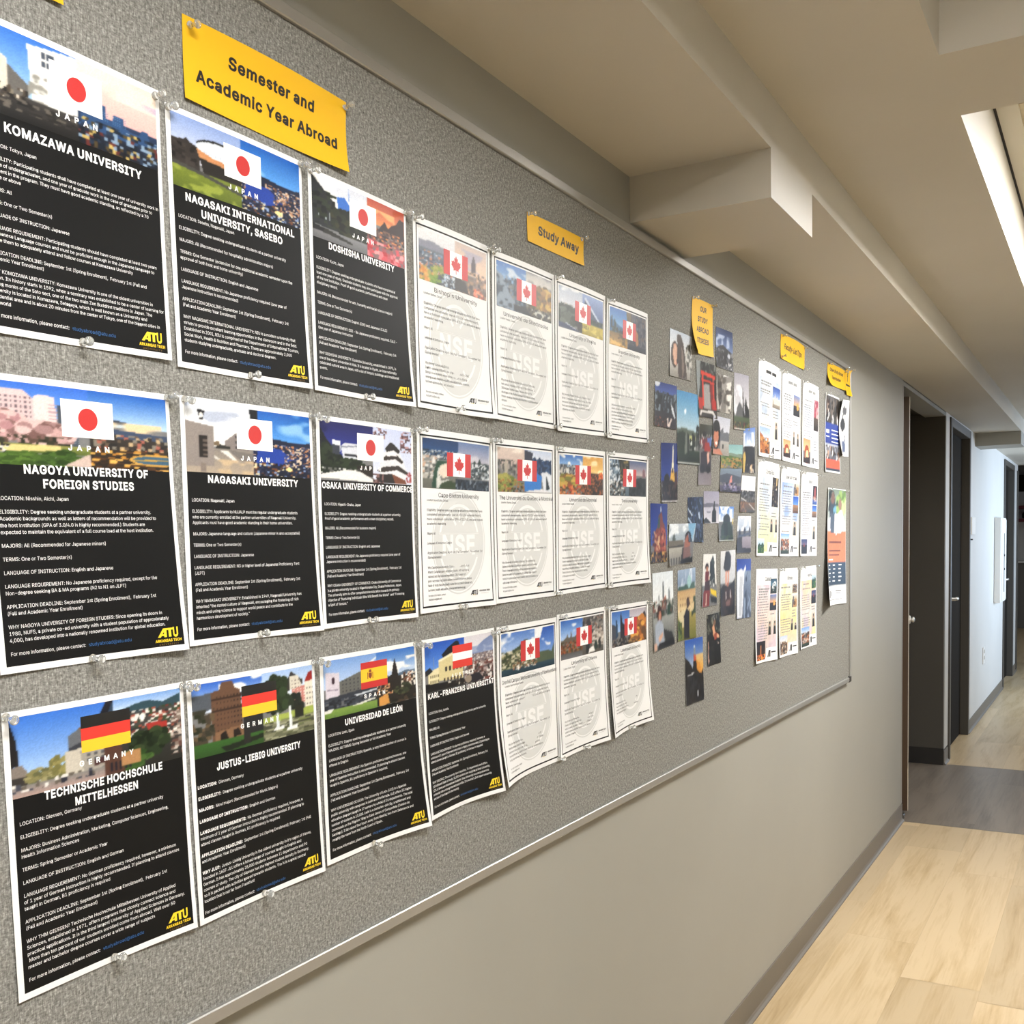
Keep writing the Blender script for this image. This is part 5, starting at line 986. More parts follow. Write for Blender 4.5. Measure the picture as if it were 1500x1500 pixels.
black_poster('doshisha', 'black poster with Japanese flag beside an orange sunset and red foliage', 'black university posters', 'JAPAN', 'japan',
 [('DOSHISHA UNIVERSITY', 5.8)],
 [['LOCATION: Kyoto, Japan'], ['ELIGIBILITY: Degree seeking undergraduate students who have completed at', 'least one year of study. Graduate students may also participate with the approval', 'of the host institution. Proof of good academic performance and clean', 'disciplinary record.'],
  ['MAJORS: All (Recommended for arts, humanity and social science majors)'], TS, ['LANGUAGE OF INSTRUCTION: English (CGE) and Japanese (CJLC)'],
  ['LANGUAGE REQUIREMENT: CGE - No Japanese proficiency required. CJLC -', 'One year of Japanese instruction'], APP,
  ['WHY DOSHISHA UNIVERSITY: Doshisha University, established in 1875, is', 'one of the oldest universities in Asia. It is located in Kyoto, an internationally', 'celebrated cultural area in Japan, with a lot of historic buildings and traditional', 'events.']],
 [('g',0,0,56,60,'d8dde8','f3f4f4'), ('s',0,0,56,40,'f6f6f4',14,.45), ('p','3f78cc',[24,22,32,18,42,36,34,50,26,46]), ('s',36,0,56,24,'6f93cf',10,.6),
  ('p','2b2f33',[0,0,22,34,26,60,26,80,0,78]), ('w',3,6,24,66,6,1,'b9c2c6',.22), ('n',0,20,24,76,4,6,'1a201c 27301f 333b2e 14181a',.65),
  ('b',33,62,13,22,'20261c 2c3323 171b15 3a3a24',60), ('b',48,70,8,14,'1c211a 2a2f22 14160f',40), ('g',0,82,56,100,'8b8b8e','6d6d70'), ('p','1a1a1c',[0,78,14,82,14,88,0,88]), ('p','33332f',[12,80,40,90,40,93,10,88]),
  ('g',56,0,100,40,'b5503c','e89a62'), ('s',56,14,88,36,'f0b078',14,.5), ('p','3a2a28',[70,44,76,30,80,40,84,32,90,26,94,14,100,16,100,56,70,60]),
  ('g',56,50,100,100,'5a4a46','d8606a'), ('n',56,46,100,76,2.4,3,'4d3a36 7a5a4a d98a52 2c2a30 8a7a72',.7), ('n',56,70,100,100,4,6,'d3565e e88088 b8343c 8a6a6c f0a0a0',.75)], 13, ty=3.68)

black_poster('nagoya', 'black poster with Japanese flag over pale tower blocks and blossom trees', 'black university posters', 'JAPAN', 'japan',
 [('NAGOYA UNIVERSITY OF', 5.65), ('FOREIGN STUDIES', 4.15)],
 [['LOCATION: Nisshin, Aichi, Japan'], ['ELIGIBILITY: Degree seeking undergraduate students at a partner university.', 'Academic backgrounds as well as letters of recommendation will be provided to', 'the host institution (GPA of 3.0/4.0 is highly recommended.) Students are', 'expected to maintain the equivalent of a full course load at the host institution.'],
  ['MAJORS: All (Recommended for Japanese minors)'], TS, ['LANGUAGE OF INSTRUCTION: English and Japanese'], ['LANGUAGE REQUIREMENT: No Japanese proficiency required, except for the', 'Non-degree seeking BA & MA programs (N2 to N1 on JLPT)'], APP,
  ['WHY NAGOYA UNIVERSITY OF FOREIGN STUDIES: Since opening its doors in', '1988, NUFS, a private co-ed university with a student population of approximately', '4,000, has developed into a nationally renowned institution for global education.']],
 [('g',0,0,52,40,'3f72cf','7fb0ee'), ('p','d9c3c2',[0,10,18,8,24,20,24,46,0,46]), ('w',1,14,22,42,9,5,'6a5a62',.5), ('p','e6d2cf',[23,16,26,12,34,14,35,80,24,70]), ('w',23,20,35,60,1,9,'b59aa0',.35),
  ('p','4c5560',[35,24,41,22,46,26,46,74,36,72]), ('w',36,26,46,70,6,14,'7d8894',.45), ('b',8,52,11,16,'c7a2a0 b58a8c d8bab6 8a6a66',70), ('b',28,62,14,16,'c9a6a2 d8bcb8 a88684 7d5f5a',80),
  ('n',0,64,42,74,2,6,'3a3a2c 2a2c20 5d4a40',.6), ('g',0,74,52,84,'9a9a58','5a6a2e'), ('p','d8c98a',[0,76,36,74,36,80,0,86]), ('b',8,80,3,5,'1e1c1c e8e4e0 2a2828',14), ('b',12,94,14,9,'4a6628 3c5622 5d7a34',50), ('b',38,92,14,10,'3f5a26 4d6a2c 2d4419',50),
  ('p','cdb8ae',[36,100,50,84,54,82,54,100]),
  ('g',52,0,100,44,'2a66bd','bcd6ee'), ('p','3a4250',[58,32,76,38,92,40,80,42,66,40,58,40]), ('s',58,38,96,52,'e8cfa8',16,.45), ('p','41506a',[54,46,100,52,100,62,54,62]), ('g',52,60,100,100,'3a3530','2a221c'),
  ('n',54,54,100,74,2.4,4,'6a5a4c 3a322c b06a5a 8a8478 c9b08a 2a2826',.7), ('n',52,74,100,100,4,2.5,'c98f3c 5a3a1e e8b860 3a2a1c 1e1a18',.7),
  ('e',92,86,17,8,'d8a850'), ('e',92,86,15,6,'44667e'), ('p','c9a04a',[76,86,100,84,100,86,76,88])], 14, ty=3.60)

black_poster('nagasaki', 'black poster with Japanese flag over a stone gatepost with a lantern', 'black university posters', 'JAPAN', 'japan',
 [('NAGASAKI UNIVERSITY', 5.9)],
 [['LOCATION: Nagasaki, Japan'], ['ELIGIBILITY: Applicants to NUJALP must be regular undergraduate students', 'who are currently enrolled at the partner universities of Nagasaki University.', 'Applicants must have good academic standing in their home universities.'],
  ['MAJORS: Japanese language and culture (Japanese minor is also acceptable)'], TS, ['LANGUAGE OF INSTRUCTION: Japanese'], ['LANGUAGE REQUIREMENT: N3 or higher level of Japanese Proficiency Test', '(JLPT)'], APP,
  ['WHY NAGASAKI UNIVERSITY: Established in 1949, Nagasaki University has', 'inherited "the rooted culture of Nagasaki, encouraging the fostering of rich', 'minds and using science to support world peace and contribute to the', 'harmonious development of society."']],
 NIGHT+[('g',0,0,50,60,'dfe3ea','f5f4f0'), ('s',0,0,50,30,'b9c1d2',18,.55), ('p','1a1a1e',[47,0,54,0,54,30,46,26,48,12]), ('p','8d8480',[28,52,38,36,44,32,50,34,50,66,28,66]), ('w',34,38,50,62,5,3,'3c3a3c',.5), ('p','30302c',[22,56,32,60,32,72,20,72]), ('p','7c6a52',[20,54,24,52,24,60,20,60]),
  ('g',0,64,50,100,'8f8880','b5a694'), ('p','e8e4dc',[24,66,36,82,38,82,30,66]), ('p','d8d4cc',[18,76,26,84,28,84,20,74]), ('p','7c7672',[30,64,50,68,50,80,40,80]), ('s',16,80,50,100,'c9b292',9,.5),
  ('p','958c86',[0,26,20,32,20,90,0,92]), ('w',0,28,20,90,2,4,'77706c',.04), ('p','2a2523',[9,46,15,46,15,78,9,78]), ('w',9,48,15,76,1,4,'6a5f58',.5), ('p','1c1b1c',[8,8,14,10,13,14,12,24,10,24,9,14]), ('e',11,17,1.6,4,'e8e6e0'), ('p','8a7e76',[10,86,14,86,14,100,10,100])], 15, ty=3.74)

black_poster('osaka', 'black poster with Japanese flag beside a white castle keep', 'black university posters', 'JAPAN', 'japan',
 [('OSAKA UNIVERSITY OF COMMERCE', 8.1)],
 [['LOCATION: Higashi-Osaka, Japan'], ['ELIGIBILITY: Degree seeking undergraduate students at a partner university.', 'Proof of good academic performance and a clean disciplinary record.'], ['MAJORS: All (Recommended for business majors)'], TS, ['LANGUAGE OF INSTRUCTION: English and Japanese'], L3, APP,
  ['WHY OSAKA UNIVERSITY OF COMMERCE: Osaka University of Commerce', 'is a private university located in Higashiosaka City, Osaka Prefecture, Japan.', 'The university aims to offer comprehensive education towards its primary', 'objective of "Nurturing Individuals Who Will Benefit the World"  and "Fostering', 'a Spirit of Venture."']],
 [('g',0,0,54,60,'1c1f5e','2e3fa0'), ('p','171a22',[0,10,6,30,14,46,22,60,24,84,0,90]), ('b',8,62,12,24,'1a2418 24301c 121812 2e3a26',70), ('p','e9ebf0',[12,30,20,32,20,50,12,50]), ('p','3a3f4c',[12,38,19,40,19,56,12,54]),
  ('p','d8dbe3',[20,40,24,34,42,34,42,74,24,74]), ('p','8a8fa0',[20,40,42,36,42,38,20,43]), ('p','2b2e38',[24,52,42,54,42,58,24,56]), ('p','4a5060',[28,60,42,61,42,70,28,70]), ('w',28,60,42,72,5,1,'cfd4de',.14), ('b',30,72,14,10,'23301c 2e3c24 1a2416',60), ('p','2b231f',[36,72,54,70,54,90,40,92]),
  ('n',0,78,40,88,2,4,'2a2a2a d8d8d4 6a6a66',.6), ('p','eceae6',[0,90,26,80,40,82,56,96,56,100,0,96]),
  ('g',54,0,100,100,'c9d2ec','dfe3f0'), ('n',54,0,70,22,2,3,'6a5050 a88a8c 4a3a3a',.5), ('n',86,2,100,40,2.4,3.4,'7d5a5c b89498 5a4448',.5),
  ('p','e6e6ea',[66,44,76,34,86,44,90,58,94,76,94,90,62,90,62,60]), ('p','2a2522',[68,36,74,24,78,26,86,38,84,44,78,38,70,42]), ('p','3a322e',[62,58,70,48,82,46,90,58,88,62,80,54,68,58]), ('p','3a322e',[58,78,66,70,84,66,96,78,94,82,82,74,64,80]), ('p','efeef0',[70,42,78,40,82,48,70,50]),
  ('p','2a2422',[60,84,76,82,80,100,62,100]), ('p','7c4a34',[76,82,92,92,94,100,80,100]), ('n',54,84,66,100,3,4,'3a3030 5a3a3a 8a6a66',.6), ('b',97,88,4,9,'9c4a4e b86a6c',16)], 16, ty=3.72)

black_poster('mittelhessen', 'black poster with German flag over red roofed town, first in the bottom row', 'black university posters', 'GERMANY', 'germany',
 [('TECHNISCHE HOCHSCHULE', 5.65), ('MITTELHESSEN', 3.05)],
 [['LOCATION: Giessen, Germany'], ['ELIGIBILITY: Degree seeking undergraduate students at a partner university'], ['MAJORS: Business Administration, Marketing, Computer Sciences, Engineering,', 'Health Information Sciences'], ['TERMS: Spring Semester or Academic Year'], ['LANGUAGE OF INSTRUCTION: English and German'],
  ['LANGUAGE REQUIREMENT: No German proficiency required, however, a minimum', 'of 1 year of German instruction is highly recommended. If planning to attend classes', 'taught in German, B1 proficiency is required'], APP,
  ['WHY THM GIESSEN? Technische Hochschule Mittelhessen University of Applied', 'Sciences, established in 1971, offers programs that closely connect science and', 'practical applications. It is the third largest University of Applied Sciences in Germany.', ' More than ten percent of our students enrolled come from abroad. Well over 50', 'master and bachelor degree courses cover a wide range of subjects']],
 [('g',0,0,56,84,'3f78d0','bcd4f2'), ('p','232022',[0,6,3,30,4,60,0,62]), ('p','8a8078',[0,62,5,60,8,70,8,84,0,86]), ('p','3a3633',[0,76,8,76,8,90,0,90]), ('b',16,78,9,9,'8a8458 6a6a48 a09a70',40), ('b',24,72,5,12,'98905a 7a7648',26),
  ('p','6c6f74',[30,36,38,26,50,24,50,60,30,52]), ('p','8a6248',[36,28,50,26,50,56,40,56]), ('w',37,30,50,54,1,4,'5c6470',.45), ('p','8fb2d8',[44,28,47,28,47,50,44,50]), ('p','3d4048',[30,52,38,46,38,54,30,58]), ('p','c9c2b4',[28,56,38,54,38,86,28,88]), ('p','a8a298',[36,58,52,52,54,84,38,88]), ('w',38,60,54,74,4,2,'5a5c60',.5), ('p','4a2c2c',[44,74,52,72,52,80,44,82]), ('p','20202a',[52,0,60,0,50,22,46,22]), ('p','34485e',[55,4,60,0,59,14,52,20]),
  ('g',0,86,50,100,'8a8884','b59a92'), ('n',0,84,44,94,1.8,5,'2a2c38 e8e4de 4a4c58 6a6258',.5), ('g',56,0,100,20,'7fa8e0','dbe6f4'), ('p','35505a',[56,18,70,10,78,8,88,14,100,6,100,26,56,26]), ('g',56,22,100,100,'4a4846','2a2a26'), ('n',56,20,100,62,2.2,3,'d9d4cc 7a3a34 4a4a48 2e3030 a85a48 efece4 3a4a30',.85), ('p','a83a32',[76,40,90,42,90,52,78,52]), ('e',74,30,2,5,'f0efe8'),
  ('b',78,68,12,18,'2a3a22 1e2c1a 3a4a2c 14200f',70), ('b',66,86,12,12,'3a5a26 2c4a1e 4d6a34',60), ('n',92,30,100,92,2.4,3,'c9beb4 6a4a42 3a3634 8a7c72',.7), ('p','5a3d32',[50,56,60,56,62,100,50,100]), ('w',52,70,66,96,5,1,'20202c',.5), ('p','b58a5e',[60,74,72,72,72,92,60,92])], 17, ty=3.60)

black_poster('giessen', 'black poster with German flag over an old stepped gable house and a fountain', 'black university posters', 'GERMANY', 'germany',
 [('JUSTUS-LIEBIG UNIVERSITY', 5.66)],
 [['LOCATION: Giessen, Germany'], ['ELEGIBILITY: Degree seeking undergraduate students at a partner university'], ['MAJORS: Most majors (Recommended for Music Majors)'], ['LANGUAGE OF INSTRUCTION: English and German'],
  ['LANGUAGE REQUIREMENTS: No German proficiency required, however, a', 'minimum of 1 year of German instruction is highly recommended. If planning to', 'attend classes taught in German, B1 proficiency is required'], ['APPLICATION DEADLINE: September 1st (Spring Enrollment); February 1st (Fall', 'and Academic Year Enrollment)'],
  ['WHY JLU?: Justus-Liebig University is the oldest university in it\'s region of Hesse,', 'founded in 1607. JLU offers a broad range of courses taught in English and', 'German. It has approximately 28,000 students between 11 departments and 90', 'courses of study. The city of Giessen has the highest student density in Germany,', 'so it is packed with activities geared towards students. The is in a great central', 'location that is not far from Frankfurt!']],
 [('g',0,0,54,40,'3a6cc8','dbe6f4'), ('s',20,0,54,24,'f4f4f2',12,.5), ('p','5a6068',[0,16,14,14,16,36,4,40,0,34]), ('p','6e5240',[14,14,20,12,22,2,30,2,32,12,36,16,38,80,14,84]), ('w',16,16,37,70,8,7,'3c2c24',.35), ('p','3a2a22',[14,24,37,24,37,26,14,26]), ('p','3a2a22',[14,40,38,40,38,42,14,42]), ('n',0,36,16,84,3,5,'3a3a2e 4d4438 2a3020 6a5a44',.7), ('p','8a6a50',[16,70,38,66,38,82,16,84]), ('p','241c1a',[20,74,24,70,26,82,20,82]), ('p','241c1a',[30,72,34,70,36,80,30,82]), ('p','2b2a2c',[38,52,54,46,54,84,38,86]),
  ('g',0,82,54,106,'3f6a30','2c4a22'), ('p','20281c',[20,92,54,86,54,92,24,100]), ('p','2b2a2a',[38,66,43,64,43,96,38,96]),
  ('g',54,0,100,40,'a8c4ec','e8eef4'), ('p','3a3634',[72,30,80,4,90,20,90,26,74,34]), ('p','d8d2c4',[78,12,86,12,90,30,78,32]), ('w',78,14,90,30,4,3,'4a3a34',.3), ('p','c98a80',[80,32,92,28,92,56,80,56]), ('w',80,30,92,56,4,6,'e8dcd4',.4), ('p','9c2c28',[92,24,96,10,100,8,100,24]), ('p','e6e0d0',[92,24,100,22,100,66,92,66]), ('w',92,28,100,60,3,4,'8a8478',.4), ('b',66,36,11,24,'22301c 2e3c26 141c10 3a4a30',80), ('b',84,56,6,16,'1e2420 262c26 303a2c',40), ('g',54,66,100,100,'8a9a50','5d5f4a'), ('n',54,74,100,100,6,2.4,'6a6c54 8a8a70 4a4c3c a5a68c',.75), ('p','a6b45a',[54,66,100,62,100,72,54,74]), ('p','2a2c22',[82,58,90,58,90,76,82,76]), ('p','e9ecec',[64,84,72,82,72,87,62,88]), ('p','e9ecec',[75,88,84,85,84,92,74,92]), ('p','e3e8ea',[77,56,79,56,79.5,88,76.5,88]), ('p','dfe6ea',[66,62,67.5,62,68,84,65,84])], 18, ty=4.28, pitch=.258, bx=.34, fmy=10.58, bold=True, ph=3.55)

black_poster('leon', 'black poster with Spanish flag over an office block and a dark spire', 'black university posters', 'SPAIN', 'spain',
 [('UNIVERSIDAD DE LE\u00d3N', 5.1)],
 [['LOCATION: Le\u00f3n, Spain'], ['ELIGIBILITY: Degree seeking undergraduate students at a partner university', 'MAJORS: All TERMS: Spring Semester or full Academic Year'], ['LANGUAGE OF INSTRUCTION: Spanish, a very limited number of courses is', 'offered in English'],
  ['LANGUAGE REQUIREMENT: No Spanish proficiency required however, one', 'year of Spanish instruction is recommended. If planning to attend classes', 'taught in Spanish, B1 proficiency in Spanish is required.'], APP,
  ['WHY UNIVERSIDAD DE LEON: The University of Le\u00f3n (ULE) is a Spanish', 'public university with campuses in Le\u00f3n and Ponferrada. ULE offers 53 higher', 'education degrees taught in 17 centers by a total of 26 departments. The total', 'number of students is 13,000. Le\u00f3n is a centuries-old city, a settlement and', 'crossroads on the Pilgrims\' Way to Saint James of Compostela (Camino de', 'Santiago). It lies about four hours away from Madrid, two from Salamanca and', 'roughly the same from the North Coast of Spain.']],
 [('g',0,0,54,50,'7fa3d8','c3d5ee'), ('p','d5cdd6',[2,20,15,24,15,66,2,66]), ('e',9,36,1.5,6,'3a2430'), ('p','9a90a0',[3,50,14,52,14,54,3,52]), ('p','6c6c68',[15,40,40,26,48,22,54,24,54,74,15,76]), ('w',15,30,54,72,1,6,'b5aa88',.4), ('w',15,34,54,72,10,6,'3c4044',.35), ('p','dfe6ec',[40,20,54,6,54,10,44,22]), ('p','3a3f48',[0,66,54,58,54,86,0,88]), ('n',0,70,54,88,3,3,'2a2e36 454c58 6a6c70 23262c',.7), ('p','cfd5dc',[30,68,54,64,54,67,32,71]), ('g',0,86,54,100,'87a352','6a8840'), ('p','dcdcd2',[24,88,48,80,54,82,34,88]), ('p','e2e2da',[0,86,10,84,6,92,0,92]), ('w',3,76,14,100,3,1,'5a5c58',.12),
  ('g',54,0,100,50,'3f77c4','d5e0ee'), ('s',54,16,100,46,'f2f2f0',14,.45), ('p','5a7086',[54,44,74,48,88,42,100,44,100,60,54,60]), ('p','26221f',[70,58,73,30,75,16,77,30,80,58]), ('p','2b2723',[60,56,70,46,80,50,86,52,100,54,100,100,54,100]), ('n',82,46,100,74,2.4,3.4,'d8cfc0 5a4034 8a5a44 3a322c f0ece4',.7), ('n',54,70,100,100,4,5,'23241e 33352a 171814 4a3a2e',.7), ('p','d29a52',[56,84,66,78,68,98,56,100]), ('n',54,60,72,80,2,3,'a86a4a d8b48a 3a2a24',.6), ('b',84,76,9,9,'3a402e 2a3022 4d5238',30)], 19, ty=3.85, pitch=.265)

black_poster('graz', 'black poster with Austrian flag over a pale columned building', 'black university posters', 'AUSTRIA', 'austria',
 [('KARL-FRANZENS UNIVERSIT\u00c4T', 7.85)],
 [['LOCATION: Graz, Austria'], ['ELIGIBILITY: Degree seeking undergraduate students at a partner university'], ['MAJORS: All'], ['TERMS: Spring Semester or full Academic Year'], ['LANGUAGE OF INSTRUCTION: English and German'],
  ['LANGUAGE REQUIREMENT: No German proficiency required, however, a', 'minimum of 1 year of German instruction is highly recommended. If planning to', 'attend classes taught in German, B1 proficiency in German is required.'], ['APPLICATION DEADLINE: September 1st (Spring Enrollment), February 1st', '(Fall and Academic Year Enrollment)'],
  ['WHY UNI GRAZ: The university has 6 faculties, 76 departments and offers', '100 different fields of study. 31,000 students are studying at Graz University,', '12% of those are international students. Graz University is a comprehensive', 'university with a strong international profile. It is Austria\'s 2nd oldest university', 'and one of the largest in the country.']],
 [('g',0,0,54,60,'2c5cb8','6a9ae0'), ('p','1c1e26',[22,28,30,16,42,4,46,6,48,20,24,34]), ('p','d8cc9c',[18,38,44,22,52,24,52,86,18,80]), ('p','e6dcb4',[4,58,18,52,18,84,4,86]), ('w',5,60,18,82,5,2,'6a6448',.5), ('w',24,44,50,64,5,1,'2e2c2c',.5), ('p','f0e8c8',[17,38,46,22,48,26,18,42]), ('w',22,70,50,84,6,1,'3a2c26',.5), ('p','23252a',[0,56,6,50,10,58,4,64,0,66]), ('p','171717',[0,82,54,88,54,100,0,100]), ('w',10,4,12,56,1,1,'8a96a8',.5), ('n',30,84,54,96,2,4,'d8d4c8 2a2424 14120f 4a3c34',.5),
  ('g',54,0,100,36,'d9d5da','e2e0e4'), ('p','8494ba',[56,38,70,28,84,14,96,6,100,10,100,44,56,44]), ('s',60,24,100,42,'a3aec8',10,.5), ('g',54,40,100,100,'8a8284','4a3c3a'), ('n',54,40,100,60,2,2.4,'b8b0b0 8a7c7c 6a6068 d8d2d0 9a8a84',.8), ('n',54,56,100,100,3.2,4,'7a4a42 a89a96 3a3432 d8d4d0 5c3a34 8c7a74',.85), ('p','22222c',[56,84,76,80,84,96,70,100,54,100]), ('e',60,90,5,8,'9a8c7c')], 20, ty=3.66)

# white posters about Canadian universities; the pictures are plain landscapes and towns
CITY = 'cdbfae 7a7a7c 3e4650 a86a4c 5a6a72 e6ded0'
white_poster('bishop', 'white poster with Canadian flag and faded autumn town, first in the top row', 'white university posters', "Bishop's University", 4.9, 'Quebec', 'English',
 ["Why Bishop's University: Bishop's University, an", 'English-speaking institution, was originally founded in 1843.', "Bishop's is a university whose primary concern is offering", 'undergraduate students a quality education in arts, sciences,', 'business administration, and education.'],
 [('g',0,0,50,30,'e9e9ea','d8d8dc'), ('p','8a8c98',[0,22,20,20,50,32,50,44,0,40]), ('g',0,36,50,100,'6f7580','4c5258'), ('n',0,40,50,80,2.6,3.4,'7a8494 4a5664 c98a6c d8d8d8 5a6470 8aa0b8',.7), ('b',8,86,9,14,'d8a860 c98a4a a0a058',40), ('b',26,72,9,10,'8a9a4a b0a860',30), ('b',20,92,8,8,'6a8a3a 88a04a',26), ('n',30,76,50,100,2,3,'a8bcd0 5a6068 d8e0e8 4a4c50',.7), ('g',50,0,100,60,'c9b8b0','e8c6a8'), ('s',60,10,100,50,'b0a8b4',20,.5), ('p','5a5458',[76,30,79,14,82,30,83,54,75,54]), ('p','6a605c',[63,34,65,22,66,34,66,50,63,50]), ('g',50,62,100,100,'8a7a70','6a6058'), ('n',50,50,100,100,4,5,'a88a70 7a6a60 c9a890 5a5450 90807a',.6), ('b',88,92,8,9,'d87a5a e8a080 9a5a48',24), ('p','4a4846',[50,72,66,76,72,100,50,100])], 31)
white_poster('sherbrooke', 'white poster with Canadian flag over blue grey cliffs and autumn trees', 'white university posters', 'Universit\u00e9 de Sherbrooke', 6.2, 'Quebec', 'French',
 ['Why Universit\u00e9 de Sherbrooke: Universit\u00e9 de Sherbrooke,', "main campus is situated on the foot of \"Mont Bellevue\"; a", '200 hectares of green space. The area offers all the', 'advantages of the city life in a delightfully natural setting,', 'French-speaking institution with 8 faculties including a school', 'of music.'],
 [('g',0,0,50,40,'4a78b8','8fb0d0'), ('s',0,0,50,30,'c9d4e0',12,.55), ('n',0,26,50,100,3,8,'6a7c90 4a5a6c 8a98a8 38444f',.75), ('p','8a99a8',[0,22,10,30,20,60,30,80,20,100,0,100]), ('s',0,30,50,100,'3c4a58',8,.55), ('g',50,0,100,40,'b8b6b4','dcd6cc'), ('s',50,0,100,30,'8e8c8c',14,.55), ('b',82,54,20,26,'a8844a c9a85a 6a5a3a 8a6a3e',120), ('b',64,64,12,16,'7a6a44 5a5236 9a8450',50), ('g',50,80,100,100,'6a6450','3a3a34'), ('n',50,78,100,100,3,4,'4a4a40 d8d4c8 6a6048 2e3030',.7), ('e',76,90,9,7,'cfcfc4'), ('e',76,92,6,5,'4a4c48'), ('p','2c3034',[30,86,50,82,60,100,30,100])], 32)
white_poster('regina', 'white poster with Canadian flag, mountain and yellow field', 'white university posters', 'University of Regina', 4.5, 'Saskatchewan', 'English',
 ['Why University of Regina: The University of Regina is one of', 'the top 12 comprehensive universities in Canada. The campus', 'has received a Maclean ranking. It was ranked in the top', 'five for best total graduate student aid per faculty and top in', 'scholarships and bursaries.'],
 [('g',0,0,50,50,'b3bccb','d8dbe2'), ('s',0,0,50,40,'eef0f2',16,.5), ('w',12,28,30,60,4,1,'6a7480',.4), ('n',0,38,30,62,3,5,'9a9a9c 6a6e74 c9b8b0',.6), ('b',18,66,22,22,'3a4438 4a5446 2c362c 5a6458',90), ('p','2c3a5e',[0,86,20,88,44,98,44,100,0,100]), ('p','c9ced4',[14,84,36,94,36,96,14,87]), ('p','3a3634',[34,60,50,66,50,100,40,96]), ('g',50,0,100,60,'8fa4cf','5a6a94'), ('p','46546e',[50,50,56,14,66,24,100,70,100,84,50,70]), ('p','c3cddf',[54,10,58,6,70,26,96,62,90,60,62,24]), ('p','3a4a44',[50,54,100,70,100,86,50,78]), ('n',60,58,100,80,3,6,'2e3c34 3c4c3c 4a5a48',.8), ('g',50,72,100,100,'c2b04a','a8983c'), ('s',50,74,100,100,'d8c864',8,.5)], 33, True)
white_poster('brandon', 'white poster with Canadian flag, dark cliff and golden rocks, last in the top row', 'white university posters', 'Brandon University', 4.4, 'Manitoba', 'English',
 ['Why Brandon University: Brandon University offers a quality', 'university education in an environment known to be', 'personalized, applied and professional. Small classes mean', 'you can easily participate in seminars, forums, or labs. BU', 'also stands on strength programs, activities including', 'athletics, socialising, or preparing for future success.'],
 [('g',0,0,46,50,'2f6cb4','8cb8dc'), ('p','3c6a94',[0,24,12,36,24,44,46,52,46,66,0,66]), ('p','16303c',[4,20,7,24,7,56,3,54]), ('p','1e3a3c',[12,30,16,38,16,60,11,58]), ('n',0,50,40,70,3,6,'2a3a3c 4a5a54 1a2a2c',.7), ('g',0,64,48,100,'7a6238','d0a85c'), ('s',0,66,48,100,'5a4a2c',9,.55), ('p','e0b868',[0,84,30,92,48,100,0,100]), ('s',0,80,48,100,'b08a48',6,.5), ('g',46,0,100,100,'4a4c58','2a2e3c'), ('n',46,0,100,100,3,9,'3a3e4c 5c5e68 24283a 6a5a50',.75), ('p','6a5a3c',[42,0,56,0,56,30,46,36]), ('p','a8744a',[70,40,76,50,78,80,72,86,66,60]), ('g',50,84,100,100,'262c3e','1e2434')], 34)
white_poster('breton', 'white poster with Canadian flag over a deep blue bay and harbour village', 'white university posters', 'Cape Breton University', 4.65, 'Nova Scotia', 'English',
 ['Why Cape Breton University: Cape Breton University is an', 'Atlantic Canadian post-secondary leader, with a growing', "national and international reputation. CBU's realm of", 'post-secondary education allows students to pursue diverse', 'fields of study that are ideally suited for success in liberal arts,', 'business, health, education, science and technology.'],
 [('g',0,0,50,34,'1f3f6a','2a5688'), ('n',0,22,50,44,2,2.4,'2a3a4c d8dcde 4a5a68 8a9298 1e2c3a',.75), ('g',0,40,50,100,'8c8c86','6a6a60'), ('n',0,34,26,80,3,3.4,'e2e0dc 8a8c8c 5a5e5c b8b4ac c9a890',.8), ('p','2c4e3c',[12,100,16,60,20,44,34,42,36,50,24,60,22,84,26,100]), ('p','e8d8c8',[24,52,34,46,36,74,28,78,22,70]), ('p','d8d8d2',[18,100,20,66,22,56,24,56,22,70,26,84,36,80,37,82,26,88,21,100]), ('p','3a4a30',[26,88,36,82,50,86,50,100,24,100]), ('g',50,0,100,40,'6f84ac','b8b4c0'), ('s',50,6,100,40,'c9c6ce',18,.5), ('p','2a3a38',[72,42,76,36,80,44,84,30,88,44,94,40,100,46,100,60,72,60]), ('n',70,44,100,76,2.6,3.4,'e2e4e6 5a646c 2a3438 a8b0b4 3c4a4e',.75), ('g',46,78,100,100,'3a4452','24303e'), ('n',46,78,100,100,1.6,6,'2a3440 4a5664 8a949e 1c262e',.6)], 35)
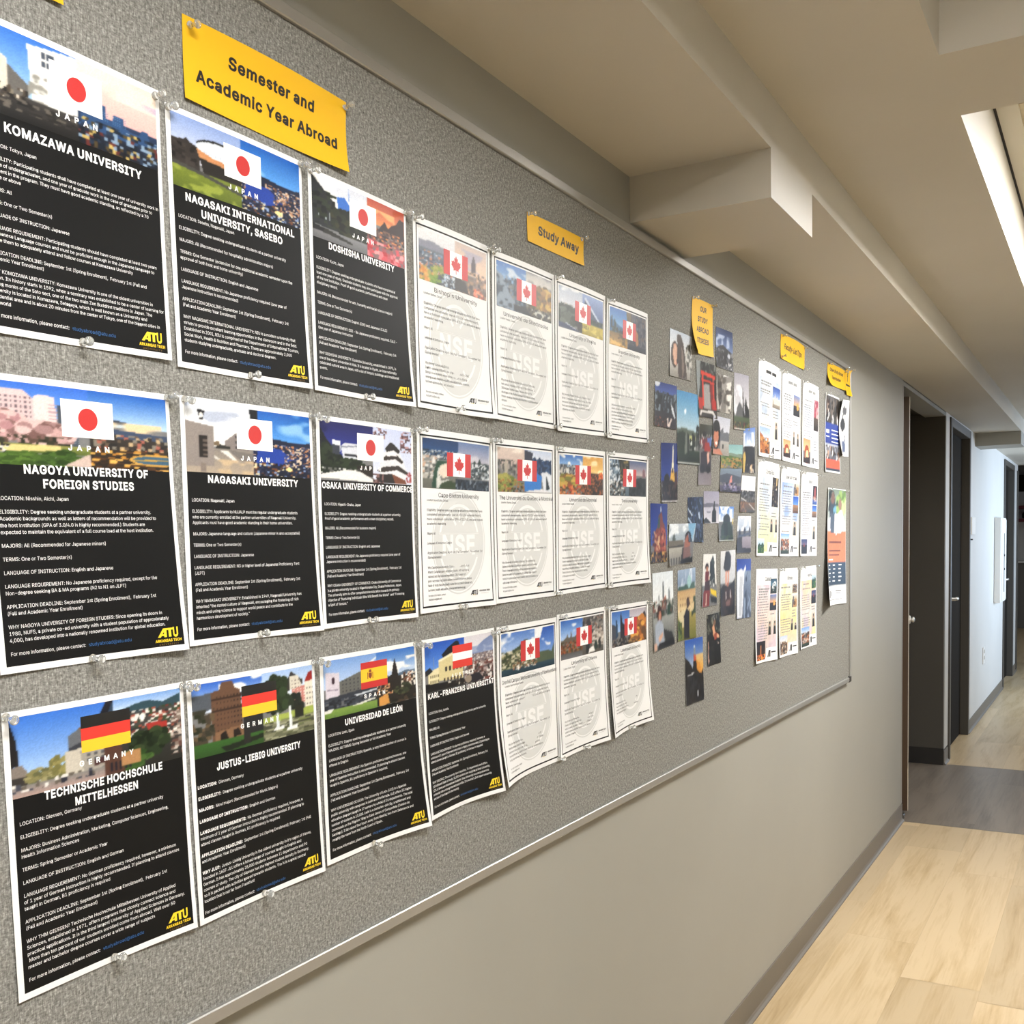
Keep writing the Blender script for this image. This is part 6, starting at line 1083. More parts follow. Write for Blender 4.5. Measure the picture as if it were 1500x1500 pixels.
white_poster('uqam', 'white poster with Canadian flag beside a blue mountain lake', 'white university posters', 'The Universit\u00e9 du Qu\u00e9bec \u00e0 Montr\u00e9al', 7.5, 'Quebec', 'French',
 ['Why Universit\u00e9 du Qu\u00e9bec \u00e0 Montr\u00e9al: The Universit\u00e9 du', 'Qu\u00e9bec \u00e0 Montr\u00e9al (UQAM) is a dynamic, open and creative', 'French-language university with an international reputation', 'based on quality of its programs, its cutting-edge research', 'rooted in social concerns and creation, with its innovation in a', 'wide range of disciplines.'],
 [('g',0,0,46,40,'d8c8bc','c8b4ac'), ('s',0,0,46,26,'eadfd4',18,.5), ('n',0,26,46,62,2.4,7,'6a6a66 8a8680 4a4c4c a8a098 5a5a54',.8), ('p','b0a89a',[12,36,14,20,16,36,17,60,11,60]), ('b',14,80,16,18,'8a9048 6a7a34 a8a458',70), ('n',0,70,46,100,3,4,'6a5a34 8a8048 a86a3c 3a3a2c',.5), ('g',46,0,100,30,'c3cfe4','e8e8ee'), ('p','1f3658',[60,22,66,14,70,22,76,14,80,24,90,20,100,22,100,54,72,60,60,46]), ('n',62,20,100,52,3,6,'2c4a70 1a2f4e 3c5a80',.6), ('p','dfe3ea',[78,52,90,48,100,56,100,100,84,100]), ('p','3a7fc8',[46,60,62,46,80,60,78,96,46,96]), ('p','f0f0f2',[58,50,62,44,66,56,60,60]), ('p','243238',[88,56,92,70,96,90,88,92]), ('p','e6e4e6',[50,96,80,90,100,100,50,100]), ('p','33384a',[46,0,62,6,60,30,46,26])], 36)
white_poster('montreal', 'white poster with Canadian flag beside a golden sunset over hills', 'white university posters', 'Universit\u00e9 de Montr\u00e9al', 4.75, 'Quebec', 'French',
 ['Why Universit\u00e9 de Montr\u00e9al: Montr\u00e9al is the second-largest', 'French-speaking city in the world, and UdeM is a large', 'institution located in one area (eight pavilions), principally on', 'Mount Royal, the largest university in Qu\u00e9bec, the largest', 'French University on the top and second in teaching', 'in the country as a whole.'],
 [('g',0,0,50,30,'4474b8','9ec0e4'), ('s',0,0,50,30,'f2f2f0',10,.52), ('n',0,24,50,56,2.4,5,'8a8c90 5c6068 c8c4bc 3e444c a8a49c',.8), ('p','d8d6d0',[14,34,20,34,20,54,14,54]), ('b',18,66,20,16,'a8a048 7a7a34 c9a850 8a5a2c',90), ('n',0,76,50,100,3,4,'c9683a 8a5a2c e09050 5a4a2a a84a2c',.8), ('g',50,0,100,46,'d9a04a','f2d088'), ('s',50,0,100,40,'f6e2b0',16,.55), ('e',94,40,8,6,'fff0c0'), ('g',50,44,100,100,'6a4a34','3a2c22'), ('n',50,44,100,100,3,4,'5a4432 8a5a3a 3c2e26 a8643a 2a2420',.7), ('b',94,50,7,9,'d8682c b84a24 e88a40',24)], 37)
white_poster('trent', 'white poster with Canadian flag over dark snowy trees, last in the middle row', 'white university posters', 'Trent University', 3.3, 'Ontario', 'English',
 ['Why Trent University: Trent University is a public liberal', 'arts university in Ontario, Canada. The campus is one of the', 'largest by area. Trent offers all the benefits of a beautiful', 'region, including canoe trails, an inviting intimate atmosphere', 'and first-class scholarship.'],
 [('g',0,0,50,100,'8aa0b4','5a6a74'), ('n',0,0,50,70,3,6,'c3cdd6 5a6a78 8a9aa8 2e3c44 e2e6e8',.8), ('p','2e322c',[22,0,50,0,50,60,34,70,26,40]), ('n',26,0,50,60,3,5,'3a3c34 5a5444 2a2c28 8a7a4a',.7), ('n',0,60,40,100,3,5,'3a403c 8a8f8c 23282a d8d8d4 5a4a40',.75), ('g',50,0,100,40,'5c6a8c','c9b4b0'), ('p','8a6a70',[88,26,92,20,96,26,97,46,88,46]), ('p','34383a',[50,60,70,50,82,46,100,48,100,100,50,100]), ('n',50,56,100,100,5,7,'2c3032 3c4244 24282a',.7)], 38)
white_poster('grenfell', 'white poster with Canadian flag over a rocky bay and sailing boat', 'white university posters', 'Grenfell Campus Memorial University of Newfoundland', 7.75, 'Newfoundland', 'English',
 ['Why Grenfell: Grenfell is a campus of Memorial University of', 'Newfoundland, one of the largest universities in Atlantic Canada', 'and one of the country\'s top 15 schools for undergraduate', 'course offerings. Located in Corner Brook, our students enjoy a', 'study, eat and sleep environment.'],
 [('g',0,0,60,50,'5f86c8','b0c4e4'), ('s',0,0,60,46,'eef0f4',14,.52), ('p','3c4a34',[0,62,14,44,30,36,40,22,46,22,50,40,60,44,60,84,0,88]), ('n',0,42,60,86,3,3.4,'6a6a4c 8a8a68 3a442c c8c0a4 4a4a3a d8d2c0',.7), ('g',60,0,100,70,'2f5cb0','86a8dc'), ('p','eef0f2',[60,0,76,0,72,22,66,34,60,50]), ('s',60,20,92,64,'e6eaf0',11,.6), ('p','55604a',[60,62,84,58,94,64,100,40,100,86,60,88]), ('g',0,84,100,100,'2c4a5a','243c48'), ('p','f0f0ee',[28,88,30,78,32,90,28,92]), ('n',20,74,64,90,3,3,'a86a4c e2ded4 4a4a44 8a6a4c',.5)], 39)
white_poster('ottawa', 'white poster with Canadian flag over clifftop towers and a stone street', 'white university posters', 'University of Ottawa', 4.5, 'Ontario', 'English',
 ['Why University of Ottawa: Founded in 1848, the University of', 'Ottawa is the largest bilingual English-French university in the', "world. Located in the heart of Canada's capital, uOttawa is", 'ranked in research and offers a wide array of programs', 'in a number of degrees.'],
 [('g',0,0,48,50,'3f72c0','b8d0ee'), ('s',0,10,48,44,'e8eef4',14,.55), ('p','6a6258',[4,52,12,44,14,34,16,44,20,46,22,30,24,46,32,44,36,36,38,46,48,50,48,60,0,60]), ('n',0,54,48,86,3,4,'7a4a2c 8a6a3c 4a4a2c a85a34 5a3a28',.8), ('g',0,84,48,100,'5a5a5c','7a7a7c'), ('g',48,0,100,100,'8a8680','5a5650'), ('n',48,0,100,60,4,5,'5c5a58 3a3a3c a8a29a 8a6a5c 6a6460',.8), ('p','3c3a3e',[58,10,64,4,68,16,68,50,58,50]), ('p','c3bab0',[70,46,84,40,96,36,100,60,100,84,80,80,70,64]), ('n',70,40,100,80,4,4,'d8d0c6 a89e94 7a7068',.6), ('p','2a2c30',[56,66,64,64,64,96,56,96]), ('p','2a3a34',[76,74,82,66,86,90,76,92]), ('p','2a2c2c',[86,70,92,64,94,90,88,92]), ('p','efeeea',[64,86,74,80,78,96,62,98])], 40)
white_poster('lakehead', 'white poster with Canadian flag over glass towers and golden autumn trees', 'white university posters', 'Lakehead University', 4.4, 'Ontario', 'English',
 ['Why Lakehead University: Lakehead is in a beautiful setting', 'near Lake Superior. Our mission is to provide leading', 'programs that empower students. New programs added each', 'year bring together students.'],
 [('g',0,0,48,60,'4474bc','a8c4e8'), ('p','4a4e5a',[0,34,8,38,12,44,12,100,0,100]), ('p','2e4a66',[10,22,14,26,16,70,10,80]), ('p','2c2c38',[22,16,24,4,26,16,28,34,34,40,36,100,22,100]), ('w',23,36,36,96,5,12,'4c4246',.4), ('n',0,78,48,100,3,4,'3a3a3c 5c4a42 8a8078 24262a',.7), ('g',48,0,100,40,'b0a8b0','d8d8e2'), ('p','3a3638',[48,22,70,26,86,22,94,10,100,24,100,40,48,40]), ('g',48,34,100,100,'6a4a2c','4a3a24'), ('b',80,60,26,34,'c9843a a8642c e0a84c 8a5a2c 6a4a2c',160), ('b',62,92,14,10,'8a5a34 5a4a34 a88a5c',40)], 41)
# ------------------------------------------------------------------ yellow headings
def heading(key, label, W, H, lines, bulge=.003, side=0.0):
    sh = Sheet(key, W, H, bulge=bulge, side=side)
    root = sh.grid('heading_sign', np.linspace(0, W, 26), np.linspace(0, H, 22), 0.0, MT['yellow'])
    tag(root, label, 'sign', 'yellow headings on the bulletin board')
    t = Ink()
    for (s_, x, y, cap, wd) in lines: t.text(s_, x, y, cap, .04, 'C', width=wd)
    t.build(sh, 'heading_text', 'head', root, .00025)
    return sh, root
heading('sign_semester', 'yellow heading about semester and academic year, pinned above the black posters', 11, 4.25,
        [('Semester and', 5.55, 1.62, .60, 5.9), ('Academic Year Abroad', 5.5, 3.10, .60, 9.6)], .006)
heading('sign_cropped', 'yellow heading sheet cut off by the top edge above the first black poster', 11, 4.25, [], .003)
heading('sign_away', 'yellow heading reading Study Away above the white posters', 9, 2, [('Study Away', 4.9, 1.22, .58, 6.6)], .002)
heading('sign_stories', 'yellow heading with a curled lower corner above the photo prints', 5.9, 5,
        [('OUR', 3.0, 1.05, .44, 1.8), ('STUDY', 3.0, 2.0, .44, 2.8), ('ABROAD', 3.05, 2.95, .44, 3.5), ('STORIES', 3.1, 3.95, .44, 3.5)], .002)
heading('sign_faculty', 'yellow heading about faculty led trips above the trip flyers', 11.3, 3, [('Faculty-Led Trips', 5.6, 1.62, .62, 8.2)], .008)
heading('sign_other', 'yellow two line heading with a bent corner above the blue and orange leaflet', 11.2, 3,
        [('Other Study Abroad', 5.4, 1.02, .42, 8.2), ('Opportunities', 5.6, 2.0, .40, 5.6)], .004)
sh, root = heading('sign_edge', 'narrow yellow sheet overlapping the end of the board frame', 4, 4, [], .002)
t = Ink(); t.poly([(1.7, 2.0), (2.0, 2.0), (2.2, .6), (1.9, .55)]); t.poly([(1.25, .75), (1.6, .62), (1.75, 1.2), (1.5, 1.3)]); t.disc(2.05, .5, .2, 16)
t.rect(.5, 2.35, 3.6, 2.62); t.build(sh, 'printed_mark', 'head', root, .00025)

# ------------------------------------------------------------------ trip flyers
def flyer(key, label, title, tw, bgc, pics, seed, cols=(.5, 5.0), dark='3a3a3a', faint=False):
    W, H = 8.5, 11; sh = Sheet(key, W, H, bulge=.004)
    root = sh.grid('trip_flyer', np.linspace(0, W, 14), np.linspace(0, H, 22), 0.0, MT['paper'])
    tag(root, label, 'flyer', 'trip flyers beside the photo prints')
    ops = [('g',0,0,100,50,bgc[0],bgc[1]), ('g',0,50,100,100,bgc[1],bgc[2]), ('s',0,0,100,100,bgc[3],22,.55)]
    sh.picture('tinted_background', .45, 1.9, 8.05, 10.5, ops, 16, 24, seed, root, .00012)
    Ink().rect(4.4, 9.4, 8.2, 10.75).build(sh, 'logo_panel', 'paper', root, .0002)
    for i, (x0, y0, x1, y1, po) in enumerate(pics):
        sh.picture('printed_photo', x0, y0, x1, y1, po, 20, 26, seed+i, root, .0003)
    t = Ink()
    if title: t.text(title, 4.3, 1.45, .5, .01, 'C', width=tw)
    else: t.rect(2.4, .95, 4.2, 1.3); t.rect(4.5, .95, 6.2, 1.3)
    t.build(sh, 'title_text', 'gtext' if faint else 'btext', root, .00036)
    rng = random.Random(seed); ink = Ink(); y = 2.3
    bottom = 10.2 if not any(p[0] < 2 and p[3] > 10 for p in pics) else min(p[1] for p in pics if p[0] < 2 and p[3] > 9)-.3
    while y < bottom:
        if rng.random() < .8:
            a = cols[0]+rng.random()*.5; b = cols[1]-rng.random()*1.1; h = .11 if y > 3.3 else .17
            x = a
            while x < b:
                wd = .25+rng.random()*.55; ink.rect(x, y, min(b, x+wd), y+h); x += wd+.13
        y += .31
    y = max([p[3] for p in pics if p[0] > 3 and p[1] < 5]+[4])+.35
    lim = min([p[1] for p in pics if p[0] > 3 and p[1] > y]+[9.2])-.25
    while y < lim:
        if rng.random() < .6: ink.rect(cols[1]+.4+rng.random()*.3, y, 7.6-rng.random()*.5, y+.12)
        y += .36
    ink.build(sh, 'printed_lettering', 'gtext', root, .00036)
    lg = Ink(); lg.poly([(4.9, 10.5), (5.3, 10.5), (5.6, 9.7), (5.4, 9.7)]); lg.rect(5.55, 9.7, 6.0, 10.5); lg.rect(6.25, 9.9, 7.9, 10.05)
    lg.build(sh, 'logo', 'btext', root, .0004)
P_SKY = [('g',0,0,100,55,'3f63b0','b8c8e6'), ('g',0,55,100,100,'e9e2d4','8a8074'), ('p','d8d4cc',[20,60,30,30,44,56,60,40,70,60,90,64,90,84,10,84])]
P_PERSON = [('g',0,0,100,100,'d8cfc0','a09888'), ('e',50,22,16,14,'b88a70'), ('p','24262e',[20,100,26,46,50,36,74,46,80,100]), ('e',50,14,18,10,'2a201c')]
P_HOUSES = [('g',0,0,100,50,'a8c0e0','e6e8ea'), ('p','b8763c',[0,20,40,38,80,66,96,80,96,100,0,100]), ('n',0,40,90,100,9,7,'c98a4a 7a4a2c d8a868 4a3424',.6)]
P_DUSK = [('g',0,0,100,50,'7a90c0','e8b890'), ('g',0,50,100,100,'5a5058','2e3038'), ('p','e0b060',[50,40,60,30,70,44,86,60,70,70,50,70]), ('p','3a3a40',[0,60,50,66,100,90,100,100,0,100])]
P_ROSE = [('g',0,0,100,60,'a85068','c9808a'), ('n',0,0,100,60,8,9,'8a3048 c9707c e0b0b4',.5), ('g',0,60,100,100,'6a5a50','3a342e'), ('p','d8c8c0',[60,30,76,24,80,56,60,58])]
P_ARCH = [('g',0,0,100,50,'d8a878','f0d0a8'), ('e',50,64,34,40,'b05a34'), ('e',54,70,20,26,'f2d6a8'), ('p','3a2420',[0,80,100,70,100,100,0,100])]
P_CAVE = [('g',0,0,100,100,'4a3c34','2a2420'), ('p','d8c08a',[60,0,80,0,72,40,56,44]), ('e',64,46,10,8,'f0ece4'), ('n',0,20,100,100,9,8,'3a2e2a 5a4a40 1e1a18 8a7a66',.6)]
P_BLUE = [('g',0,0,100,50,'2c5cb4','7aa8e0'), ('g',0,50,100,100,'b89068','6a4c38'), ('w',10,56,90,96,4,2,'4a3428',.4)]
P_SAND = [('g',0,0,100,40,'dfe3ea','c9b898'), ('p','4a5468',[20,16,34,20,30,50,18,56]), ('p','c09a68',[40,50,66,36,100,44,100,100,20,100]), ('e',50,70,20,16,'7a5a40')]
P_NIGHT = [('g',0,0,100,60,'141620','2a2430'), ('p','b8605c',[36,20,44,8,56,8,64,24,66,70,34,70]), ('g',0,76,100,100,'6a88c8','3a5c9c'), ('n',20,50,80,80,9,8,'d8a890 8a3a34 e8d0c0',.5)]
P_TOWN = [('g',0,0,100,30,'8ab0e0','d8e0ea'), ('n',0,26,100,100,9,8,'d8d0c4 a86a44 c98a5a 5a5048 8a4a34',.85), ('g',0,84,100,100,'4a5a4c','2e3a34')]
P_GREEN = [('g',0,0,100,40,'dfeaf2','b8ccd8'), ('p','2c5a48',[0,60,30,30,50,50,74,24,100,50,100,100,0,100]), ('n',0,54,100,100,10,9,'4a7a34 2c5a2c 8aa040',.6)]
P_FALLS = [('g',0,0,100,50,'2c5468','6a9ab0'), ('e',66,34,20,18,'e6eaec'), ('p','2a3a34',[0,50,40,44,100,60,100,100,0,100]), ('n',20,30,80,80,9,8,'e8e8e4 4a6a6c 2c4a54',.5)]
P_TOWER = [('g',0,0,100,100,'2a2024','4a3430'), ('p','c98a60',[46,30,50,10,54,30,56,84,44,84]), ('n',0,70,100,100,9,8,'d86a3c 3a2a2a e8a050',.7)]
P_RED = [('g',0,0,100,40,'3a4a78','8a7a90'), ('g',0,40,100,100,'2a2a34','1c1c24'), ('p','a84a4c',[40,50,50,20,60,50])]
P_STREET = [('g',0,0,100,36,'c8d4e8','e8e4e0'), ('n',0,30,100,100,9,9,'8a6a54 d8c8b0 5a463a a88a70 3a302c',.85)]
flyer('flyer_castle', 'trip flyer with a bluish palace picture and orange houses, topmost beside the photo prints', None, 0, ('d6dde6','e8e6dc','efe6d4','c3cedd'), [(5.0,2.5,8.1,5.0,P_SKY),(6.1,6.6,7.2,8.7,P_PERSON),(.45,7.6,4.3,10.6,P_HOUSES)], 51, (.6, 4.7))
flyer('flyer_dusk', 'pale trip flyer with a dusk skyline picture under the faculty led heading', None, 0, ('e6e9f0','eef0f2','f4e6d8','dde2ec'), [(4.9,2.4,8.1,5.0,P_DUSK),(5.0,7.0,5.9,8.7,P_PERSON),(6.8,7.1,7.8,8.8,P_PERSON),(.5,8.3,3.9,10.5,P_ARCH)], 52, (.6, 4.4), faint=True)
flyer('flyer_rose', 'trip flyer with a rose red picture in its corner, top row nearest the leaflets', None, 0, ('e4ece8','eceaf4','f4ddc8','d8e0ee'), [(5.6,1.9,8.2,6.0,P_ROSE),(.5,7.4,4.2,10.6,P_ARCH)], 53, (.6, 5.1), faint=True)
flyer('flyer_green', 'greenish trip flyer titled Costa Rica with a dark picture at its side', 'Costa Rica', 3.4, ('dfe6f2','e4e6cc','d6dcae','cfd8e6'), [(5.4,1.7,8.1,5.2,P_CAVE),(5.1,6.6,6.2,8.2,P_PERSON),(7.0,6.6,8.0,8.2,P_PERSON),(.4,9.0,3.0,10.7,P_GREEN)], 54, (.6, 4.9))
flyer('flyer_blue', 'bluish trip flyer titled Spain and Portugal', 'Spain and Portugal', 5.0, ('b9c8ee','e2e2e4','efe0cc','a9bce8'), [(5.4,1.6,8.1,3.4,P_SAND),(5.4,3.5,8.1,5.6,P_BLUE),(5.8,6.6,7.4,8.4,P_PERSON),(.4,8.2,4.4,10.7,P_TOWN)], 55, (.6, 5.0))
flyer('flyer_white', 'trip flyer with a black night picture in the middle row', 'Mexico', 2.0, ('e9edf6','efeef2','f2e2da','dce2f0'), [(5.6,1.7,8.2,4.2,P_NIGHT),(5.6,4.3,8.2,5.9,P_BLUE),(6.2,7.0,7.6,8.8,P_PERSON),(.4,8.8,3.6,10.7,P_RED)], 56, (.6, 5.1))
flyer('flyer_pink', 'pink trip flyer titled Canada in the bottom row', 'Canada', 2.6, ('eadfe2','f0d8cc','cfc6c4','dccbd2'), [(5.3,1.2,8.1,3.0,P_FALLS),(5.3,3.1,8.1,5.0,P_DUSK),(4.9,6.2,6.2,7.9,P_PERSON),(6.9,6.2,8.1,7.9,P_PERSON),(.4,8.5,4.0,10.7,P_TOWER)], 57, (.7, 4.9))
flyer('flyer_yellow', 'yellowish trip flyer titled Germany in the bottom row', 'Germany', 2.6, ('f2eedc','f0e2a8','e8d4cc','e6dcb4'), [(5.6,1.6,8.1,3.2,P_STREET),(5.6,3.3,8.1,5.0,P_SAND),(5.3,6.4,6.4,7.9,P_PERSON),(6.9,7.0,8.1,7.9,P_PERSON),(.4,8.4,3.9,10.7,P_STREET)], 58, (.6, 5.2))
flyer('flyer_orange', 'orange and yellow trip flyer titled Austria at the end of the bottom row', 'Austria', 2.2, ('f4d2ae','e8dcd8','ecdf9a','d8ccd6'), [(5.5,1.0,8.2,3.1,P_GREEN),(5.5,3.4,8.2,5.2,P_RED),(6.1,6.5,7.6,8.4,P_PERSON),(.4,8.2,4.7,10.8,P_TOWN)], 59, (.6, 5.1))

def leaflet(key, name, label, W, H, ops, nx, ny, seed, marks, mm, m=.25, bulge=.002, side=0.0):
    sh = Sheet(key, W, H, bulge=bulge, side=side)
    root = sh.grid(name, np.linspace(0, W, 14), np.linspace(0, H, 24), 0.0, MT['paper']); tag(root, label, 'leaflet', 'printed leaflets at the end of the board')
    sh.picture('printed_photo', m, m, W-m, H-m, ops, nx, ny, seed, root)
    for k, rects in marks:
        t = Ink()
        for r in rects: t.rect(*r)
        t.build(sh, 'printed_lettering', k, root, .0004)
PEOPLE = 'c8a890 3a3a44 e8e6e2 5a4a44 8a8a90 2a2a30 6a7080'
leaflet('flyer_brochure', 'study_leaflet', 'leaflet with a blue band and an orange base under the two line yellow heading', 8.5, 11,
 [('g',0,0,100,38,'6a6a6c','3a3a3c'), ('p','4a3028',[4,6,24,4,26,22,6,24]), ('p','c9b4a8',[8,10,20,10,22,20,8,20]), ('p','e8e8e6',[14,20,24,22,26,38,10,38]), ('p','2a2624',[40,6,56,6,58,24,38,24]), ('p','d8d8d8',[44,20,58,22,58,38,42,38]), ('p','2a2624',[74,8,92,8,94,24,76,24]), ('p','e2e2e0',[76,24,90,24,92,38,78,38]), ('n',0,2,100,38,7,8,'5a5048 3a3836 8a8078 2a2828',.4),
  ('g',0,36,100,64,'2f4fa8','2c4a9c'), ('g',0,64,100,86,'c8ccd6','6a6a70'), ('n',0,66,100,86,7,6,PEOPLE,.8), ('g',0,84,100,96,'e86a4c','e8704a'), ('g',0,96,100,100,'3a4a5c','3a4a5c')], 30, 44, 61,
 [('wtext', [(.7,5.0,2.3,5.5),(.6,5.9,2.4,6.05)]+[(3.6,4.9+.55*i,7.6,5.05+.55*i) for i in range(4)])], 0)
leaflet('flyer_narrow', 'study_leaflet', 'white leaflet with grey figures held off the board at the frame', 8.5, 11,
 [('g',0,0,100,100,'f2f1ee','f2f1ee'), ('e',55,18,22,8,'6a6a6c'), ('p','4a4a4e',[30,28,50,24,40,36]), ('e',40,44,26,12,'3c3c40'), ('p','8a8a90',[60,60,74,66,66,76]), ('p','6a7898',[36,74,68,72,70,94,38,96])], 20, 30, 62, [], 0)
leaflet('flyer_couple', 'study_poster', 'tall poster of a couple with an orange middle and a teal list', 11, 17,
 [('g',0,0,100,38,'8a9a8a','d8dcd8'), ('b',74,14,26,14,'7a9a4a a8c070 4a6a34 c8d8a0',40), ('b',20,10,20,10,'3a4438 5a6450 2a302a',30), ('p','3c4c5c',[12,12,30,8,44,14,44,38,10,38]), ('e',26,8,10,5,'8a6a58'), ('p','7ab0c8',[30,16,44,14,46,24,34,26]), ('p','e8e4ea',[54,22,72,16,92,26,94,38,52,38]), ('e',66,13,9,5,'a88470'), ('p','f2f2f0',[0,24,10,30,14,38,0,38]),
  ('g',0,36,100,63,'d98a55','dc9060'), ('e',50,30,46,9,'e6e2e4'), ('p','5a6878',[14,22,40,20,40,38,18,38]), ('g',0,63,100,84,'33506a','2c4458'), ('g',0,84,100,100,'f4f4f2','f4f4f2')], 36, 60, 63,
 [('crest', [(1.2,7.7,8.4,8.0),(1.2,9.0,8.0,9.2),(1.2,9.6,7.4,9.8)]), ('wtext', [(1.0,10.3,4.0,10.5)]+[(x+.3*((i*j) % 2), 11.1+.58*i, x+1.1+.4*((i+j) % 3)*.5, 11.28+.58*i) for i in range(5) for j, x in enumerate((1.0, 4.0, 7.2))]), ('gtext', [(1.6,14.9,2.6,15.9),(3.2,15.0,3.8,15.7),(6.0,14.9,8.6,15.1),(6.0,15.3,8.4,15.4),(1.4,16.2,9.0,16.28)])], 0, m=.12, side=.006)

# ------------------------------------------------------------------ photo prints of the stories
def snap(key, label, ops, seed, m=.0, nx=42, ny=54):
    q = SHEETS[key]; W = (q[1][1]-q[0][1])/.0254; H = (q[0][2]-q[2][2])/.0254
    sh = Sheet(key, W, H, bulge=.0015)
    o = sh.grid('photo_print', np.linspace(0, W, nx), np.linspace(0, H, ny), 0.0, MT['photo'], None, paint(ops, nx, ny, seed))
    tag(o, label, 'photo', 'photo prints under the stories heading')
WH = ('p', 'f2f1ee', [0,97,100,97,100,100,0,100])
snap('snap_hair', 'photo print of a long haired woman close up, highest of the prints', [('g',0,0,100,50,'c3ccd8','e8e8e6'), ('g',0,50,100,100,'d8d6d2','9a968e'), ('p','4a3a34',[30,8,46,6,60,24,72,60,78,100,40,100]), ('p','8a7a70',[50,30,60,40,66,80,58,100,54,60]), ('e',22,52,17,28,'3a2a24'), ('e',24,48,10,20,'d8ac94'), ('e',28,70,5,5,'a8504c'), ('n',70,20,100,100,5,9,'7a7a74 c8c6c0 4a4a46',.5), ('p','d8b49c',[16,30,28,32,30,76,18,72])], 71)
snap('snap_castlehill', 'photo print of deep blue clouds above a dark hill beside the stories heading', [('g',0,0,100,56,'1f3a6c','8a9cc0'), ('s',0,16,100,54,'b8c4dc',18,.52), ('p','3a3c44',[0,54,20,44,40,40,60,46,100,56,100,100,0,100]), ('n',0,52,100,100,6,8,'2a2c34 5a5c64 8a8c90 3a3c40',.7), ('e',76,64,9,6,'c8ccd4'), ('n',60,80,100,100,5,5,'e8e8e6 8a8c94 4a4c54',.6)], 72)
snap('snap_torii', 'photo print of a red wooden gate over dark steps below the stories heading', [('g',0,0,100,100,'2a2a2a','3a2420'), ('n',0,0,100,30,6,8,'4a504c 2a2e2c 8a8e8a 1c1e1e',.7), ('p','9aa0a0',[0,0,20,0,16,40,4,70,0,70]), ('p','a8a6a4',[34,40,64,38,70,84,30,84]), ('p','8a1c18',[66,38,80,36,88,84,72,84]), ('p','d8482c',[20,16,96,20,96,27,20,23]), ('p','d8482c',[24,30,92,33,92,37,24,34]), ('p','d8482c',[27,18,33,18,32,80,25,80]), ('p','d8482c',[80,20,86,20,92,80,85,80]), ('p','b83424',[4,66,26,66,26,86,4,86]), ('p','b83424',[76,66,100,66,100,84,76,84]), ('p','3a3430',[0,86,100,84,100,100,0,100]), ('p','e2e0dc',[12,88,80,86,96,97,90,99,74,91,20,92,10,99,4,97])], 73)
snap('snap_blur', 'grey blurred photo print between the red gate and the cliff prints', [('g',0,0,100,100,'9a9692','c8c4bc'), ('p','4a4440',[6,10,30,20,36,70,20,90,8,60]), ('p','e6e4de',[60,20,100,10,100,84,84,90,70,60]), ('p','8a8680',[36,40,60,50,66,100,30,100]), ('s',0,0,100,100,'6a645e',14,.56), ('n',30,0,70,10,6,4,'f0f0ee 6a6a68',.5)], 74)
snap('snap_cliff', 'photo print of a pale sky with a jagged black rock', [('g',0,0,100,60,'b0aeb8','d8d6d8'), ('s',0,20,60,80,'e6e6ea',16,.5), ('p','6a6a6c',[20,60,36,50,50,56,60,70,60,84,10,84]), ('p','171719',[54,18,58,30,62,44,70,56,78,40,86,54,96,60,100,64,100,100,64,100,58,70]), ('p','e6e6ea',[62,44,70,60,72,74,66,66]), ('g',0,76,100,100,'5a6a48','3a4230'), ('n',0,86,100,100,6,4,'4a5a34 8a7a40 2a2c22 6a3a34',.7), WH], 75)
snap('snap_dusk', 'photo print of dark trees under a violet blue sky', [('g',0,0,100,24,'2c4488','5a72b4'), ('e',8,3,12,7,'d8dce4'), ('g',0,24,100,100,'3a4450','2a2430'), ('n',0,20,100,66,5,12,'4a5866 2a323c 8a96a0 1c2228',.7), ('p','dfe3e8',[74,44,84,50,96,72,94,78,78,58]), ('p','b04a30',[4,92,24,76,28,80,10,96]), ('p','e6d8d0',[58,78,64,76,66,90,76,76,82,78,70,98,60,96]), ('n',0,78,60,100,5,5,'3a2420 8a5a50 2a1c1c 5a3a3c',.6)], 76)
snap('snap_moon', 'tall photo print of a standing stone under a clear sky with a pale moon', [('g',0,0,100,54,'5a9cc8','c3d4dc'), ('e',36,27,5,4,'eaf2f8'), ('p','6a7468',[0,52,30,50,60,52,100,54,100,62,0,62]), ('p','2c3c30',[0,58,26,54,46,60,50,84,0,84]), ('p','c8c88a',[56,60,84,60,84,66,56,66]), ('b',70,70,12,12,'1c2a20 2c3a2c 12201a',40), ('b',94,62,8,16,'141e18 22302a',24), ('g',0,80,100,100,'2c4434','16241c'), ('p','7a8078',[36,60,42,56,46,60,48,84,32,86]), ('p','23302a',[46,56,52,58,54,86,46,86]), ('e',64,70,4,3,'e8ece8'), ('e',80,76,3,2,'d8dcd8'), WH], 77)
snap('snap_street', 'photo print of people sitting in a street, right of the standing stone print', [('g',0,0,100,20,'4a4a3c','3a3c34'), ('g',0,20,100,80,'6a6a6c','8a8684'), ('w',4,4,96,20,5,1,'c8c8c0',.3), ('n',0,20,100,40,8,6,'a8a8a4 4a4c50 d8d8d4 8a3a3c',.6), ('e',36,16,16,4,'2a2624'), ('p','7a3a44',[30,24,60,22,66,40,26,40]), ('p','6a84b8',[60,22,96,20,96,34,64,34]), ('p','a83c30',[44,30,80,30,90,44,40,46]), ('p','3a3440',[16,46,50,44,96,50,96,78,14,78]), ('p','d8b4a4',[62,48,80,44,84,60,70,66]), ('e',30,74,20,7,'23202a'), ('e',76,74,18,6,'201e26'), ('g',0,80,100,100,'8a8288','9a9296')], 78)
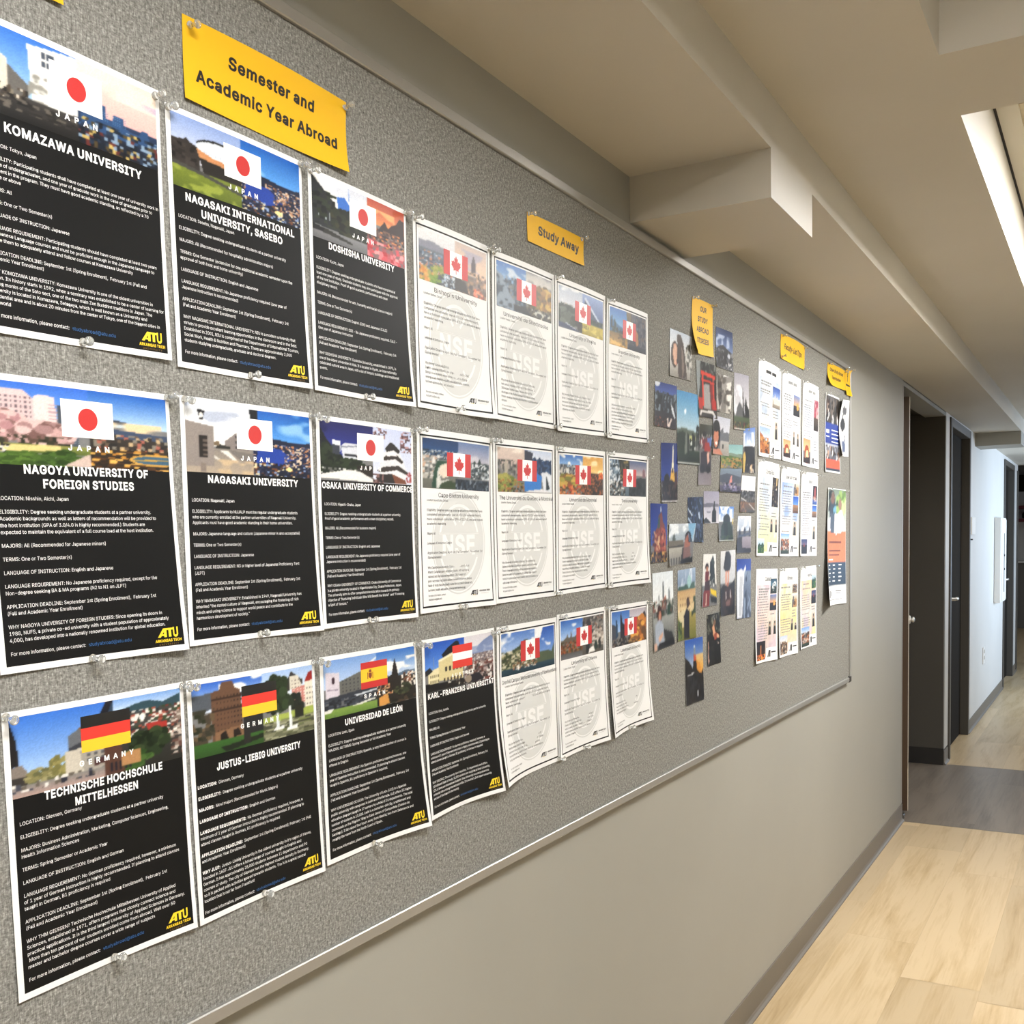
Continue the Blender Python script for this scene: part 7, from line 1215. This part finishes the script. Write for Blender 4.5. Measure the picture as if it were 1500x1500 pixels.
snap('snap_selfie', 'photo print of a smiling dark haired woman before a grey castle', [('g',0,0,100,40,'c8cad4','d8d8de'), ('p','7a7c82',[44,40,60,26,66,40,90,36,100,40,100,64,46,64]), ('g',50,62,100,100,'b8b4b0','a8a49c'), ('p','2a2a2c',[62,70,70,70,70,82,62,82]), ('e',20,50,26,40,'1e1614'), ('e',22,56,15,26,'c98a6c'), ('e',24,70,7,4,'f2ece8'), ('p','c88a70',[6,86,50,84,70,100,0,100]), ('e',20,28,20,12,'1e1614')], 79)
snap('snap_hills', 'wide photo print of green and ochre hills under a teal sky', [('g',0,0,100,42,'8fb4b4','a8c8c4'), ('p','8a9a88',[0,40,40,34,70,40,100,38,100,60,0,60]), ('p','6a8448',[0,52,40,46,100,56,100,90,0,80]), ('p','c08a4a',[40,70,70,60,100,66,100,80,60,84]), ('n',0,56,100,100,6,7,'7a8a4c a89a5a 4a5a34 b8905a',.6)], 80)
snap('snap_pier', 'photo print in grey violet showing a pink lit tower over water', [('g',0,0,100,50,'8a98a4','7a7e8a'), ('p','5a5e6a',[0,30,30,20,60,26,100,36,100,60,0,60]), ('p','d89a90',[44,56,50,30,54,30,58,60,54,80,44,80]), ('g',0,72,100,100,'6a647c','4a4658'), ('n',10,60,90,96,7,7,'5a5670 8a84a0 b8aeb8 3a3648',.6), ('n',0,92,100,100,8,6,'1c1a22 3a3644',.7)], 81)
snap('snap_rock', 'photo print of a black rock under a cloudy blue sky beside the trip flyers', [('g',0,0,100,40,'6a8ac4','d8e0ec'), ('s',0,10,100,42,'f2f2f4',20,.5), ('p','24242a',[8,40,100,42,100,100,12,100]), ('p','d0b468',[0,60,14,50,24,66,12,100,0,100]), ('e',70,88,8,7,'e8c8a0'), ('n',30,80,100,100,9,7,'3a3a44 8a7a6c d8d0c4',.4)], 82)
snap('snap_hedge', 'photo print of a white sky over a dark hedge and a pale handrail', [('g',0,0,100,44,'e8e8ea','f0f0f0'), ('n',0,40,100,74,5,6,'3a3634 5a544e 2a2826 6a6660',.8), ('g',0,72,100,100,'8a6a50','5a5a5c'), ('n',0,70,46,100,6,6,'7a5840 a07a58 5a4232',.6), ('p','d8d6d2',[4,60,40,68,40,71,4,63]), ('p','d8d6d2',[60,74,100,92,100,95,60,77])], 83)
snap('snap_spire', 'photo print of a gilded white spire in a deep blue sky', [('g',0,0,100,66,'1c3478','3450a0'), ('p','f2ecd0',[66,3,70,3,74,42,76,46,60,46,64,30]), ('p','d8b050',[60,46,76,46,84,64,52,66]), ('p','2a241e',[64,42,72,42,72,50,64,50]), ('n',0,56,30,84,6,6,'2a2024 8a6a3c 4a3c44',.6), ('e',34,60,16,8,'241e24'), ('p','2a2430',[10,66,60,62,100,70,100,100,6,100]), ('p','5a3a34',[80,50,96,48,100,80,84,80]), ('n',0,70,100,100,7,7,'1c1a20 3a3434 5a4640',.6), WH], 84)
snap('snap_church', 'photo print of a red brick church tower in blue evening light', [('g',0,0,100,70,'1f3a88','3a5cb0'), ('p','c8ccd8',[56,4,60,4,62,14,55,14]), ('p','8a4a40',[46,20,64,14,72,30,82,36,92,48,96,84,20,84,22,50,40,40]), ('p','b86454',[64,40,90,46,92,80,66,78]), ('p','3a5a54',[44,26,54,20,54,40,42,44]), ('p','d8b890',[40,58,54,54,58,78,42,80]), ('n',10,46,90,84,6,6,'7a3c34 a85a48 c9a080 5a2c2a',.5), ('g',0,84,100,100,'4a3024','b89a60'), ('n',0,82,100,100,7,5,'3a2a2c 8a5a40 d8b060 2a2024',.7)], 85)
snap('snap_stairs', 'dark blue photo print of crossing stair rails', [('g',0,0,100,100,'2a3450','38424c'), ('n',0,0,100,100,6,7,'1e2840 3c4c70 6a7a98 202a3c',.65), ('p','d8e0ea',[2,24,30,40,28,44,2,28]), ('p','c8d2e0',[66,36,74,32,80,50,72,48]), ('p','b8c8dc',[2,44,34,62,30,66,2,50]), ('p','4a5c78',[50,60,90,74,90,80,50,66])], 86)
snap('snap_bottle', 'photo print of a dark bottle standing before pale water', [('g',0,0,100,50,'a8a4b4','b8b4be'), ('p','7a7884',[0,40,30,36,100,40,100,48,0,50]), ('g',0,50,100,100,'c3c0ca','d8d6da'), ('p','2a2c30',[64,32,72,32,73,52,82,64,82,98,54,98,54,66,63,54]), ('p','1c1c1e',[0,88,16,82,44,96,50,100,0,100]), ('p','8a8a98',[20,62,44,64,44,67,20,66])], 87)
snap('snap_hood', 'photo print of a hooded figure under bright clouds', [('g',0,0,100,44,'5a8ad0','e8ecf2'), ('s',0,0,100,44,'f4f4f4',16,.45), ('e',54,40,24,18,'3a4048'), ('p','3c4a44',[14,100,18,56,34,44,76,44,92,60,96,100]), ('p','2c3634',[34,50,60,46,64,96,40,98]), ('p','d8c060',[90,34,98,36,98,54,92,50]), ('n',10,84,96,100,6,6,'4a5a3c 3a4a44 5a6454',.6), WH], 88)
snap('snap_gate', 'tilted photo print of a man before a columned gate', [('g',0,0,100,46,'c8ced4','a8b4bc'), ('s',0,0,70,40,'e8ecee',14,.5), ('p','8ab4d0',[70,0,100,0,92,48,80,40]), ('p','5a6460',[14,34,20,22,24,34,26,40,14,40]), ('p','7a7264',[0,40,56,40,60,56,0,58]), ('p','4a4438',[0,54,60,52,60,58,0,60]), ('g',0,58,60,100,'b8b4a8','8a8478'), ('w',0,60,60,100,5,1,'4a443c',.45), ('p','2c2a2a',[56,60,84,60,90,100,50,100]), ('e',74,38,13,18,'1e1816'), ('e',74,52,12,24,'a8705c'), ('p','8a6a64',[60,60,86,58,92,84,60,88]), ('p','141416',[56,92,100,86,100,100,52,100])], 89)
snap('snap_bridge', 'photo print of a stone tower bridge under white clouds', [('g',0,0,100,40,'d8dce4','b8c4d4'), ('s',0,0,100,40,'f4f4f6',18,.45), ('p','4a4c5c',[10,46,18,34,26,46,26,70,8,72]), ('p','4a4c5c',[46,38,52,26,60,38,60,60,46,60]), ('p','4a4c5c',[84,34,90,26,96,36,98,56,84,56]), ('p','5a6478',[10,52,100,44,100,50,10,58]), ('g',38,56,100,90,'a8a0a8','8a8088'), ('p','3a343c',[0,60,34,56,40,86,100,88,100,100,0,100])], 90)
snap('snap_cathedral', 'photo print of a seated woman in front of slim cathedral spires', [('g',0,0,100,40,'e4eaee','eef0f0'), ('p','6a7274',[46,12,50,12,54,34,44,36]), ('p','7a8284',[76,22,80,22,84,44,72,44]), ('p','8a9090',[26,30,30,30,32,42,24,42]), ('p','b07a68',[36,40,62,30,66,44,34,48]), ('n',0,36,100,60,6,6,'5a5a50 a8a8a0 8a5a4c 3a4a3a d8d6d0',.7), ('p','2c4a34',[70,44,84,42,86,60,70,60]), ('g',0,58,100,100,'a8aaa6','6a6c6a'), ('e',30,54,11,12,'4a2a20'), ('e',32,57,6,7,'c8947a'), ('p','b0b8c4',[8,66,30,60,48,68,52,92,10,94]), ('p','d8b098',[22,84,44,78,46,84,28,90]), ('p','3a3c3e',[48,74,90,82,96,92,60,94]), ('p','24242a',[26,92,96,90,100,100,20,100]), ('p','d8b4a0',[2,90,16,90,16,100,0,100])], 91)
snap('snap_palace', 'photo print of a man in dark clothes before a golden palace', [('g',0,0,100,26,'a8b8cc','8a9cb4'), ('s',0,0,100,26,'d8dee6',14,.5), ('p','4a6a60',[4,24,96,20,96,32,4,34]), ('e',62,18,12,9,'a8c8c8'), ('g',0,30,100,62,'c8a878','e2d0a8'), ('w',4,34,96,60,7,3,'8a6c48',.35), ('g',0,62,100,100,'b0a058','7a7c3c'), ('p','d8cca8',[0,60,60,56,60,80,10,84]), ('b',12,84,12,14,'5a6a2c 7a8a40 3a4a20',40), ('e',56,48,9,8,'5a4438'), ('p','24202a',[36,100,34,66,48,56,64,60,66,100]), ('n',76,40,100,70,8,8,'4a5a34 c8c0a0 3a4a2c',.5)], 92)
snap('snap_statue', 'photo print of a woman in red trousers beside a tall dark sculpture', [('g',0,0,100,60,'eceae6','dcdad4'), ('p','2e3430',[50,20,72,2,82,10,88,40,90,62,60,64]), ('n',50,10,90,62,7,6,'2a302c 4a544c 1e2220',.6), ('e',28,24,12,6,'2a1c1a'), ('e',30,28,8,5,'b88468'), ('p','7a2c34',[18,34,44,32,46,54,20,56]), ('p','d8b4a0',[40,40,50,44,46,52,40,50]), ('p','4a2c30',[18,52,50,50,54,74,16,76]), ('p','e8cc20',[56,66,96,72,98,84,60,76]), ('p','2a2a2c',[58,80,98,86,96,96,60,92]), ('p','8a3028',[10,70,52,68,50,100,6,100]), ('p','c8b0a4',[26,74,32,74,32,98,24,98]), ('n',60,46,98,64,8,6,'3a3a38 d8d8d4 8a8c88',.6)], 93)
snap('snap_tunnel', 'photo print of legs hanging above a dark tunnel, between sculpture and waterfall prints', [('g',0,0,100,50,'dcdcdc','c8cacc'), ('p','3a3a40',[30,2,50,0,68,10,66,26,56,34,34,32,18,26,24,14]), ('p','d8a894',[30,32,42,32,44,50,40,56,32,54]), ('p','d8a894',[46,32,58,30,56,50,48,54]), ('p','c8785c',[44,50,54,48,52,56,44,57]), ('p','2a2220',[0,58,20,52,50,56,84,50,100,44,100,100,0,100]), ('e',50,78,36,22,'4a3430'), ('p','c8c4c4',[34,64,40,64,42,74,36,76]), ('p','c8c4c4',[64,62,70,62,74,74,66,74]), ('p','8a6a64',[36,78,70,76,60,90,44,90]), ('n',0,86,100,100,7,6,'1e1a1a 3a2c2a',.6)], 94)
snap('snap_waterfall', 'photo print of white water falling beside a blue cliff', [('g',0,0,100,20,'2c4ca0','3a5cb0'), ('g',0,20,100,100,'8a98ac','5a6478'), ('p','e4e6ea',[4,22,14,18,30,16,44,20,52,14,58,10,62,16,50,30,46,70,40,100,4,100]), ('p','c8ccd2',[20,30,40,30,36,96,18,96]), ('p','3a4860',[64,18,74,24,70,40,60,36]), ('p','4a566a',[56,60,70,50,72,96,50,98]), ('s',50,20,100,100,'9aa8bc',14,.52)], 95)
snap('snap_dinner', 'dark photo print of people outdoors, under the sculpture print', [('g',0,0,100,100,'2a2622','1c1a1a'), ('p','b8c0c4',[34,4,54,2,54,14,40,16]), ('n',0,0,100,40,7,6,'2a2c22 4a4a3c 1c1c18 8a8a7c',.6), ('p','d8a888',[36,26,50,20,60,36,90,44,94,50,60,48,46,44]), ('e',54,18,8,6,'8a6a54'), ('p','a85a44',[50,40,74,38,70,52,54,52]), ('p','c8a494',[6,52,16,52,16,90,4,96]), ('p','e8d8d0',[74,56,86,52,90,60,80,62]), ('n',10,52,96,100,7,6,'1e1c20 34302e 121214',.6)], 96)
snap('snap_sunset', 'lowest photo print, an evening street with a tall lit tower', [('g',0,0,100,46,'3a68b8','b8c0cc'), ('g',50,26,100,56,'d8c090','e8b050'), ('p','d8a050',[60,34,80,40,92,56,84,62,62,58]), ('p','c8d0da',[46,10,52,10,54,24,45,24]), ('p','8a98a4',[44,14,54,14,56,28,44,28]), ('p','c8684c',[44,24,58,26,60,36,44,36]), ('p','2c2624',[0,26,20,34,40,46,44,34,60,36,64,50,86,58,100,48,100,100,0,100]), ('p','dfe0e0',[12,54,48,52,48,54,12,57]), ('n',0,56,100,100,7,8,'1e2026 2c2e34 3a3a40',.6), ('p','d8dce4',[64,82,70,82,70,92,64,92])], 97)

# ------------------------------------------------------------------ clear push pins
prof = [(.0034, 0), (.0042, .0006), (.0042, .0020), (.0030, .0026), (.0022, .0050), (.0024, .0090), (.0034, .0112), (.0046, .0118), (.0048, .0132), (.0044, .0142), (.0030, .0146)]
m = MB(); m.lathe(prof, 16, lambda a, b, h: (h, a, b))
PIN = bpy.data.meshes.new('pushpin'); PIN.from_pydata(m.v, [], m.f); PIN.materials.append(MT['pin'])
PIN.polygons.foreach_set('use_smooth', [True]*len(PIN.polygons)); PIN.update()
NICK = dict(komazawa='pink skyline poster', sasebo='round glass building poster', doshisha='orange sunset poster', nagoya='blossom trees poster', nagasaki='stone gatepost poster', osaka='castle keep poster',
 mittelhessen='red roofed town poster', giessen='stepped gable poster', leon='Spanish flag poster', graz='Austrian flag poster', bishop='first white poster of the top row', sherbrooke='blue grey cliffs poster', regina='yellow field poster',
 brandon='golden rocks poster', breton='harbour village poster', uqam='mountain lake poster', montreal='golden sunset poster', trent='snowy trees poster', grenfell='rocky bay poster', ottawa='clifftop towers poster', lakehead='glass towers poster',
 sign_semester='academic year heading', sign_away='Study Away heading', sign_stories='curled stories heading', sign_faculty='faculty led heading', sign_other='two line yellow heading', sign_edge='narrow yellow sheet',
 flyer_castle='bluish palace flyer', flyer_dusk='dusk skyline flyer', flyer_rose='rose red flyer', flyer_green='Costa Rica flyer', flyer_blue='Spain and Portugal flyer', flyer_white='night picture flyer', flyer_pink='pink Canada flyer', flyer_yellow='yellowish Germany flyer', flyer_orange='orange Austria flyer',
 flyer_brochure='blue banded leaflet', flyer_couple='tall couple poster')
SZ = {}
rng = random.Random(3)
for key, spots in PINS.items():
    sh = Sheet(key, 1.0, 1.0)
    for (u, v) in spots:
        side = 'left' if u < .3 else ('right' if u > .7 else 'middle')
        where = ('top ' if v < .5 else 'bottom ')+side+(' corner' if side != 'middle' else ' edge')
        p = sh.pt(u, v)+np.array(sh.o)
        o = link('pushpin', PIN, None, (float(p[0])+.0006, float(p[1]), float(p[2])))
        o.rotation_euler = (rng.uniform(0, 6.28), math.radians(rng.uniform(-12, 12)), math.radians(rng.uniform(-10, 10)))
        tag(o, 'clear pushpin in the %s of the %s' % (where, NICK[key]), 'pushpin', 'clear pushpins')

for o in bpy.data.objects:
    if '_o' in o: del o['_o']
